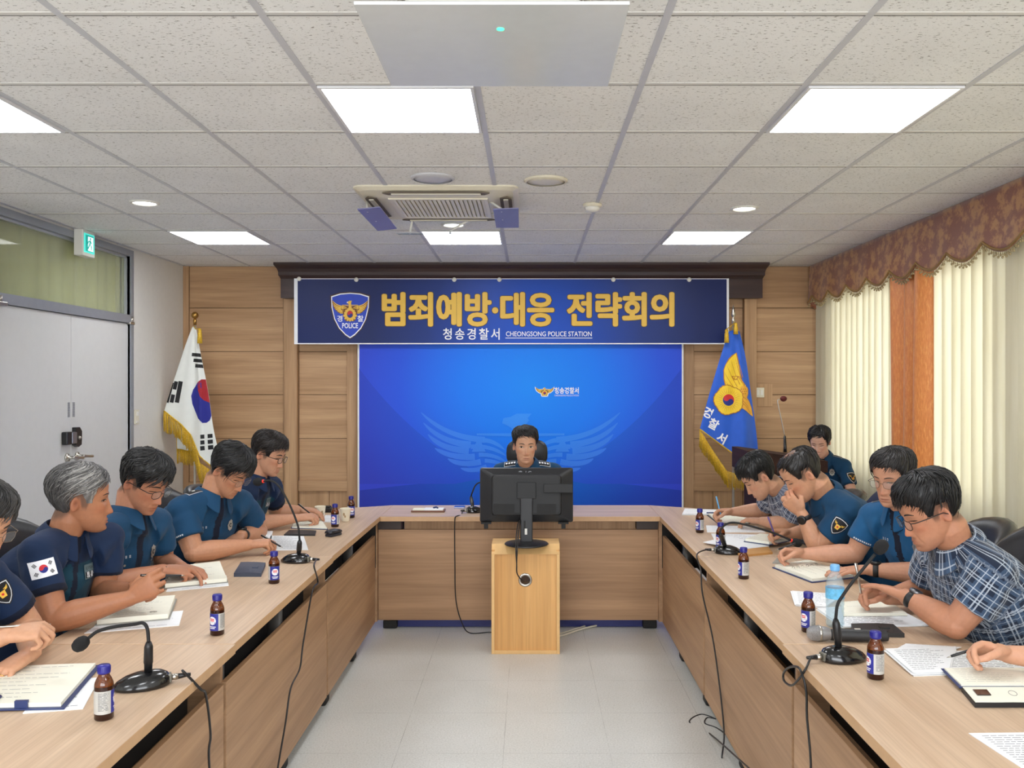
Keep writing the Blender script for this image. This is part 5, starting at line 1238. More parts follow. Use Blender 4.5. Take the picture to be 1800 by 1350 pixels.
MB().box((.02, -.004, .040), (.04, .004, .0435), bev=.001).build('switch', M_STEEL, t)

# ================================================================== people
UP = V((0, 0, 1))
def sstep(a, b, x): t = np.clip((x - a) / (b - a), 0, 1); return t * t * (3 - 2 * t)
def ss(a, b, x): t = min(max((x - a) / (b - a), 0), 1); return t * t * (3 - 2 * t)
HZ = np.array([-.118, -.112, -.100, -.085, -.065, -.040, -.010, .020, .050, .075, .095, .108, .115, .118])
HW = np.array([.012, .028, .040, .049, .057, .063, .069, .0735, .076, .073, .063, .045, .022, .004])
HF = np.array([.070, .084, .090, .0915, .091, .090, .0895, .0895, .091, .085, .069, .046, .020, -.002])
HB = np.array([.046, .024, .004, -.012, -.034, -.058, -.080, -.094, -.099, -.094, -.080, -.058, -.032, -.006])
def head_pt(th, z, off=0.):
    """point of the bare head: th = 0 in front (+y), turning towards the right ear (+x)"""
    w_, f, b = np.interp(z, HZ, HW), np.interp(z, HZ, HF), np.interp(z, HZ, HB)
    c, r = (f + b) / 2, (f - b) / 2
    s_, k = math.sin(th), math.cos(th)
    e = .88
    x = (w_ + off) * math.copysign(abs(s_) ** e, s_); y = c + (r + off) * math.copysign(abs(k) ** e, k)
    return V((x, y, z))
def to_mesh(mb):
    me = bpy.data.meshes.new('tmp'); me.from_pydata(mb.v, [], mb.f); me.update(); return me
def remesh(mb, voxel, smooth=2, fac=.5):
    """fuse overlapping closed shells into one continuous surface; returns (co, faces)"""
    me = to_mesh(mb); o = bpy.data.objects.new('tmp', me); C.objects.link(o)
    m = o.modifiers.new('r', 'REMESH'); m.mode = 'VOXEL'; m.voxel_size = voxel; m.adaptivity = 0
    if smooth: s = o.modifiers.new('s', 'SMOOTH'); s.factor = fac; s.iterations = smooth
    dg = bpy.context.evaluated_depsgraph_get(); ev = bpy.data.meshes.new_from_object(o.evaluated_get(dg))
    n = len(ev.vertices); co = np.empty(n * 3, np.float64); ev.vertices.foreach_get('co', co); co = co.reshape(n, 3)
    no = np.empty(n * 3, np.float64); ev.vertices.foreach_get('normal', no); no = no.reshape(n, 3)
    fs = [list(p.vertices) for p in ev.polygons]
    bpy.data.objects.remove(o); bpy.data.meshes.remove(me); bpy.data.meshes.remove(ev)
    return co, no, fs
def mesh_obj(name, co, fs, mats, parent, cols=None, attrs=None, mi=None):
    me = bpy.data.meshes.new(name); off = np.array(parent.location)
    me.from_pydata((co - off).tolist(), [], fs)
    for m in (mats if isinstance(mats, (list, tuple)) else [mats]): me.materials.append(m)
    me.polygons.foreach_set('use_smooth', [True] * len(fs))
    if mi is not None: me.polygons.foreach_set('material_index', mi)
    if cols is not None:
        a = me.color_attributes.new('Col', 'FLOAT_COLOR', 'POINT'); a.data.foreach_set('color', np.concatenate([cols, np.ones((len(cols), 1))], 1).astype(np.float32).ravel())
    for k, v in (attrs or {}).items():
        a = me.attributes.new(k, 'FLOAT_VECTOR', 'POINT'); a.data.foreach_set('vector', v.astype(np.float32).ravel())
    me.update(); o = bpy.data.objects.new(name, me); C.objects.link(o); o.parent = parent; return o
def wrinkle(p, seed, f=26.):
    rs = np.random.RandomState(seed); r = np.zeros(len(p))
    for i in range(14):
        d = rs.normal(size=3); d /= np.linalg.norm(d); k = f * rs.uniform(.5, 1.7)
        ph = p @ (d * k) + rs.uniform(0, 6.28) + 1.2 * np.sin(p @ (rs.normal(size=3) * 9) + rs.uniform(0, 6))
        r += (1 - np.abs(np.sin(ph))) ** 2.2 - .3
    return r / 4
def srgb(c): return np.array(lin(c)[:3])
SKIN_M = attr_mat('skin', .48, .38, 70, .10, .10, 420, sss=.12)
HAIR_M = attr_mat('hair', .42, .5, 240, .35, .35, 500)
FRAME_M = mat('spectacle_frame', (30, 28, 28), .35); FRAME_G = mat('spectacle_metal', (120, 108, 92), .3, .8); LENS_M = glass('spectacle_lens', (246, 248, 250), .02, alpha_mix=.90)
EYE_W = mat('eye_white', (226, 220, 212), .25); EYE_I = mat('eye_iris', (28, 20, 16), .12); BROW_M = mat('eyebrow_hair', (40, 32, 28), .8); LASH_M = mat('eyelash', (26, 20, 18), .7)
WATCH_M = mat('watch_strap', (24, 24, 26), .5, bmp=.2); WATCH_F = mat('watch_face', (16, 17, 22), .12); TROUS = mat('trouser_navy', (30, 34, 48), .8, bmp=.2, scale=60)
SHOE = mat('shoe_black', (20, 19, 19), .3)
def cloth(name, col, rough=.75, bs=900, sheen=.06, var=.07):
    if name in MATS: return MATS[name]
    m, nt, b = newmat(name); c = lin(col)
    n = noise_tex(nt, texco(nt), 9, 4); n2 = noise_tex(nt, texco(nt), bs, 2)
    nt.links.new(ramp(nt, n, [(.3, tuple(v * (1 - var) for v in c[:3]) + (1,)), (.7, tuple(v * (1 + var) for v in c[:3]) + (1,))]), b.inputs['Base Color'])
    b.inputs['Roughness'].default_value = rough; b.inputs['Sheen Weight'].default_value = sheen; b.inputs['Specular IOR Level'].default_value = .25
    bump(nt, b, n2, .15, .001); MATS[name] = m; return m
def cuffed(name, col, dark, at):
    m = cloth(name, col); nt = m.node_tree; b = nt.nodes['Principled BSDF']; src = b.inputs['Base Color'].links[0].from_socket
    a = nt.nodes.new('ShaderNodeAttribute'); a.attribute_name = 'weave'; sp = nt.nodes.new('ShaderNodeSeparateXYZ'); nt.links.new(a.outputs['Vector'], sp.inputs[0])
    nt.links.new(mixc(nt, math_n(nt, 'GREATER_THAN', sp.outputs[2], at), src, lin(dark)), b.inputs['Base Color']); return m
def plaid(name, base, light, mid, size=.045):
    """woven check: bands across and along, from the garment's own 'weave' coordinates"""
    m, nt, b = newmat(name)
    a = nt.nodes.new('ShaderNodeAttribute'); a.attribute_name = 'weave'; sp = nt.nodes.new('ShaderNodeSeparateXYZ'); nt.links.new(a.outputs['Vector'], sp.inputs[0])
    def bands(s, lo, hi, per=size, ph=0.):
        f = math_n(nt, 'FRACT', math_n(nt, 'ADD', math_n(nt, 'MULTIPLY', s, 1 / per), ph + 40.))
        return math_n(nt, 'MULTIPLY', math_n(nt, 'GREATER_THAN', f, lo), math_n(nt, 'LESS_THAN', f, hi))
    col = lin(base)
    tw = noise_tex(nt, texco(nt), 700, 1); soft = ramp(nt, tw, [(.35, (.55, .55, .55, 1)), (.65, (1, 1, 1, 1))])
    for s in (sp.outputs[0], sp.outputs[1]):
        col = mixc(nt, math_n(nt, 'MULTIPLY', bands(s, .0, .36), .55), col, lin(mid))
    for s in (sp.outputs[0], sp.outputs[1]):
        l = math_n(nt, 'MAXIMUM', bands(s, .50, .565), math_n(nt, 'MAXIMUM', bands(s, .66, .725), bands(s, .14, .19)))
        col = mixc(nt, math_n(nt, 'MULTIPLY', math_n(nt, 'MULTIPLY', l, soft), .85), col, lin(light))
    nt.links.new(col, b.inputs['Base Color']); b.inputs['Roughness'].default_value = .8; b.inputs['Sheen Weight'].default_value = .2; b.inputs['Specular IOR Level'].default_value = .2
    MATS[name] = m; return m
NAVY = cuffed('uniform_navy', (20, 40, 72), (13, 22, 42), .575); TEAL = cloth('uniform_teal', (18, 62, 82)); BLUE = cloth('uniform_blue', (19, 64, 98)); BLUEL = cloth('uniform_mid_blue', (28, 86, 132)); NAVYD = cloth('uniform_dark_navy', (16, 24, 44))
PL1 = plaid('plaid_navy_white', (32, 42, 62), (186, 196, 208), (74, 96, 124), .060); PL2 = plaid('plaid_slate_white', (58, 64, 84), (200, 206, 216), (110, 120, 142), .055)
UNDER = cloth('inner_shirt_black', (22, 24, 30))

def limb_rings(mb, pts, rad, seg=16, flat=None): mb.tube(pts, rad, seg, 0, True, True, flat=flat)
def interp_pts(a, b, k): return [a.lerp(b, t) for t in k]
FING = {  # curl of (index, middle, ring, little) joints and the thumb's reach
    'pen':   ([(38, 50, 22), (50, 58, 26), (60, 66, 30), (64, 68, 32)], 'pinch'),
    'flat':  ([(6, 8, 5), (8, 9, 6), (9, 10, 6), (10, 12, 8)], 'side'),
    'relax': ([(22, 26, 14), (26, 30, 16), (30, 34, 18), (34, 36, 20)], 'side'),
    'curl':  ([(52, 62, 30), (58, 68, 32), (62, 70, 34), (64, 70, 36)], 'wrap'),
}
def hand(mb, W, d, n, right, pose, k=1.0):
    """five-fingered hand grown from the wrist W: d towards the knuckles, n out of the palm"""
    d = V(d).normalized(); n = V(n); n = (n - d * n.dot(d)).normalized(); t = d.cross(n) if right else n.cross(d)
    L = lambda a, b, c: W + (d * a + t * b + n * c) * k
    def ring(a, w_, h_, sh=0., dn=0.): return [L(a, sh + w_ * math.copysign(abs(math.cos(q)) ** .8, math.cos(q)), dn + h_ * math.copysign(abs(math.sin(q)) ** .8, math.sin(q))) for q in [2 * math.pi * i / 16 for i in range(16)]]
    mb.rings([ring(-.02, .024, .018), ring(.0, .026, .0185), ring(.025, .034, .0185, .002), ring(.05, .0395, .017, .001), ring(.075, .041, .0145), ring(.092, .039, .011)])
    curls, th = FING[pose]
    for i, (off, ln, r0, ang, base) in enumerate(((.0305, .074, .0095, 5, .088), (.0102, .082, .0097, 1, .093), (-.0102, .076, .0092, -3, .089), (-.0292, .059, .0082, -8, .080))):
        p = L(base - .014, off, .0); s_ = math.sin(R(ang)); f = (d * math.cos(R(ang)) + t * s_).normalized(); a = 0; pts = [p, p + f * .014 * k]; rr = [r0 * k, r0 * k * 1.03]
        for c_, fr_ in zip(curls[i], (.46, .30, .24)):
            a += c_; u = f * math.cos(R(a)) + n * math.sin(R(a)); pts.append(pts[-1] + u * ln * fr_ * k); rr.append(rr[-1] * .92)
        fine = []; fr2 = []
        for j in range(len(pts) - 1):
            for q in (0, .5): fine.append(pts[j].lerp(pts[j + 1], q)); fr2.append(rr[j] + (rr[j + 1] - rr[j]) * q)
        fine.append(pts[-1]); fr2.append(rr[-1])
        limb_rings(mb, fine, fr2, 10)
    b = L(.022, .026, .004)
    if th == 'pinch': q = [b, L(.052, .044, .022), L(.082, .040, .042), L(.104, .028, .050)]
    elif th == 'wrap': q = [b, L(.050, .042, .024), L(.076, .030, .042), L(.092, .010, .048)]
    else: q = [b, L(.048, .050, .010), L(.078, .058, .014), L(.104, .058, .016)]
    limb_rings(mb, [b, b.lerp(q[1], .5), q[1], q[1].lerp(q[2], .5), q[2], q[3]], [.0145 * k, .0135 * k, .0125 * k, .0115 * k, .0110 * k, .0088 * k], 10)
    return L

def patch_fn(bvh, O, n, x, off=.002):
    """place flat drawings on cloth: (x, y) about O, projected along -n"""
    F_ = frame(n, x); X_, Y_, N_ = F_.col[0], F_.col[1], F_.col[2]
    def fn(px, py, l=0):
        s_ = O + X_ * px + Y_ * py + N_ * .12
        h = bvh.ray_cast(s_, -N_, .3)
        q = h[0] if h[0] is not None else O + X_ * px + Y_ * py
        return q + N_ * (off + .0009 * l)
    return fn
def rect_patch(mb, fn, w_, h_, mi, l=0, cx=0, cy=0, n=6): mb.grid(lambda u, v: fn(cx + (u - .5) * w_, cy + (v - .5) * h_, l), n, n, mi)

class P: pass
def person(label, S):
    """S: pose and looks of one seated person, in metres"""
    p = P(); g = lambda k, d=None: S.get(k, d)
    hs = g('hs', 1.0); seed = S['seed']; rnd = random.Random(seed)
    root = thing('person', label, 'person', (S['pelvis'][0], S['pelvis'][1], 0)); p.root = root
    f2 = V((S['look'][0], S['look'][1], 0)).normalized(); pit = R(g('pitch', 0)); fw = (f2 * math.cos(pit) - UP * math.sin(pit)).normalized()
    rt = fw.cross(UP).normalized(); up = rt.cross(fw).normalized(); ro = R(g('roll', 0)); rt, up = rt * math.cos(ro) + up * math.sin(ro), up * math.cos(ro) - rt * math.sin(ro)
    HM = Matrix((rt, fw, up)).transposed(); H = V(S['head'])
    def hw(q): return H + HM @ (V(q) * hs)
    p.hw = hw
    nb = V(S['neck']) + UP * .010; pv = V(S['pelvis']); sL, sR = V(S['shL']), V(S['shR']); lat = (sR - sL).normalized()
    # ---- body: head, neck, arms, hands and a core trunk grown together
    mb = MB()
    zs = [-.118, -.114, -.106, -.095, -.082, -.065, -.048, -.030, -.010, .010, .030, .050, .066, .080, .092, .102, .110, .115, .118]
    mb.rings([[hw(head_pt(2 * math.pi * i / 40, z)) for i in range(40)][::-1] for z in zs])
    for sx in (1, -1):
        Me = Matrix.Rotation(R(22 * sx), 3, 'Z') @ Matrix.Rotation(R(-10), 3, 'X')
        mb.ball(hw((.0745 * sx, -.012, -.010)), 1., 14, 0, HM @ Me @ Matrix.Diagonal((.0085 * hs, .0155 * hs, .028 * hs)))
    nbase = hw((0, -.030, -.075))
    mb.tube([nb - (nbase - nb).normalized() * .07, nb, nb.lerp(nbase, .5), nbase, hw((0, -.02, -.02))], [.040 * g('nk', 1), .055 * g('nk', 1), .053 * g('nk', 1), .053 * g('nk', 1), .048], 20)
    def spine(t):
        c = V(S.get('chest', pv.lerp(nb, .55) - V((S['face'][0], S['face'][1], 0)) * .03)); m = c * 2 - (pv + nb) / 2
        return pv * (1 - t) ** 2 + m * 2 * t * (1 - t) + nb * t * t
    hip_lat = V((S['face'][1], -S['face'][0], 0)).normalized()
    bulk = g('bulk', 1.0)
    def torso_ring(t, a, b, e=.9, N=36):
        c = spine(t); tg = (spine(min(1, t + .02)) - spine(max(0, t - .02))).normalized(); l = hip_lat.lerp(lat, ss(.2, .85, t)); l = (l - tg * l.dot(tg)).normalized(); fr_ = tg.cross(l)
        return [c + l * a * bulk * math.copysign(abs(math.cos(q)) ** e, math.cos(q)) + fr_ * b * bulk * math.copysign(abs(math.sin(q)) ** e, math.sin(q)) for q in [2 * math.pi * i / N for i in range(N)]], c, l, fr_
    TR = [(0, .165, .115), (.06, .175, .135), (.2, .168, .132), (.38, .162, .128), (.55, .170, .128), (.70, .182, .124), (.80, .186, .112), (.88, .160, .094), (.94, .112, .078), (.985, .074, .066)]
    mb.rings([torso_ring(t, a * .86, b * .84)[0] for t, a, b in TR])
    arms = {}
    for sd, sh in (('L', sL), ('R', sR)):
        A = g('arm' + sd)
        if not A: continue
        el, wr = V(A['el']), V(A['wr']); ak = g('ak', 1.0)
        mb.tube([sh + (nb - sh) * .30 - UP * .02, sh - UP * .004, sh.lerp(el, .35), sh.lerp(el, .7), el - (el - sh).normalized() * .02], [.036 * ak, .046 * ak, .052 * ak, .046 * ak, .042 * ak], 18, 0, True, True)
        mb.ball(el, .041 * ak, 16)
        mb.tube([el, el.lerp(wr, .15), el.lerp(wr, .3), el.lerp(wr, .6), el.lerp(wr, .88), wr], [.040 * ak, .044 * ak, .045 * ak, .037 * ak, .028 * ak, .0255 * ak], 18, 0, True, True)
        arms[sd] = (sh, el, wr, hand(mb, wr, A.get('d', wr - el), A['n'], sd == 'R', A.get('pose', 'relax'), g('hk', 1.0)))
    co, no, fs = remesh(mb, g('vox', .0036), 2, .45)
    # ---- face relief in head space
    Hi = np.array(HM.inverted()); q = ((co - np.array(H)) @ Hi.T) / hs
    x, y, z = q[:, 0], q[:, 1], q[:, 2]; ax = np.abs(x)
    front = sstep(.025, .06, y) * (z > -.125) * (z < .12) * (ax < .075)
    G = lambda cx, cz, sx, sz: np.exp(-((x - cx) / sx) ** 2 - ((z - cz) / sz) ** 2)
    G2 = lambda cx, cz, sx, sz: np.exp(-((ax - cx) / sx) ** 2 - ((z - cz) / sz) ** 2)
    dz = np.zeros(len(q))
    bridge = np.exp(-(x / .0085) ** 2) * sstep(.022, -.040, z) * sstep(-.056, -.047, z)
    nose = g('nose', 1.0)
    dz += .0155 * nose * bridge + .0055 * nose * G(0, -.042, .013, .011) + .0065 * nose * G2(.0125, -.047, .0065, .007)
    dz -= .0075 * G2(.031, .000, .016, .0105); dz += .0045 * G2(.028, .022, .022, .008) + .0040 * G2(.045, -.024, .018, .014)
    dz += .0042 * G2(.030, .0045, .013, .0035) - .0015 * G2(.030, -.004, .013, .002)            # upper lid, lash crease
    dz += .0055 * G(0, -.0700, .021, .0042) - .0035 * G(0, -.0745, .024, .0018) + .0060 * G(0, -.0795, .018, .0045) - .003 * G(0, -.089, .016, .004) + .006 * G(0, -.104, .018, .009)
    dz -= .0022 * np.exp(-((ax - (.020 + (-.046 - z) * .45)) / .0035) ** 2) * sstep(-.09, -.075, z) * sstep(-.044, -.05, z) * 1.0
    dz -= .003 * G2(.052, -.055, .016, .02)
    sidee = (ax > .070) * np.exp(-((y + .010) / .011) ** 2 - ((z + .008) / .016) ** 2)
    qn = q.copy(); qn[:, 1] += dz * front; qn[:, 0] -= np.sign(x) * .0075 * sidee
    sel = (np.abs(dz * front) > 1e-5) | (sidee > .02)
    co[sel] = np.array(H) + (qn[sel] * hs) @ np.array(HM).T
    # ---- skin colour: base, rosier lips, ears, nose and knuckles
    base = srgb(S['skin']); cols = np.tile(base, (len(co), 1))
    def tint(mask, c): nonlocal_c = srgb(c); m = np.clip(mask, 0, 1)[:, None]; cols[:] = cols * (1 - m) + nonlocal_c * m
    sk = S['skin']; hd = (z > -.13) * (z < .13) * (ax < .10) * (np.abs(y) < .13)
    tint(hd * front * (.42 * np.exp(-(x / .020) ** 4) * (np.exp(-((z + .0700) / .0040) ** 2) + np.exp(-((z + .0792) / .0046) ** 2))), (min(255, sk[0] * .88), sk[1] * .66, sk[2] * .66))
    tint(hd * front * .35 * (G2(.045, -.028, .02, .016) + G(0, -.042, .016, .012)), (sk[0] * 1.0, sk[1] * .80, sk[2] * .76))
    tint(hd * (ax > .066) * .35 * np.exp(-((y + .01) / .02) ** 2 - ((z + .01) / .03) ** 2), (sk[0], sk[1] * .76, sk[2] * .72))
    tint(hd * (ax > .068) * .55 * np.exp(-((y + .009) / .007) ** 2 - ((z + .007) / .012) ** 2), (sk[0] * .55, sk[1] * .42, sk[2] * .38))  # shade of the ear hollow put into the skin colour
    tint(hd * .5 * sstep(.070, .10, z - .25 * y), (sk[0] * .62, sk[1] * .58, sk[2] * .56))
    hd_ = S['hair']; th_ = np.degrees(np.abs(np.arctan2(x, y + .004)))
    hl = np.interp(th_, [0, 28, 42, 56, 66, 78, 84, 104, 114, 135, 180], [.06, .06, .055 + hd_.get('temple', 0), .030, hd_.get('burn', -.012), hd_.get('burn', -.012), hd_.get('ear', .018), hd_.get('ear', .018), -.035, hd_.get('nape', -.072) + .01, hd_.get('nape', -.072)])
    hc_ = hd_.get('col', (24, 22, 22)); fade = hd * (ax < .0765) * (th_ > 46) * sstep(-.020, .006, z - hl) * .7
    tint(fade, tuple(.55 * a_ + .45 * b_ * .6 for a_, b_ in zip(hc_, sk)))
    stub = g('stubble', .18); tint(hd * front * stub * sstep(-.055, -.085, z), (sk[0] * .72, sk[1] * .74, sk[2] * .78))
    body = mesh_obj('body', co, fs, SKIN_M, root, cols)
    bvh = BVHTree.FromPolygons([V(c) for c in co], fs); p.bvh = bvh
    def on_face(fx_, fz, off=.0006):
        s_ = hw((fx_, .16, fz)); h = bvh.ray_cast(s_, -fw, .3)
        return (h[0] if h[0] is not None else hw((fx_, .09, fz))) + fw * off * hs
    # ---- brows, lashes, eyes
    eb = g('brow', 1.0)
    for sx in (1, -1):
        pts = [on_face(sx * a, bz, .0006) for a, bz in ((.012, .0205), (.019, .0235), (.027, .0250), (.035, .0250), (.042, .0230), (.048, .0200))]
        MB().tube(pts, [r * eb * hs for r in (.0015, .0024, .0027, .0025, .0019, .0008)], 6, 0, True, False, True, flat=(fw, .45)).build('eyebrow', BROW_M, root, world=True)
    op = g('eye', .0)      # opening in metres; 0 = looking down
    for sx in (1, -1):
        ls = MB()
        pts = [on_face(sx * a, .0005 + op * .75 * math.sin(math.pi * (a - .016) / .032) - .0012 * (1 - abs(a - .03) / .02) * (op < .002), .0009) for a in np.linspace(.016, .047, 8)]
        ls.tube(pts, [r * hs for r in (.0005, .0011, .0014, .0015, .0015, .0014, .0011, .0006)], 5)
        ls.build('eyelashes', LASH_M, root, world=True)
    if op > .002:
        for sx in (1, -1):
            ey = MB()
            top = [(sx * a, .0005 + op * .72 * math.sin(math.pi * (a - .016) / .031)) for a in np.linspace(.016, .047, 10)]; bot = [(sx * a, .0005 - op * .45 * math.sin(math.pi * (a - .016) / .031)) for a in np.linspace(.047, .016, 10)][1:-1]
            ey.poly(top + bot, lambda a, b: on_face(a, b, .0005), 0, .006)
            gx = sx * .0315 + g('gaze', 0.)
            ir = [(gx + .0056 * math.cos(a), min(.0005 + op * .70, max(-op * .42, .0008 + .0056 * math.sin(a)))) for a in [2 * math.pi * i / 20 for i in range(20)]]
            ey.poly(ir, lambda a, b: on_face(a, b, .0010), 1, .006)
            ey.build('eye', [EYE_W, EYE_I], root, world=True)
    if g('mouth'):
        MB().tube([on_face(a, -.0745 + .0012 * abs(a) / .02, .0003) for a in np.linspace(-.021, .021, 9)], [.0006 * hs] * 2 + [.0012 * hs] * 5 + [.0006 * hs] * 2, 5).build('mouth_line', mat('mouth_dark', (96, 44, 40), .5), root, world=True)
    # ---- hair
    hair(p, root, S, hw, hs, rnd)
    # ---- glasses
    if g('glasses'):
        gm = FRAME_M if g('glasses') == 'dark' else FRAME_G; fr_ = MB(); yo = .098 + .004 * nose; r_ = .0011 if g('glasses') == 'dark' else .0008
        zc = g('gz', -.004)
        gl = thing_part('glasses', root)
        for sx in (1, -1):
            rim = [hw((sx * (.0325 + .0235 * math.copysign(abs(math.cos(a)) ** .7, math.cos(a))), yo - .0035 * (1 if math.cos(a) * 1 > .5 else 0) - .10 * max(0, .0 + .0325 + .0235 * math.cos(a) - .035) ** 1.1, zc + .0165 * math.copysign(abs(math.sin(a)) ** .75, math.sin(a)))) for a in [2 * math.pi * i / 28 for i in range(29)]]
            fr_.tube(rim, r_ * 1.2 * hs, 6)
            fr_.tube([hw((sx * .055, yo - .004, zc + .008)), hw((sx * .070, yo - .014, zc + .008)), hw((sx * .0755, yo - .05, zc + .007)), hw((sx * .0785, -.005, zc + .006)), hw((sx * .0785, -.030, zc - .012))], [r_ * 1.5 * hs] * 5, 6)
            MB().poly([(0.0325 * sx + .0225 * math.copysign(abs(math.cos(a)) ** .7, math.cos(a)), zc + .0155 * math.copysign(abs(math.sin(a)) ** .75, math.sin(a))) for a in [2 * math.pi * i / 24 for i in range(24)]], lambda a, b: hw((a, yo - .001 - .05 * max(0, abs(a) - .035), b))).build('lens', LENS_M, gl, world=True)
        fr_.tube([hw((-.0095, yo, zc + .004)), hw((0, yo + .002, zc + .006)), hw((.0095, yo, zc + .004))], r_ * 1.1 * hs, 6)
        fr_.build('frame', gm, gl, world=True)
    # ---- shirt with short sleeves
    sb = MB(); cdir = (nbase - nb).normalized()
    TR2 = TR[:8] + [(.945, .122, .086), (1.0, .084, .074)]
    def nring(d_, r_): return [nb + cdir * d_ + (lat - cdir * lat.dot(cdir)).normalized() * r_ * math.cos(q) + cdir.cross((lat - cdir * lat.dot(cdir)).normalized()) * -r_ * math.sin(q) for q in [2 * math.pi * i / 36 for i in range(36)]]
    sb.rings([torso_ring(t, a, b)[0] for t, a, b in TR2])
    sb.tube([nb - cdir * .05, nb, nb + cdir * .038], [.080 * g('nk', 1), .070 * g('nk', 1), .060 * g('nk', 1)], 24)
    for s_ in (sL, sR):   # the slope from neck to shoulder
        sb.tube([nb + (s_ - nb) * .10 - UP * .005, nb.lerp(s_, .45) + UP * .004, s_ + UP * .004], [.058 * bulk, .061 * bulk, .057 * bulk], 20, 0, True, True)
    slv = g('sleeve', .66); sr = g('sr', 1.0) * .95
    for sd in arms:
        sh, el, wr, _ = arms[sd]; ax_ = (el - sh).normalized(); e = sh + (el - sh) * slv; inn = sh + (nb - sh) * .45 - UP * .045
        cuff = g('cuff', .0)
        sb.tube([inn, sh - ax_ * .0 + (sh - nb).normalized() * .0, sh.lerp(e, .35), sh.lerp(e, .7), e - ax_ * .012, e, e - ax_ * .006, e - ax_ * .035], [.078 * sr, .064 * sr, .066 * sr, .068 * sr, (.069 - cuff) * sr, (.068 - cuff) * sr, (.060 - cuff) * sr, (.046) * sr], 22)
    sco, sno, sfs = remesh(sb, g('svox', .0075), 9, .5)
    # regions: sleeve or trunk, and how far from the chest's centre line
    ts = np.linspace(0, 1, 60); sp = np.array([spine(t) for t in ts]); dd = ((sco[:, None, :] - sp[None]) ** 2).sum(2); ti = dd.argmin(1); tv = ts[ti]; ctr = sp[ti]
    latn = np.array(lat); tgs = np.array([(spine(min(1, t + .02)) - spine(max(0, t - .02))).normalized() for t in ts])[ti]
    latv = np.array([hip_lat.lerp(lat, ss(.2, .85, t)) for t in ts])[ti]; frv = np.cross(tgs, latv); rel = sco - ctr
    su, sf = (rel * latv).sum(1), (rel * frv).sum(1); ang = np.arctan2(su, sf)
    weave = np.stack([ang * .155, tv * np.linalg.norm(np.array(nb - pv)) * 1.05, np.zeros(len(sco))], 1); insleeve = np.zeros(len(sco), bool); along = np.zeros(len(sco))
    for sd in arms:
        sh, el, wr, _ = arms[sd]; a0 = np.array(sh + (nb - sh) * .10); ad = np.array((el - sh)); Ln = np.linalg.norm(ad); ad /= Ln
        r_ = sco - a0; t_ = r_ @ ad; rad = np.linalg.norm(r_ - t_[:, None] * ad, axis=1)
        xx = np.cross(ad, latn); xx /= np.linalg.norm(xx); yy = np.cross(ad, xx)
        m_ = (t_ > -.01) & (rad < .10) & ((su > .12) if sd == 'R' else (su < -.12)) | ((t_ > .04) & (rad < .092) & (((sco - np.array(sh + (el - sh) * .25)) @ ad) > -.03) & (np.abs(su) > .10) & (np.sign(su) == (1 if sd == 'R' else -1)))
        an = np.arctan2(r_ @ xx, r_ @ yy)
        weave[m_] = np.stack([an * .068, t_, np.zeros(len(sco))], 1)[m_]; insleeve |= m_; along[m_] = t_[m_] / Ln
    weave[:, 2] = np.where(insleeve, along, 0.)
    wr_ = wrinkle(sco, seed, g('wf', 24.)); amp = g('wamp', .0042)
    sco2 = sco + sno * (wr_ * amp * (1 - .4 * sstep(.85, 1, tv)))[:, None]
    fc = np.array([f[0] for f in sfs]); mats_, mi = S['shirt'](dict(su=su[fc], sf=sf[fc], t=tv[fc], slv=insleeve[fc], al=along[fc]))
    shirt = mesh_obj('shirt', sco2, sfs, mats_, root, None, {'weave': weave}, mi)
    sbvh = BVHTree.FromPolygons([V(c) for c in sco2], sfs); p.sbvh = sbvh
    # ---- collar
    cd = (nbase - nb).normalized(); cfr = cd.cross(lat); cfr = (V((S['face'][0], S['face'][1], 0)) * .9 + cfr * .1); cfr = (cfr - cd * cfr.dot(cd)).normalized(); cl = cfr.cross(cd)
    nk = g('nk', 1.0); cb_ = MB(); gap = g('gap', 14); cc = nb + cd * g('cup', .040)
    def crow(f0):
        out = []
        for i in range(41):
            a = R(gap + (360 - 2 * gap) * i / 40); dd_ = cfr * math.cos(a) + cl * math.sin(a); k_ = math.exp(-((min(i, 40 - i) / 40 * 360) / 46) ** 2); out.append(f0(dd_, k_))
        return out
    rows = [crow(lambda d_, k_: cc + d_ * (.066 * nk) - cd * (.012 + .03 * k_)), crow(lambda d_, k_: cc + d_ * .0605 * nk + cd * (.020 - .014 * k_)), crow(lambda d_, k_: cc + d_ * .064 * nk + cd * (.026 - .013 * k_)), crow(lambda d_, k_: cc + d_ * (.078 + .006 * k_) * nk + cd * (.004 - .034 * k_)), crow(lambda d_, k_: cc + d_ * (.090 + .018 * k_) * nk - cd * (.020 + .056 * k_))]
    cb_.rings(rows, 0, False, True, False); co_ = cb_.build('collar', g('collar', mats_[0] if mats_[0] not in (PL1, PL2) else mats_[0]), root, world=True)
    n_ = len(co_.data.vertices); at_ = co_.data.attributes.new('weave', 'FLOAT_VECTOR', 'POINT'); at_.data.foreach_set('vector', np.array([(i % 41 * .012, i // 41 * .02, 0) for i in range(n_)], np.float32).ravel())
    so = co_.modifiers.new('thick', 'SOLIDIFY'); so.thickness = .003; sb2 = co_.modifiers.new('sub', 'SUBSURF'); sb2.levels = 1; sb2.render_levels = 1
    # ---- trousers and shoes
    tb = MB(); kn = g('knee')
    fdir = V((S['face'][0], S['face'][1], 0)).normalized()
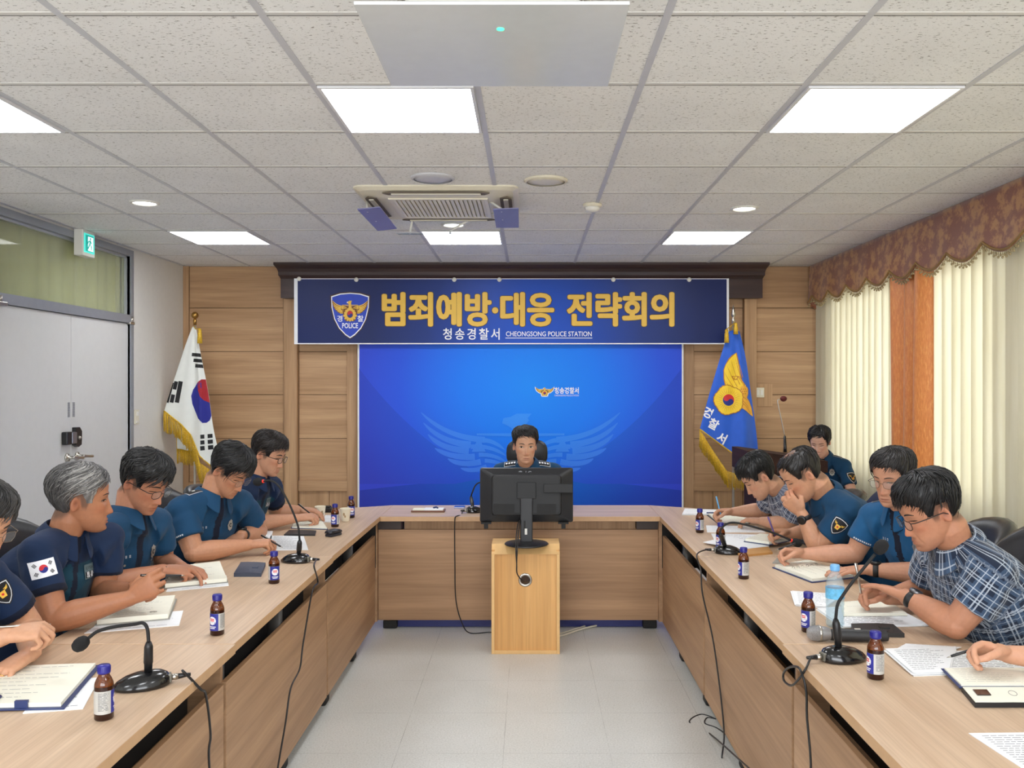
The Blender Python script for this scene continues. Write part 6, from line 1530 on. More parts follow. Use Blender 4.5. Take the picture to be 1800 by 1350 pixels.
    for sg in (1, -1):
        h_ = pv + hip_lat * .09 * sg - UP * .02; k_ = h_ + fdir * .40 + hip_lat * .05 * sg - UP * .02; an_ = V((k_.x + fdir.x * .03, k_.y + fdir.y * .03, .07))
        tb.tube([h_ - fdir * .08, h_, h_.lerp(k_, .5), k_ - fdir * .03, k_ + UP * -.03, k_.lerp(an_, .35), k_.lerp(an_, .7), an_], [.10, .105, .092, .075, .072, .066, .058, .054], 18, 0, True, True)
    tb.ball(pv - UP * .0, (.165, .165, .10), 18)
    tco, tno, tfs = remesh(tb, .014, 3)
    mesh_obj('trousers', tco, tfs, TROUS, root)
    for sg in (1, -1):
        h_ = pv + hip_lat * .14 * sg + fdir * .43; fo = MB(); Fm = Matrix((fdir, UP.cross(fdir), UP)).transposed()
        def fr2(xx, w_, h2): return [V((h_.x, h_.y, 0)) + Fm @ V((xx, w_ * math.cos(a), max(0, h2 * .5 + h2 * .5 * math.sin(a)))) for a in [2 * math.pi * i / 16 for i in range(16)]]
        fo.rings([fr2(-.09, .03, .07), fr2(-.06, .038, .085), fr2(.0, .04, .085), fr2(.08, .046, .06), fr2(.14, .045, .05), fr2(.18, .03, .035)]).build('shoe', SHOE, root, world=True)
    if g('ring'):
        sh, el, wr, Lf = arms[g('ring')]; c0, d0 = Lf(.103, -.0105, .009), (Lf(.11, -.0105, .013) - Lf(.10, -.0105, .008)).normalized()
        F0 = frame(d0); MB().tube([c0 + (F0.col[0] * math.cos(a) + F0.col[1] * math.sin(a)) * .0108 for a in [2 * math.pi * i / 24 for i in range(25)]], .0013, 6).build('finger_ring', mat('ring_gold', (220, 180, 110), .25, 1.), root, world=True)
    # ---- wristwatch
    for sd in ('L', 'R'):
        if g('watch') == sd:
            sh, el, wr, _ = arms[sd]; A = S['arm' + sd]; ax_ = (wr - el).normalized(); c = wr - ax_ * .026; n = -V(A['n']); n = (n - ax_ * n.dot(ax_)).normalized(); sdv = ax_.cross(n)
            wt = thing_part('wristwatch', root); b_ = MB()
            rows = [[c + ax_ * w_ + (n * math.cos(a) * .0285 + sdv * math.sin(a) * .0325) * k_ for a in [2 * math.pi * i / 28 for i in range(28)]] for w_, k_ in ((-.011, 1.0), (-.010, 1.06), (.010, 1.06), (.011, 1.0))]
            b_.rings(rows, 0, False).build('strap', WATCH_M, wt, world=True)
            q_ = c + n * .028; MB().lathe([(.021, -.004), (.022, .006), (.019, .010), (.001, .0105)], q_, 24, 0, frame(n, ax_)).build('case', M_BLACK if g('wcase', 'black') == 'black' else mat('watch_steel', (120, 120, 124), .3, .8), wt, world=True)
            MB().lathe([(.016, .0106), (.001, .0112)], q_, 24, 0, frame(n, ax_), False).build('dial', WATCH_F, wt, world=True)
    p.nb, p.lat, p.cfr, p.cd, p.arms, p.spine, p.sL, p.sR, p.fdir = nb, lat, cfr, cd, arms, spine, sL, sR, fdir
    return p
def thing_part(name, root):
    o = bpy.data.objects.new(name, None); C.objects.link(o); o.parent = root; o.location = (0, 0, 0); o.empty_display_size = .05
    _w = root.location.copy()
    PARTLOC[o.name] = _w
    return o
PARTLOC = {}
_build0 = MB.build
def _build(s, name, mats, parent=None, world=False, cols=None):
    if parent is not None and world and parent.name in PARTLOC:
        w_ = PARTLOC[parent.name]; s.v = [tuple(V(q) - w_) for q in s.v]; return _build0(s, name, mats, parent, False, cols)
    return _build0(s, name, mats, parent, world, cols)
MB.build = _build

def hair(p, root, S, hw, hs, rnd):
    st = S['hair']; col = srgb(st.get('col', (24, 22, 22))); col2 = srgb(st.get('col2', st.get('col', (40, 36, 34))))
    vt, vs, vb = st.get('top', .020) * .62, st.get('side', .009) * .8, st.get('back', .012) * .8; fr_ = st.get('front', .058); part = st.get('part', 0.); nape = st.get('nape', -.072); sb = st.get('burn', -.012); ear = st.get('ear', .018)
    jag = st.get('jag', .008); thin = st.get('thin', 0.); asym = st.get('asym', 0.)
    def hz(th):
        a = abs((th + math.pi) % (2 * math.pi) - math.pi); s_ = 1 if ((th + math.pi) % (2 * math.pi) - math.pi) > 0 else -1
        d = math.degrees(a)
        pts = [(0, fr_), (28, fr_ + .004), (42, fr_ - .006 + st.get('temple', 0.)), (56, .030), (66, sb), (78, sb), (84, ear), (104, ear), (114, -.035), (135, nape + .01), (180, nape)]
        return float(np.interp(d, [q[0] for q in pts], [q[1] for q in pts])) + jag * .5 * (math.sin(th * 37 + st.get('ph', 0)) * .5 + math.sin(th * 71 + 1) * .5) * (1 if d < 60 else .3) + asym * s_ * (d < 60)
    ztop = .1185
    def surf(th, v, extra=0.):
        z = -.085 + (ztop + .085) * math.sin(v * math.pi / 2) ** .9
        d = abs((th + math.pi) % (2 * math.pi) - math.pi)
        m = ss(0., .011 if d < .8 else .018, z - hz(th))
        topk = ss(.02, .10, z); side = ss(.5, 1.3, d) * (1 - ss(2.0, 2.7, d))
        vol = vb * ss(2.0, 2.8, d) + vs * side + (vb * .5 + vs * .5) * 0
        vol = max(vol, st.get('fringe', .010) * (1 - ss(.5, 1.2, d)))
        vol = vol * (1 - topk) + vt * topk
        vol *= ss(0., .05, z - hz(th)) * .7 + .3
        dg_ = math.degrees(d); vol *= 1 - .65 * ss(.035, .0, z) * ss(48, 58, dg_) * ss(112, 100, dg_)
        if part: vol -= .006 * topk * math.exp(-((math.sin(th) * max(0, 1 - v) * .3 - part) / .01) ** 2)
        nz = .5 + .5 * noise.noise(V((math.sin(th) * 9, math.cos(th) * 9, v * 3 + S['seed'])))
        if thin: vol -= thin * math.exp(-((v - 1) / .17) ** 2) * (.25 + .5 * nz + .55 * abs(math.sin(th * 22 + 5 * noise.noise(V((th * 2, v * 6, 3))))))
        str_ = .0022 * (abs(math.sin(th * 31 + 3 * v + 4 * nz)) + .7 * abs(math.sin(th * 67 - 5 * v)))
        t = -.007 + m * (.007 + vol * (.75 + .4 * nz) + str_ * (1 if vol > .004 else .3)) + extra * m
        b = head_pt(th, min(z, .1178)); c = V((0, b.y * .0 - .004, min(z, .03) * .6 + .0)); n = (b - V((0, -.008, max(-.03, min(.03, z))))).normalized()
        return b + n * t, m
    nth, nv = 120, 46; mb = MB(); cols = []
    vs_ = [i / nv for i in range(nv + 1)]
    for v in vs_:
        for i in range(nth):
            th = 2 * math.pi * i / nth; q, m = surf(th, v); mb.v.append(tuple(hw(q)))
            d = math.degrees(abs((th + math.pi) % (2 * math.pi) - math.pi)); g_ = st.get('gray', 0.) * (math.exp(-((d - 58) / 30) ** 2) * .9 + .15) * (.35 + .65 * (.5 + .5 * math.sin(th * 53 + 9 * noise.noise(V((th * 3, v * 4, 2))))))
            cols.append(col * (1 - g_) + col2 * g_)
    for j in range(nv):
        for i in range(nth): a = j * nth + i; b = j * nth + (i + 1) % nth; mb.f.append([b, a, a + nth, b + nth]); mb.m.append(0); mb.sm.append(True)
    for ring_, fl_ in ((0, 0), (nv, 1)):
        f_ = [ring_ * nth + i for i in range(nth)]; mb.f.append(f_ if not fl_ else f_[::-1]); mb.m.append(0); mb.sm.append(True)
    # separate locks lying over the mass
    for k in range(st.get('locks', 420)):
        th = rnd.uniform(0, 2 * math.pi); v0 = rnd.uniform(.30, .99) ** .8; z0 = -.085 + (ztop + .085) * math.sin(v0 * math.pi / 2) ** .9
        if z0 < hz(th) + .012: continue
        if thin and v0 > .72 and rnd.random() < .85: continue
        L = rnd.uniform(.16, .34) * st.get('llen', 1.); sw = rnd.uniform(-.22, .22) + st.get('sweep', .0) * (1 if math.cos(th) > 0 else .3); pts = []; ex0 = rnd.uniform(.000, .003)
        for i in range(6):
            t = i / 5; v = max(.02, v0 - L * t); zz = -.085 + (ztop + .085) * math.sin(v * math.pi / 2) ** .9
            thh = th + sw * t
            if zz < hz(thh) - st.get('hang', .012): break
            q, m = surf(thh, max(v, 0)); 
            if m < .9:
                b = head_pt(thh, zz); n = V((b.x, b.y, 0)).normalized(); q = b + n * (.004 + st.get('fringe', .01) * .55)
            else: q = q + V((q.x, q.y, max(0, q.z))).normalized() * (ex0 + .0012)
            pts.append(hw(q))
        if len(pts) < 3: continue
        w_ = rnd.uniform(.0014, .0030) * hs; n_ = len(pts); s0 = len(mb.v)
        mb.tube(pts, [w_ * (1 - .85 * (i / (n_ - 1)) ** 1.5) * (1 if i else .5) for i in range(n_)], 5)
        sh_ = rnd.uniform(.7, 1.3); d = math.degrees(abs((th + math.pi) % (2 * math.pi) - math.pi)); g_ = st.get('gray', 0.) * (math.exp(-((d - 58) / 34) ** 2) + .22) * rnd.uniform(.1, .9)
        cols += [np.minimum(1, (col * (1 - g_) + col2 * g_) * sh_)] * (len(mb.v) - s0)
    if st.get('bun'):
        s0 = len(mb.v); mb.ball(hw((-.035, -.098, .045)), (.034 * hs,) * 3, 20); cols += [col] * (len(mb.v) - s0)
        for k in range(26):
            a = rnd.uniform(0, 6.28); s0 = len(mb.v); c0 = V((-.035, -.098, .045))
            mb.tube([hw(c0 + V((math.cos(a + t * 2.4) * .034 * math.cos(t - 1), -.005 + .034 * math.sin(t - 1) * .5, math.sin(a + t * 2.4) * .034 * math.cos(t - 1)))) for t in np.linspace(0, 2, 7)], .003 * hs, 5); cols += [col * rnd.uniform(.7, 1.6)] * (len(mb.v) - s0)
    mb.build('hair', HAIR_M, root, world=True, cols=np.concatenate([np.array(cols), np.ones((len(cols), 1))], 1))

# ------------------------------------------------------------------ uniforms
def regions(*mats):
    def deco(f):
        def g(d): return list(mats), f(d).astype(np.int32)
        return g
    return deco
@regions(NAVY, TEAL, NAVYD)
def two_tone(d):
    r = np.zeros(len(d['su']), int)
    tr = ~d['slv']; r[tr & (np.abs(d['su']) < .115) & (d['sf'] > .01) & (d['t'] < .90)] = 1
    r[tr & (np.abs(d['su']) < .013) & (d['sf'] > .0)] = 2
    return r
def plain(m):
    @regions(m, NAVYD)
    def f(d):
        r = np.zeros(len(d['su']), int); r[(~d['slv']) & (np.abs(d['su']) < .019) & (d['sf'] > .0)] = 1; r[d['slv'] & (d['al'] > .64)] = 0; return r
    return f
def solid(m):
    @regions(m)
    def f(d): return np.zeros(len(d['su']), int)
    return f
M_BADGE = mat('badge_silver', (196, 196, 190), .3, .7, bmp=.6, scale=60); M_THREAD = mat('white_thread', (214, 218, 222), .7); M_PATCHK = mat('patch_black', (18, 19, 24), .7); M_TAG = mat('grey_patch', (96, 116, 122), .7, var=.15, scale=90)
def flag_patch(p, sd, t=.42, nrm=None):
    sh, el, wr, _ = p.arms[sd]; n = V(nrm).normalized() if nrm else (p.lat if sd == 'R' else -p.lat); ax = (sh - el).normalized()
    O = sh.lerp(el, t) + n * .06; x = ax.cross(n); fn = patch_fn(p.sbvh, O, n, x); m = MB()
    rect_patch(m, fn, .078, .056, 0, 0); r_, b_ = swirl(.0135, 8); an = R(-20)
    m.poly(rot2(r_, an), lambda a, b: fn(a, b, 2), 1); m.poly(rot2(b_, an), lambda a, b: fn(a, b, 2), 2)
    for cx, cy, a in ((-.024, .014, 35), (.024, .014, -35), (-.024, -.014, -35), (.024, -.014, 35)):
        for k in (-1, 0, 1):
            q = rot2([(-.006, -.0011), (.006, -.0011), (.006, .0011), (-.006, .0011)], R(a + 90)); o = rot2([(0, k * .0036)], R(a + 90))[0]
            m.poly([(cx + o[0] + u, cy + o[1] + v) for u, v in q], lambda a_, b_: fn(a_, b_, 1), 3)
    m.build('flag_patch', [M_PW, M_PRED, M_PBLUE, M_PATCHK], p.root, world=True)['label'] = 'white national flag patch on the sleeve'
def police_patch(p, sd, t=.34, s=.052, nrm=None):
    sh, el, wr, _ = p.arms[sd]; n = nrm or (p.lat if sd == 'R' else -p.lat); n = V(n).normalized(); ax = (sh - el).normalized()
    O = sh.lerp(el, t) + n * .06; fn = patch_fn(p.sbvh, O, n, ax.cross(n)); m = MB()
    m.poly([(x * s * 1.25, y * s * 1.25) for x, y in SHIELD], lambda a, b: fn(a, b, 0), 0, .014); m.poly([(x * s * 1.12, y * s * 1.12) for x, y in SHIELD], lambda a, b: fn(a, b, 1), 1, .014)
    m.poly([(x * s * 1.02, y * s * 1.02) for x, y in SHIELD], lambda a, b: fn(a, b, 2), 0, .014)
    for f in FEATHERS[:4]:
        b = [(x * s * .44, (y + .35) * s * .5) for x, y in blade(*f)]; m.poly(b, lambda a, c: fn(a, c, 4), 2); m.poly(mir(b), lambda a, c: fn(a, c, 4), 2)
    m.poly([(-.2 * s, .1 * s), (.2 * s, .1 * s), (.14 * s, -.28 * s), (-.14 * s, -.28 * s)], lambda a, c: fn(a, c, 3), 2); m.poly(circle(0, -.08 * s, .07 * s, 12), lambda a, c: fn(a, c, 5), 3)
    m.build('shoulder_patch', [M_PATCHK, M_THREAD, M_GOLD, M_PRED], p.root, world=True)['label'] = 'black shield patch with a gold bird'
def epaulette(p, sd, pips=1, silver=False, k=.56, w_=.085, h_=.05, nf=.25, fo=0.):
    s_ = p.sR if sd == 'R' else p.sL; o = p.nb.lerp(s_, k) + UP * .06 + p.fdir * fo; dr = (s_ - p.nb).normalized(); n = UP * .80 + dr * .30 + p.fdir * nf
    fn = patch_fn(p.sbvh, o, n, dr, .003); m = MB(); rect_patch(m, fn, w_, h_, 1, 0); rect_patch(m, fn, w_ - .006, h_ - .006, 0, 1.2)
    for i in range(pips):
        cx = (i - (pips - 1) / 2) * w_ / (pips + .8); r_ = .0085 if pips > 1 else .010
        m.poly([((r_ * (1 if q % 2 else .72)) * math.cos(R(36 * q)) + cx, (r_ * (1 if q % 2 else .72)) * math.sin(R(36 * q))) for q in range(10)], lambda a, b: fn(a, b, 3), 2)
    m.build('epaulette', [M_PATCHK, M_THREAD, M_PW if pips > 1 else M_BADGE], p.root, world=True)['label'] = 'black rank patch with a white border'
def chest_fn(p, s_, t, off=.004):
    O = p.spine(t) + p.fdir * .11 + p.lat * s_; return patch_fn(p.sbvh, O, p.fdir, p.lat.cross(UP).cross(p.fdir) if False else (p.lat - p.fdir * p.lat.dot(p.fdir)), off)
def chest_badge(p, s_=-.085, t=.78):
    fn = chest_fn(p, s_, t); m = MB(); m.poly([(.019 * (1 + .08 * math.cos(8 * a)) * math.cos(a), .027 * (1 + .08 * math.cos(8 * a)) * math.sin(a)) for a in [2 * math.pi * i / 40 for i in range(40)]], lambda a, b: fn(a, b, 2), 0)
    m.poly(circle(0, 0, .010, 16), lambda a, b: fn(a, b, 4), 1); m.poly(circle(0, 0, .006, 14), lambda a, b: fn(a, b, 5), 0); m.build('badge', [M_BADGE, M_PATCHK], p.root, world=True)['label'] = 'oval silver chest badge'
def pocket(p, s_, t=.70):
    fn = chest_fn(p, s_, t, .0025); m = MB(); m.poly([(-.055, .02), (.055, .02), (.055, -.012), (.0, -.032), (-.055, -.012)], lambda a, b: fn(a, b, 0), 0, .02)
    m.poly(circle(0, -.018, .005, 12), lambda a, b: fn(a, b, 2), 1); m.build('pocket_flap', [p.shirt_m, M_BADGE], p.root, world=True)
def name_marks(p, s_=.085, t=.80):
    fn = chest_fn(p, s_, t); m = MB(); rnd = random.Random(5)
    for i in range(3):
        for k in range(3): m.poly([(-.022 + i * .018 + rnd.uniform(0, .004), .004 - k * .004), (-.013 + i * .018, .004 - k * .004), (-.013 + i * .018, .006 - k * .004), (-.022 + i * .018, .006 - k * .004)], lambda a, b: fn(a, b, 1), 0)
    m.build('name_tape', M_THREAD, p.root, world=True)
def agency_panel(p, s_=-.075, t=.72):
    fn = chest_fn(p, s_, t); m = MB(); rect_patch(m, fn, .058, .052, 0, 0); rect_patch(m, fn, .05, .022, 1, 1.2, 0, .011)
    m.text('경', .022, lambda a, b: fn(a - .014, b + .011, 2.6), 2, bold=.0004); m.text('찰', .022, lambda a, b: fn(a + .012, b + .011, 2.6), 2, bold=.0004); m.text('POLICE', .014, lambda a, b: fn(a, b - .013, 1.5), 1, width=.046)
    m.build('agency_patch', [M_TAG, M_PATCHK, M_PW], p.root, world=True)['label'] = 'grey patch with police lettering'
def hem_marks(p, sd, t=.60, n=None):
    sh, el, wr, _ = p.arms[sd]; n = V(n or (p.lat if sd == 'R' else -p.lat)); ax = (sh - el).normalized(); fn = patch_fn(p.sbvh, sh.lerp(el, t) + n * .06, n, ax.cross(n)); m = MB()
    for i in range(9): m.poly([(-.04 + i * .009, -.003), (-.034 + i * .009, -.003), (-.034 + i * .009, .004), (-.04 + i * .009, .004)], lambda a, b: fn(a, b, 1), 0)
    m.build('sleeve_lettering', M_THREAD, p.root, world=True)

# ------------------------------------------------------------------ the cast
BLK = (22, 21, 22)
cast = {}
def add(key, label, **S):
    p = person(label, S); p.shirt_m = S.get('sm', BLUE); cast[key] = p; return p
F_ = lambda x, y: (x, y, 0)
p = add('first', 'man in navy and teal shirt with thin glasses, cut off at the left edge', seed=11, hs=0.986, head=(-1.625, 2.55, 1.150), look=(.95, -.30), pitch=22, neck=(-1.690, 2.53, .985), pelvis=(-1.80, 2.42, .53), face=(.93, -.36),
    shL=(-1.655, 2.66, .965), shR=(-1.74, 2.36, .965), armL=dict(el=(-1.575, 2.75, .775), wr=(-1.440, 2.505, .778), d=(-.30, -.80, -.22), n=(.1, .15, -1), pose='relax'),
    ring='L', armR=dict(el=(-1.68, 2.34, .785), wr=(-1.475, 2.445, .848), d=(.90, .25, .10), n=(.15, .35, -.9), pose='curl'), skin=(206, 156, 124), shirt=two_tone, collar=NAVY, glasses='metal', gz=-.006,
    hair=dict(seed=1, col=(44, 42, 42), col2=(120, 116, 112), gray=.35, top=.026, side=.014, fringe=.016, front=.050, locks=520, sweep=.5), brow=1.1)
police_patch(p, 'L', .22, .055, (.62, -.78, 0)); agency_panel(p, -.07, .72)
p = add('grey', 'grey-haired man in navy and teal shirt holding a pen, looking to the front', seed=12, hs=0.995, head=(-1.605, 3.10, 1.145), look=(.87, .40), pitch=4, neck=(-1.662, 3.09, .985), pelvis=(-1.80, 3.06, .53), face=(.97, -.22),
    shL=(-1.585, 3.27, .975), shR=(-1.665, 2.93, .985), armR=dict(el=(-1.575, 2.875, .775), wr=(-1.350, 2.945, .832), d=(.85, .02, .52), n=(-.1, .95, -.1), pose='pen'),
    armL=dict(el=(-1.60, 3.25, .77), wr=(-1.400, 3.07, .825), d=(.85, -.35, .30), n=(.1, -.8, -.4), pose='curl'), skin=(178, 122, 90), shirt=two_tone, collar=NAVY, ak=1.06, nk=1.06, bulk=1.05,
    hair=dict(seed=2, col=(58, 56, 57), col2=(196, 194, 190), gray=.85, top=.020, side=.015, back=.015, fringe=.006, front=.068, temple=-.014, nape=-.066, burn=-.018, locks=650, llen=.9, sweep=.9, jag=.004), eye=.005, mouth=1, brow=.8, stubble=.25)
flag_patch(p, 'R', .22, (.62, -.78, .12)); agency_panel(p, -.075, .72); name_marks(p, .08, .70)
p = add('dark_glasses', 'man in blue police shirt with dark-rimmed glasses reading his diary, left row', seed=13, hs=1.004, head=(-1.575, 3.55, 1.158), look=(.95, -.28), pitch=27, neck=(-1.640, 3.55, .985), pelvis=(-1.80, 3.60, .53), face=(.97, -.22),
    shL=(-1.59, 3.72, .965), shR=(-1.66, 3.39, .965), armR=dict(el=(-1.64, 3.36, .775), wr=(-1.49, 3.53, .800), d=(.88, .38, -.12), n=(.1, .3, -.95), pose='pen'),
    armL=dict(el=(-1.60, 3.80, .775), wr=(-1.455, 3.63, .790), d=(.92, -.30, -.12), n=(0, -.2, -1), pose='relax'), skin=(190, 132, 102), shirt=plain(BLUE), collar=BLUE, glasses='dark', bulk=1.05, nk=1.08,
    hair=dict(seed=3, col=BLK, top=.024, side=.012, back=.014, fringe=.015, front=.046, locks=560, sweep=.6, jag=.014, hang=.02), brow=1.2, stubble=.3, nose=1.1)
chest_badge(p, -.085, .66); name_marks(p, .08, .68); pocket(p, -.085, .54); pocket(p, .085, .56)
p = add('rank', 'man in blue shirt with black shoulder rank patch, head bowed over a printed sheet', seed=14, hs=0.995, head=(-1.450, 4.20, 1.140), look=(.94, -.30), pitch=36, neck=(-1.545, 4.21, .975), pelvis=(-1.76, 4.28, .53), face=(.88, -.46),
    shL=(-1.46, 4.40, .955), shR=(-1.630, 4.06, .965), armR=dict(el=(-1.555, 4.02, .775), wr=(-1.345, 4.17, .785), d=(.90, .22, .08), n=(.1, .2, -.95), pose='pen'),
    armL=dict(el=(-1.42, 4.56, .785), wr=(-1.440, 4.33, .800), d=(-.15, -.95, -.12), n=(.05, .05, -1), pose='flat'), skin=(196, 142, 110), shirt=plain(BLUE), collar=BLUE, glasses='metal', bulk=1.16, nk=1.12, ak=1.08, sr=1.1, watch='L',
    hair=dict(seed=4, col=BLK, top=.030, side=.014, back=.016, fringe=.020, front=.048, locks=620, sweep=.5, jag=.016, hang=.024), brow=1.1)
epaulette(p, 'R', 1, k=.58); epaulette(p, 'L', 1, k=.62); chest_badge(p, -.09, .70); name_marks(p, .085, .72); hem_marks(p, 'R', .60)
p = add('far_left', 'young man in navy and teal shirt with glasses, farthest back in the left row', seed=15, hs=0.967, head=(-1.462, 4.86, 1.168), look=(.97, -.18), pitch=20, neck=(-1.530, 4.87, .990), pelvis=(-1.76, 4.92, .53), face=(.95, -.30),
    shL=(-1.49, 5.04, .965), shR=(-1.565, 4.71, .970), armR=dict(el=(-1.56, 4.84, .775), wr=(-1.335, 4.99, .785), d=(.9, .25, .08), n=(.1, .25, -.95), pose='pen'),
    armL=dict(el=(-1.52, 5.20, .79), wr=(-1.375, 5.22, .800), d=(.97, -.02, -.05), n=(0, 0, -1), pose='relax'), skin=(204, 152, 122), shirt=two_tone, collar=NAVY, glasses='dark', vox=.004,
    hair=dict(seed=5, col=(34, 27, 25), top=.026, side=.008, back=.010, fringe=.016, front=.054, locks=480, sweep=.7, jag=.010), brow=1.3)
flag_patch(p, 'R', .40); agency_panel(p, -.07, .72)
p = add('chief', 'officer in dark blue shirt with white rosettes on the shoulders, sitting behind the monitor', seed=16, hs=0.986, head=(-.026, 5.72, 1.152), look=(.10, -1), pitch=5, neck=(-.012, 5.80, .985), pelvis=(-.01, 6.14, .53), face=(0, -1),
    shR=(-.195, 5.86, .965), shL=(.170, 5.86, .965), armR=dict(el=(-.27, 5.74, .79), wr=(-.09, 5.60, .775), d=(.85, -.4, 0), n=(0, 0, -1), pose='relax'),
    armL=dict(el=(.25, 5.74, .79), wr=(.07, 5.60, .79), d=(-.85, -.4, 0), n=(0, 0, -1), pose='relax'), skin=(208, 160, 130), shirt=solid(BLUE), collar=BLUE, vox=.0034, eye=.0085, gaze=.001, mouth=1, gap=22,
    hair=dict(seed=6, col=(30, 27, 27), top=.024, side=.008, back=.010, fringe=.010, front=.068, part=.03, locks=520, sweep=-.6, jag=.008, ear=.022), brow=1.1, stubble=.12)
epaulette(p, 'R', 4, k=.62, w_=.092, h_=.045, nf=1.0, fo=.055); epaulette(p, 'L', 4, k=.62, w_=.092, h_=.045, nf=1.0, fo=.055)
p = add('plaid_near', 'man in navy and white checked shirt with glasses, arms crossed on papers, near right', seed=17, hs=1.004, head=(1.325, 2.86, 1.142), look=(-.97, .02), pitch=24, neck=(1.425, 2.89, .998), pelvis=(1.68, 2.98, .53), face=(-.97, -.08),
    shL=(1.475, 2.74, .955), shR=(1.455, 3.10, .960), armL=dict(el=(1.365, 2.775, .785), wr=(1.275, 2.935, .838), d=(-.45, .78, .12), n=(-.25, -.05, -.95), pose='flat'),
    armR=dict(el=(1.47, 3.22, .79), wr=(1.290, 3.12, .790), d=(-.93, -.15, .25), n=(-.1, -.5, -.8), pose='pen'), skin=(190, 134, 104), shirt=solid(PL1), collar=PL1, glasses='dark', bulk=1.14, nk=1.1, ak=1.08, sr=1.14, slv=.66, watch='L', wcase='steel', wamp=.005,
    hair=dict(seed=7, col=(20, 19, 20), top=.026, side=.010, back=.008, fringe=.016, front=.050, locks=560, sweep=.5, nape=-.055, jag=.012), brow=1.1, stubble=.25, gz=-.006)
p = add('light_blue', 'man in bright blue police shirt with thin glasses and silver badge, right row', seed=18, hs=0.949, head=(1.515, 3.60, 1.170), look=(-.80, -.56), pitch=13, neck=(1.585, 3.66, 1.005), pelvis=(1.80, 3.66, .53), face=(-.93, -.36),
    shL=(1.64, 3.48, .975), shR=(1.515, 3.83, .970), armR=dict(el=(1.450, 3.86, .80), wr=(1.235, 3.90, .795), d=(-.93, .02, .05), n=(-.05, -.6, -.75), pose='pen'),
    armL=dict(el=(1.62, 3.52, .785), wr=(1.415, 3.61, .785), d=(-.97, .12, -.06), n=(0, 0, -1), pose='flat'), skin=(200, 148, 120), shirt=plain(BLUEL), collar=BLUEL, sm=BLUEL, glasses='metal', bulk=1.08, watch='L',
    hair=dict(seed=8, col=(34, 30, 30), top=.022, side=.007, back=.008, fringe=.010, front=.060, locks=480, sweep=.5, jag=.012), eye=.0045, mouth=1, brow=.9)
chest_badge(p, -.095, .70); name_marks(p, .08, .72); pocket(p, -.09, .58); epaulette(p, 'R', 1, k=.66); hem_marks(p, 'R', .60, (-.3, -.9, 0))
p = add('balding', 'balding man in dark blue shirt resting his mouth on his watch hand, right row', seed=19, hs=1.004, head=(1.310, 4.15, 1.128), look=(-.95, .08), pitch=36, neck=(1.432, 4.19, .998), pelvis=(1.72, 4.22, .53), face=(-.97, -.10),
    shL=(1.485, 4.02, .965), shR=(1.450, 4.38, .960), armL=dict(el=(1.365, 4.09, .780), wr=(1.292, 4.11, .945), d=(-.60, .15, .60), n=(.45, .75, .45), pose='curl'),
    armR=dict(el=(1.50, 4.50, .80), wr=(1.335, 4.45, .790), d=(-.95, -.10, .05), n=(0, -.6, -.8), pose='pen'), skin=(206, 154, 122), shirt=solid(BLUE), collar=BLUE, bulk=1.14, nk=1.08, ak=1.04, sr=1.12, watch='L',
    hair=dict(seed=9, col=(30, 27, 26), top=.012, side=.009, back=.009, fringe=.006, front=.072, temple=.010, locks=420, sweep=.8, thin=.032, llen=.8), brow=1.0)
police_patch(p, 'L', .36, .06, (-.35, -.95, .1))
p = add('plaid_far', 'man in a slate and white checked shirt bent low over his diary, far right', seed=20, hs=0.977, head=(1.262, 4.76, 1.052), look=(-.95, .02), pitch=38, neck=(1.395, 4.81, .948), pelvis=(1.70, 4.92, .53), face=(-.96, -.10),
    shL=(1.455, 4.64, .925), shR=(1.410, 5.00, .925), armR=dict(el=(1.385, 5.13, .81), wr=(1.205, 5.14, .800), d=(-.96, -.02, -.02), n=(0, -.5, -.85), pose='pen'),
    armL=dict(el=(1.425, 4.74, .79), wr=(1.315, 4.90, .782), d=(-.72, .60, 0), n=(-.1, 0, -1), pose='relax'), skin=(204, 154, 124), shirt=solid(PL2), collar=PL2, vox=.004, bulk=1.04, sr=1.08,
    hair=dict(seed=10, col=(18, 17, 18), top=.028, side=.014, back=.012, fringe=.018, front=.050, locks=560, sweep=.5, jag=.012), brow=1.1)
p = add('woman', 'woman in blue police shirt with tied-back black hair sitting behind the lectern', seed=21, hs=0.921, head=(2.212, 6.60, 1.118), look=(-.50, -.86), pitch=22, neck=(2.275, 6.68, .965), pelvis=(2.335, 6.90, .52), face=(-.48, -.88),
    shR=(2.135, 6.74, .935), shL=(2.405, 6.60, .935), armL=dict(el=(2.42, 6.50, .72), wr=(2.25, 6.38, .74), d=(-.8, -.5, 0), n=(0, 0, -1), pose='relax'), armR=dict(el=(2.10, 6.60, .72), wr=(2.13, 6.38, .74), d=(.2, -.95, 0), n=(0, 0, -1), pose='relax'),
    skin=(222, 176, 152), shirt=plain(BLUE), collar=BLUE, vox=.004, bulk=.86, nk=.85, ak=.82, sr=.88, hk=.9, stubble=0,
    hair=dict(seed=31, col=(20, 17, 18), top=.026, side=.014, back=.014, fringe=.006, front=.080, temple=-.030, burn=-.035, ear=-.022, nape=-.06, locks=420, sweep=1.2, llen=1.1, bun=1, jag=.004, part=.02), brow=.8, nose=.8)
police_patch(p, 'L', .40, .062, (.25, -.95, .15)); epaulette(p, 'L', 1, k=.62); chest_badge(p, -.07, .76)
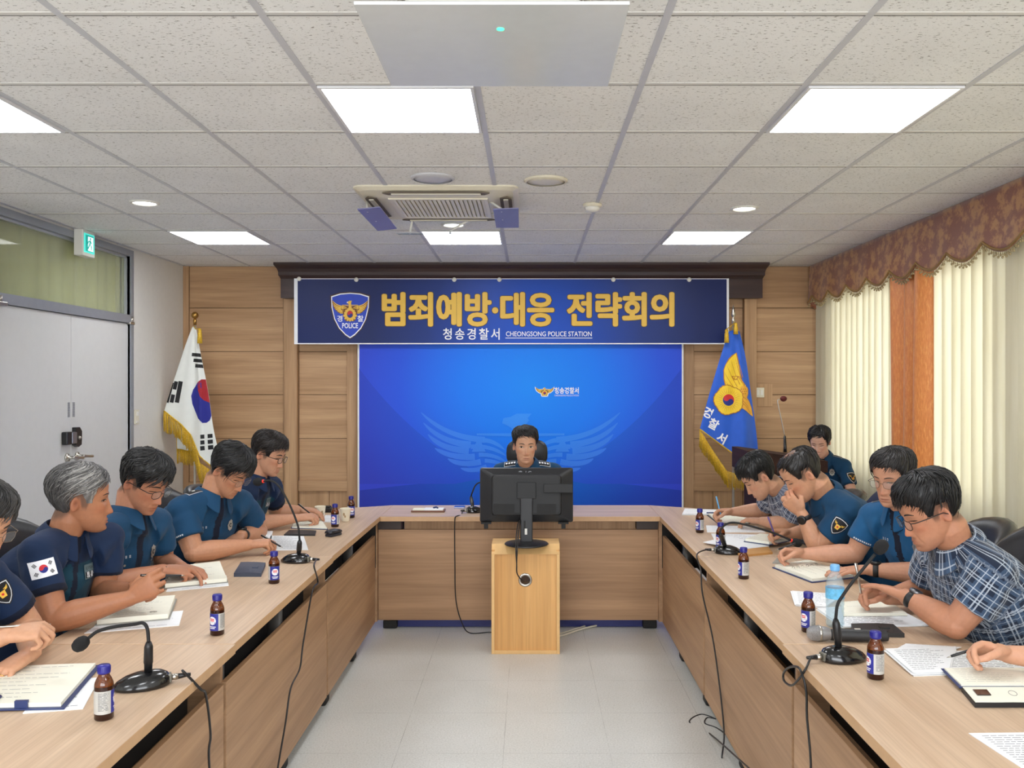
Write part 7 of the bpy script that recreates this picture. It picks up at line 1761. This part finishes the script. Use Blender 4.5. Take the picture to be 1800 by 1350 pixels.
p = add('edge', 'man mostly outside the right edge, only his writing hand and forearm in view', seed=22, hs=0.977, head=(1.62, 2.12, 1.19), look=(-1, .1), pitch=25, neck=(1.68, 2.14, 1.01), pelvis=(1.86, 2.20, .53), face=(-1, 0),
    shL=(1.72, 1.98, .98), shR=(1.71, 2.32, .98), armR=dict(el=(1.59, 2.36, .79), wr=(1.355, 2.455, .792), d=(-.90, .05, .20), n=(-.25, -.55, -.75), pose='pen'),
    armL=dict(el=(1.60, 1.88, .79), wr=(1.42, 2.02, .79), d=(-.9, .3, 0), n=(0, 0, -1), pose='relax'), skin=(208, 156, 126), shirt=plain(BLUE), collar=BLUE,
    hair=dict(seed=12, col=BLK, locks=200), brow=1.0)

# ------------------------------------------------------------------ pens
def pen(tip, tail, lab, col=M_BLACK, r=.0042, clipm=None):
    tip, tail = V(tip), V(tail); t = thing('pen', lab, 'pen', tip, 0, 'pens in the writers\' hands'); d = tail - tip; L = d.length; d.normalize()
    MB().tube([d * .012, d * .02, d * L], [r * .8, r, r], 10).build('barrel', col, t); MB().tube([V((0, 0, 0)), d * .014], [.0007, r * .8], 8).build('tip', M_STEEL, t)
    a = frame(d).col[0]; MB().tube([d * (L - .002) + a * r, d * (L - .004) + a * (r + .003), d * (L - .04) + a * (r + .002)], .0011, 6).build('clip', clipm or M_STEEL, t)
pen((-1.198, 3.020, 0.890), (-1.317, 2.940, 0.909), 'black pen held level by the grey-haired man')
pen((-1.388, 2.520, 0.860), (-1.511, 2.400, 0.882), 'thin pen in the clasped hand of the man at the left edge', M_STEEL, .003)
pen((-1.475, 3.700, 0.766), (-1.475, 3.520, 0.814), 'black pen under the hand of the man with dark-rimmed glasses')
pen((-1.187, 4.180, 0.768), (-1.303, 4.220, 0.821), 'black pen in the hand of the officer with the rank patch')
pen((-1.228, 5.060, 0.764), (-1.344, 5.050, 0.858), 'black pen in the hand of the farthest man on the left')
pen((1.193, 3.100, 0.780), (1.135, 3.020, 0.933), 'grey pen in the hand of the near man in the checked shirt', M_STEEL, .0036)
pen((1.110, 3.900, 0.810), (1.185, 3.860, 0.848), 'dark pen in the fingers of the officer in the light blue shirt')
pen((1.258, 4.420, 0.772), (1.201, 4.360, 0.888), 'violet pen in the balding officer\'s hand', mat('pen_violet', (104, 84, 150), .35))
pen((1.135, 5.120, 0.768), (1.100, 5.100, 0.895), 'light blue pen upright in the far checked-shirt man\'s hand', mat('pen_sky', (96, 164, 214), .35))
pen((1.189, 2.470, 0.778), (1.310, 2.430, 0.835), 'dark pen in the hand at the right edge')

# ------------------------------------------------------------------ chairs
chair('black leather chair behind the grey-haired man', -1.60, 3.14, 0, 1.075, .25)
chair('black chair at the left edge under the man cut off by the frame', -1.60, 2.44, -6, 1.02, .25)
chair('black chair behind the man with dark-rimmed glasses', -1.60, 3.66, 0, 1.0, .24)
chair('black leather chair behind the officer with the rank patch', -1.56, 4.30, -8, 1.045, .25)
chair('black chair behind the farthest man on the left', -1.56, 4.94, -6, .98, .24)
chair('black high-backed chair with a headrest behind the front table', -.015, 5.98, -90, 1.0, .22, None, True)
chair('black leather chair behind the near man in the checked shirt', 1.50, 2.98, 180, 1.085, .26)
chair('black chair behind the officer in the light blue shirt', 1.60, 3.62, 176, 1.0, .24)
chair('dark navy leather chair behind the balding officer', 1.52, 4.26, 178, 1.095, .25, NAVYL)
chair('black chair behind the far man in the checked shirt', 1.50, 4.92, 180, .96, .24)
chair('black chair under the seated woman behind the lectern', 2.24, 6.76, 240, .90, .20)
chair('black chair outside the right edge of the view', 1.68, 2.20, 180, 1.0, .24)
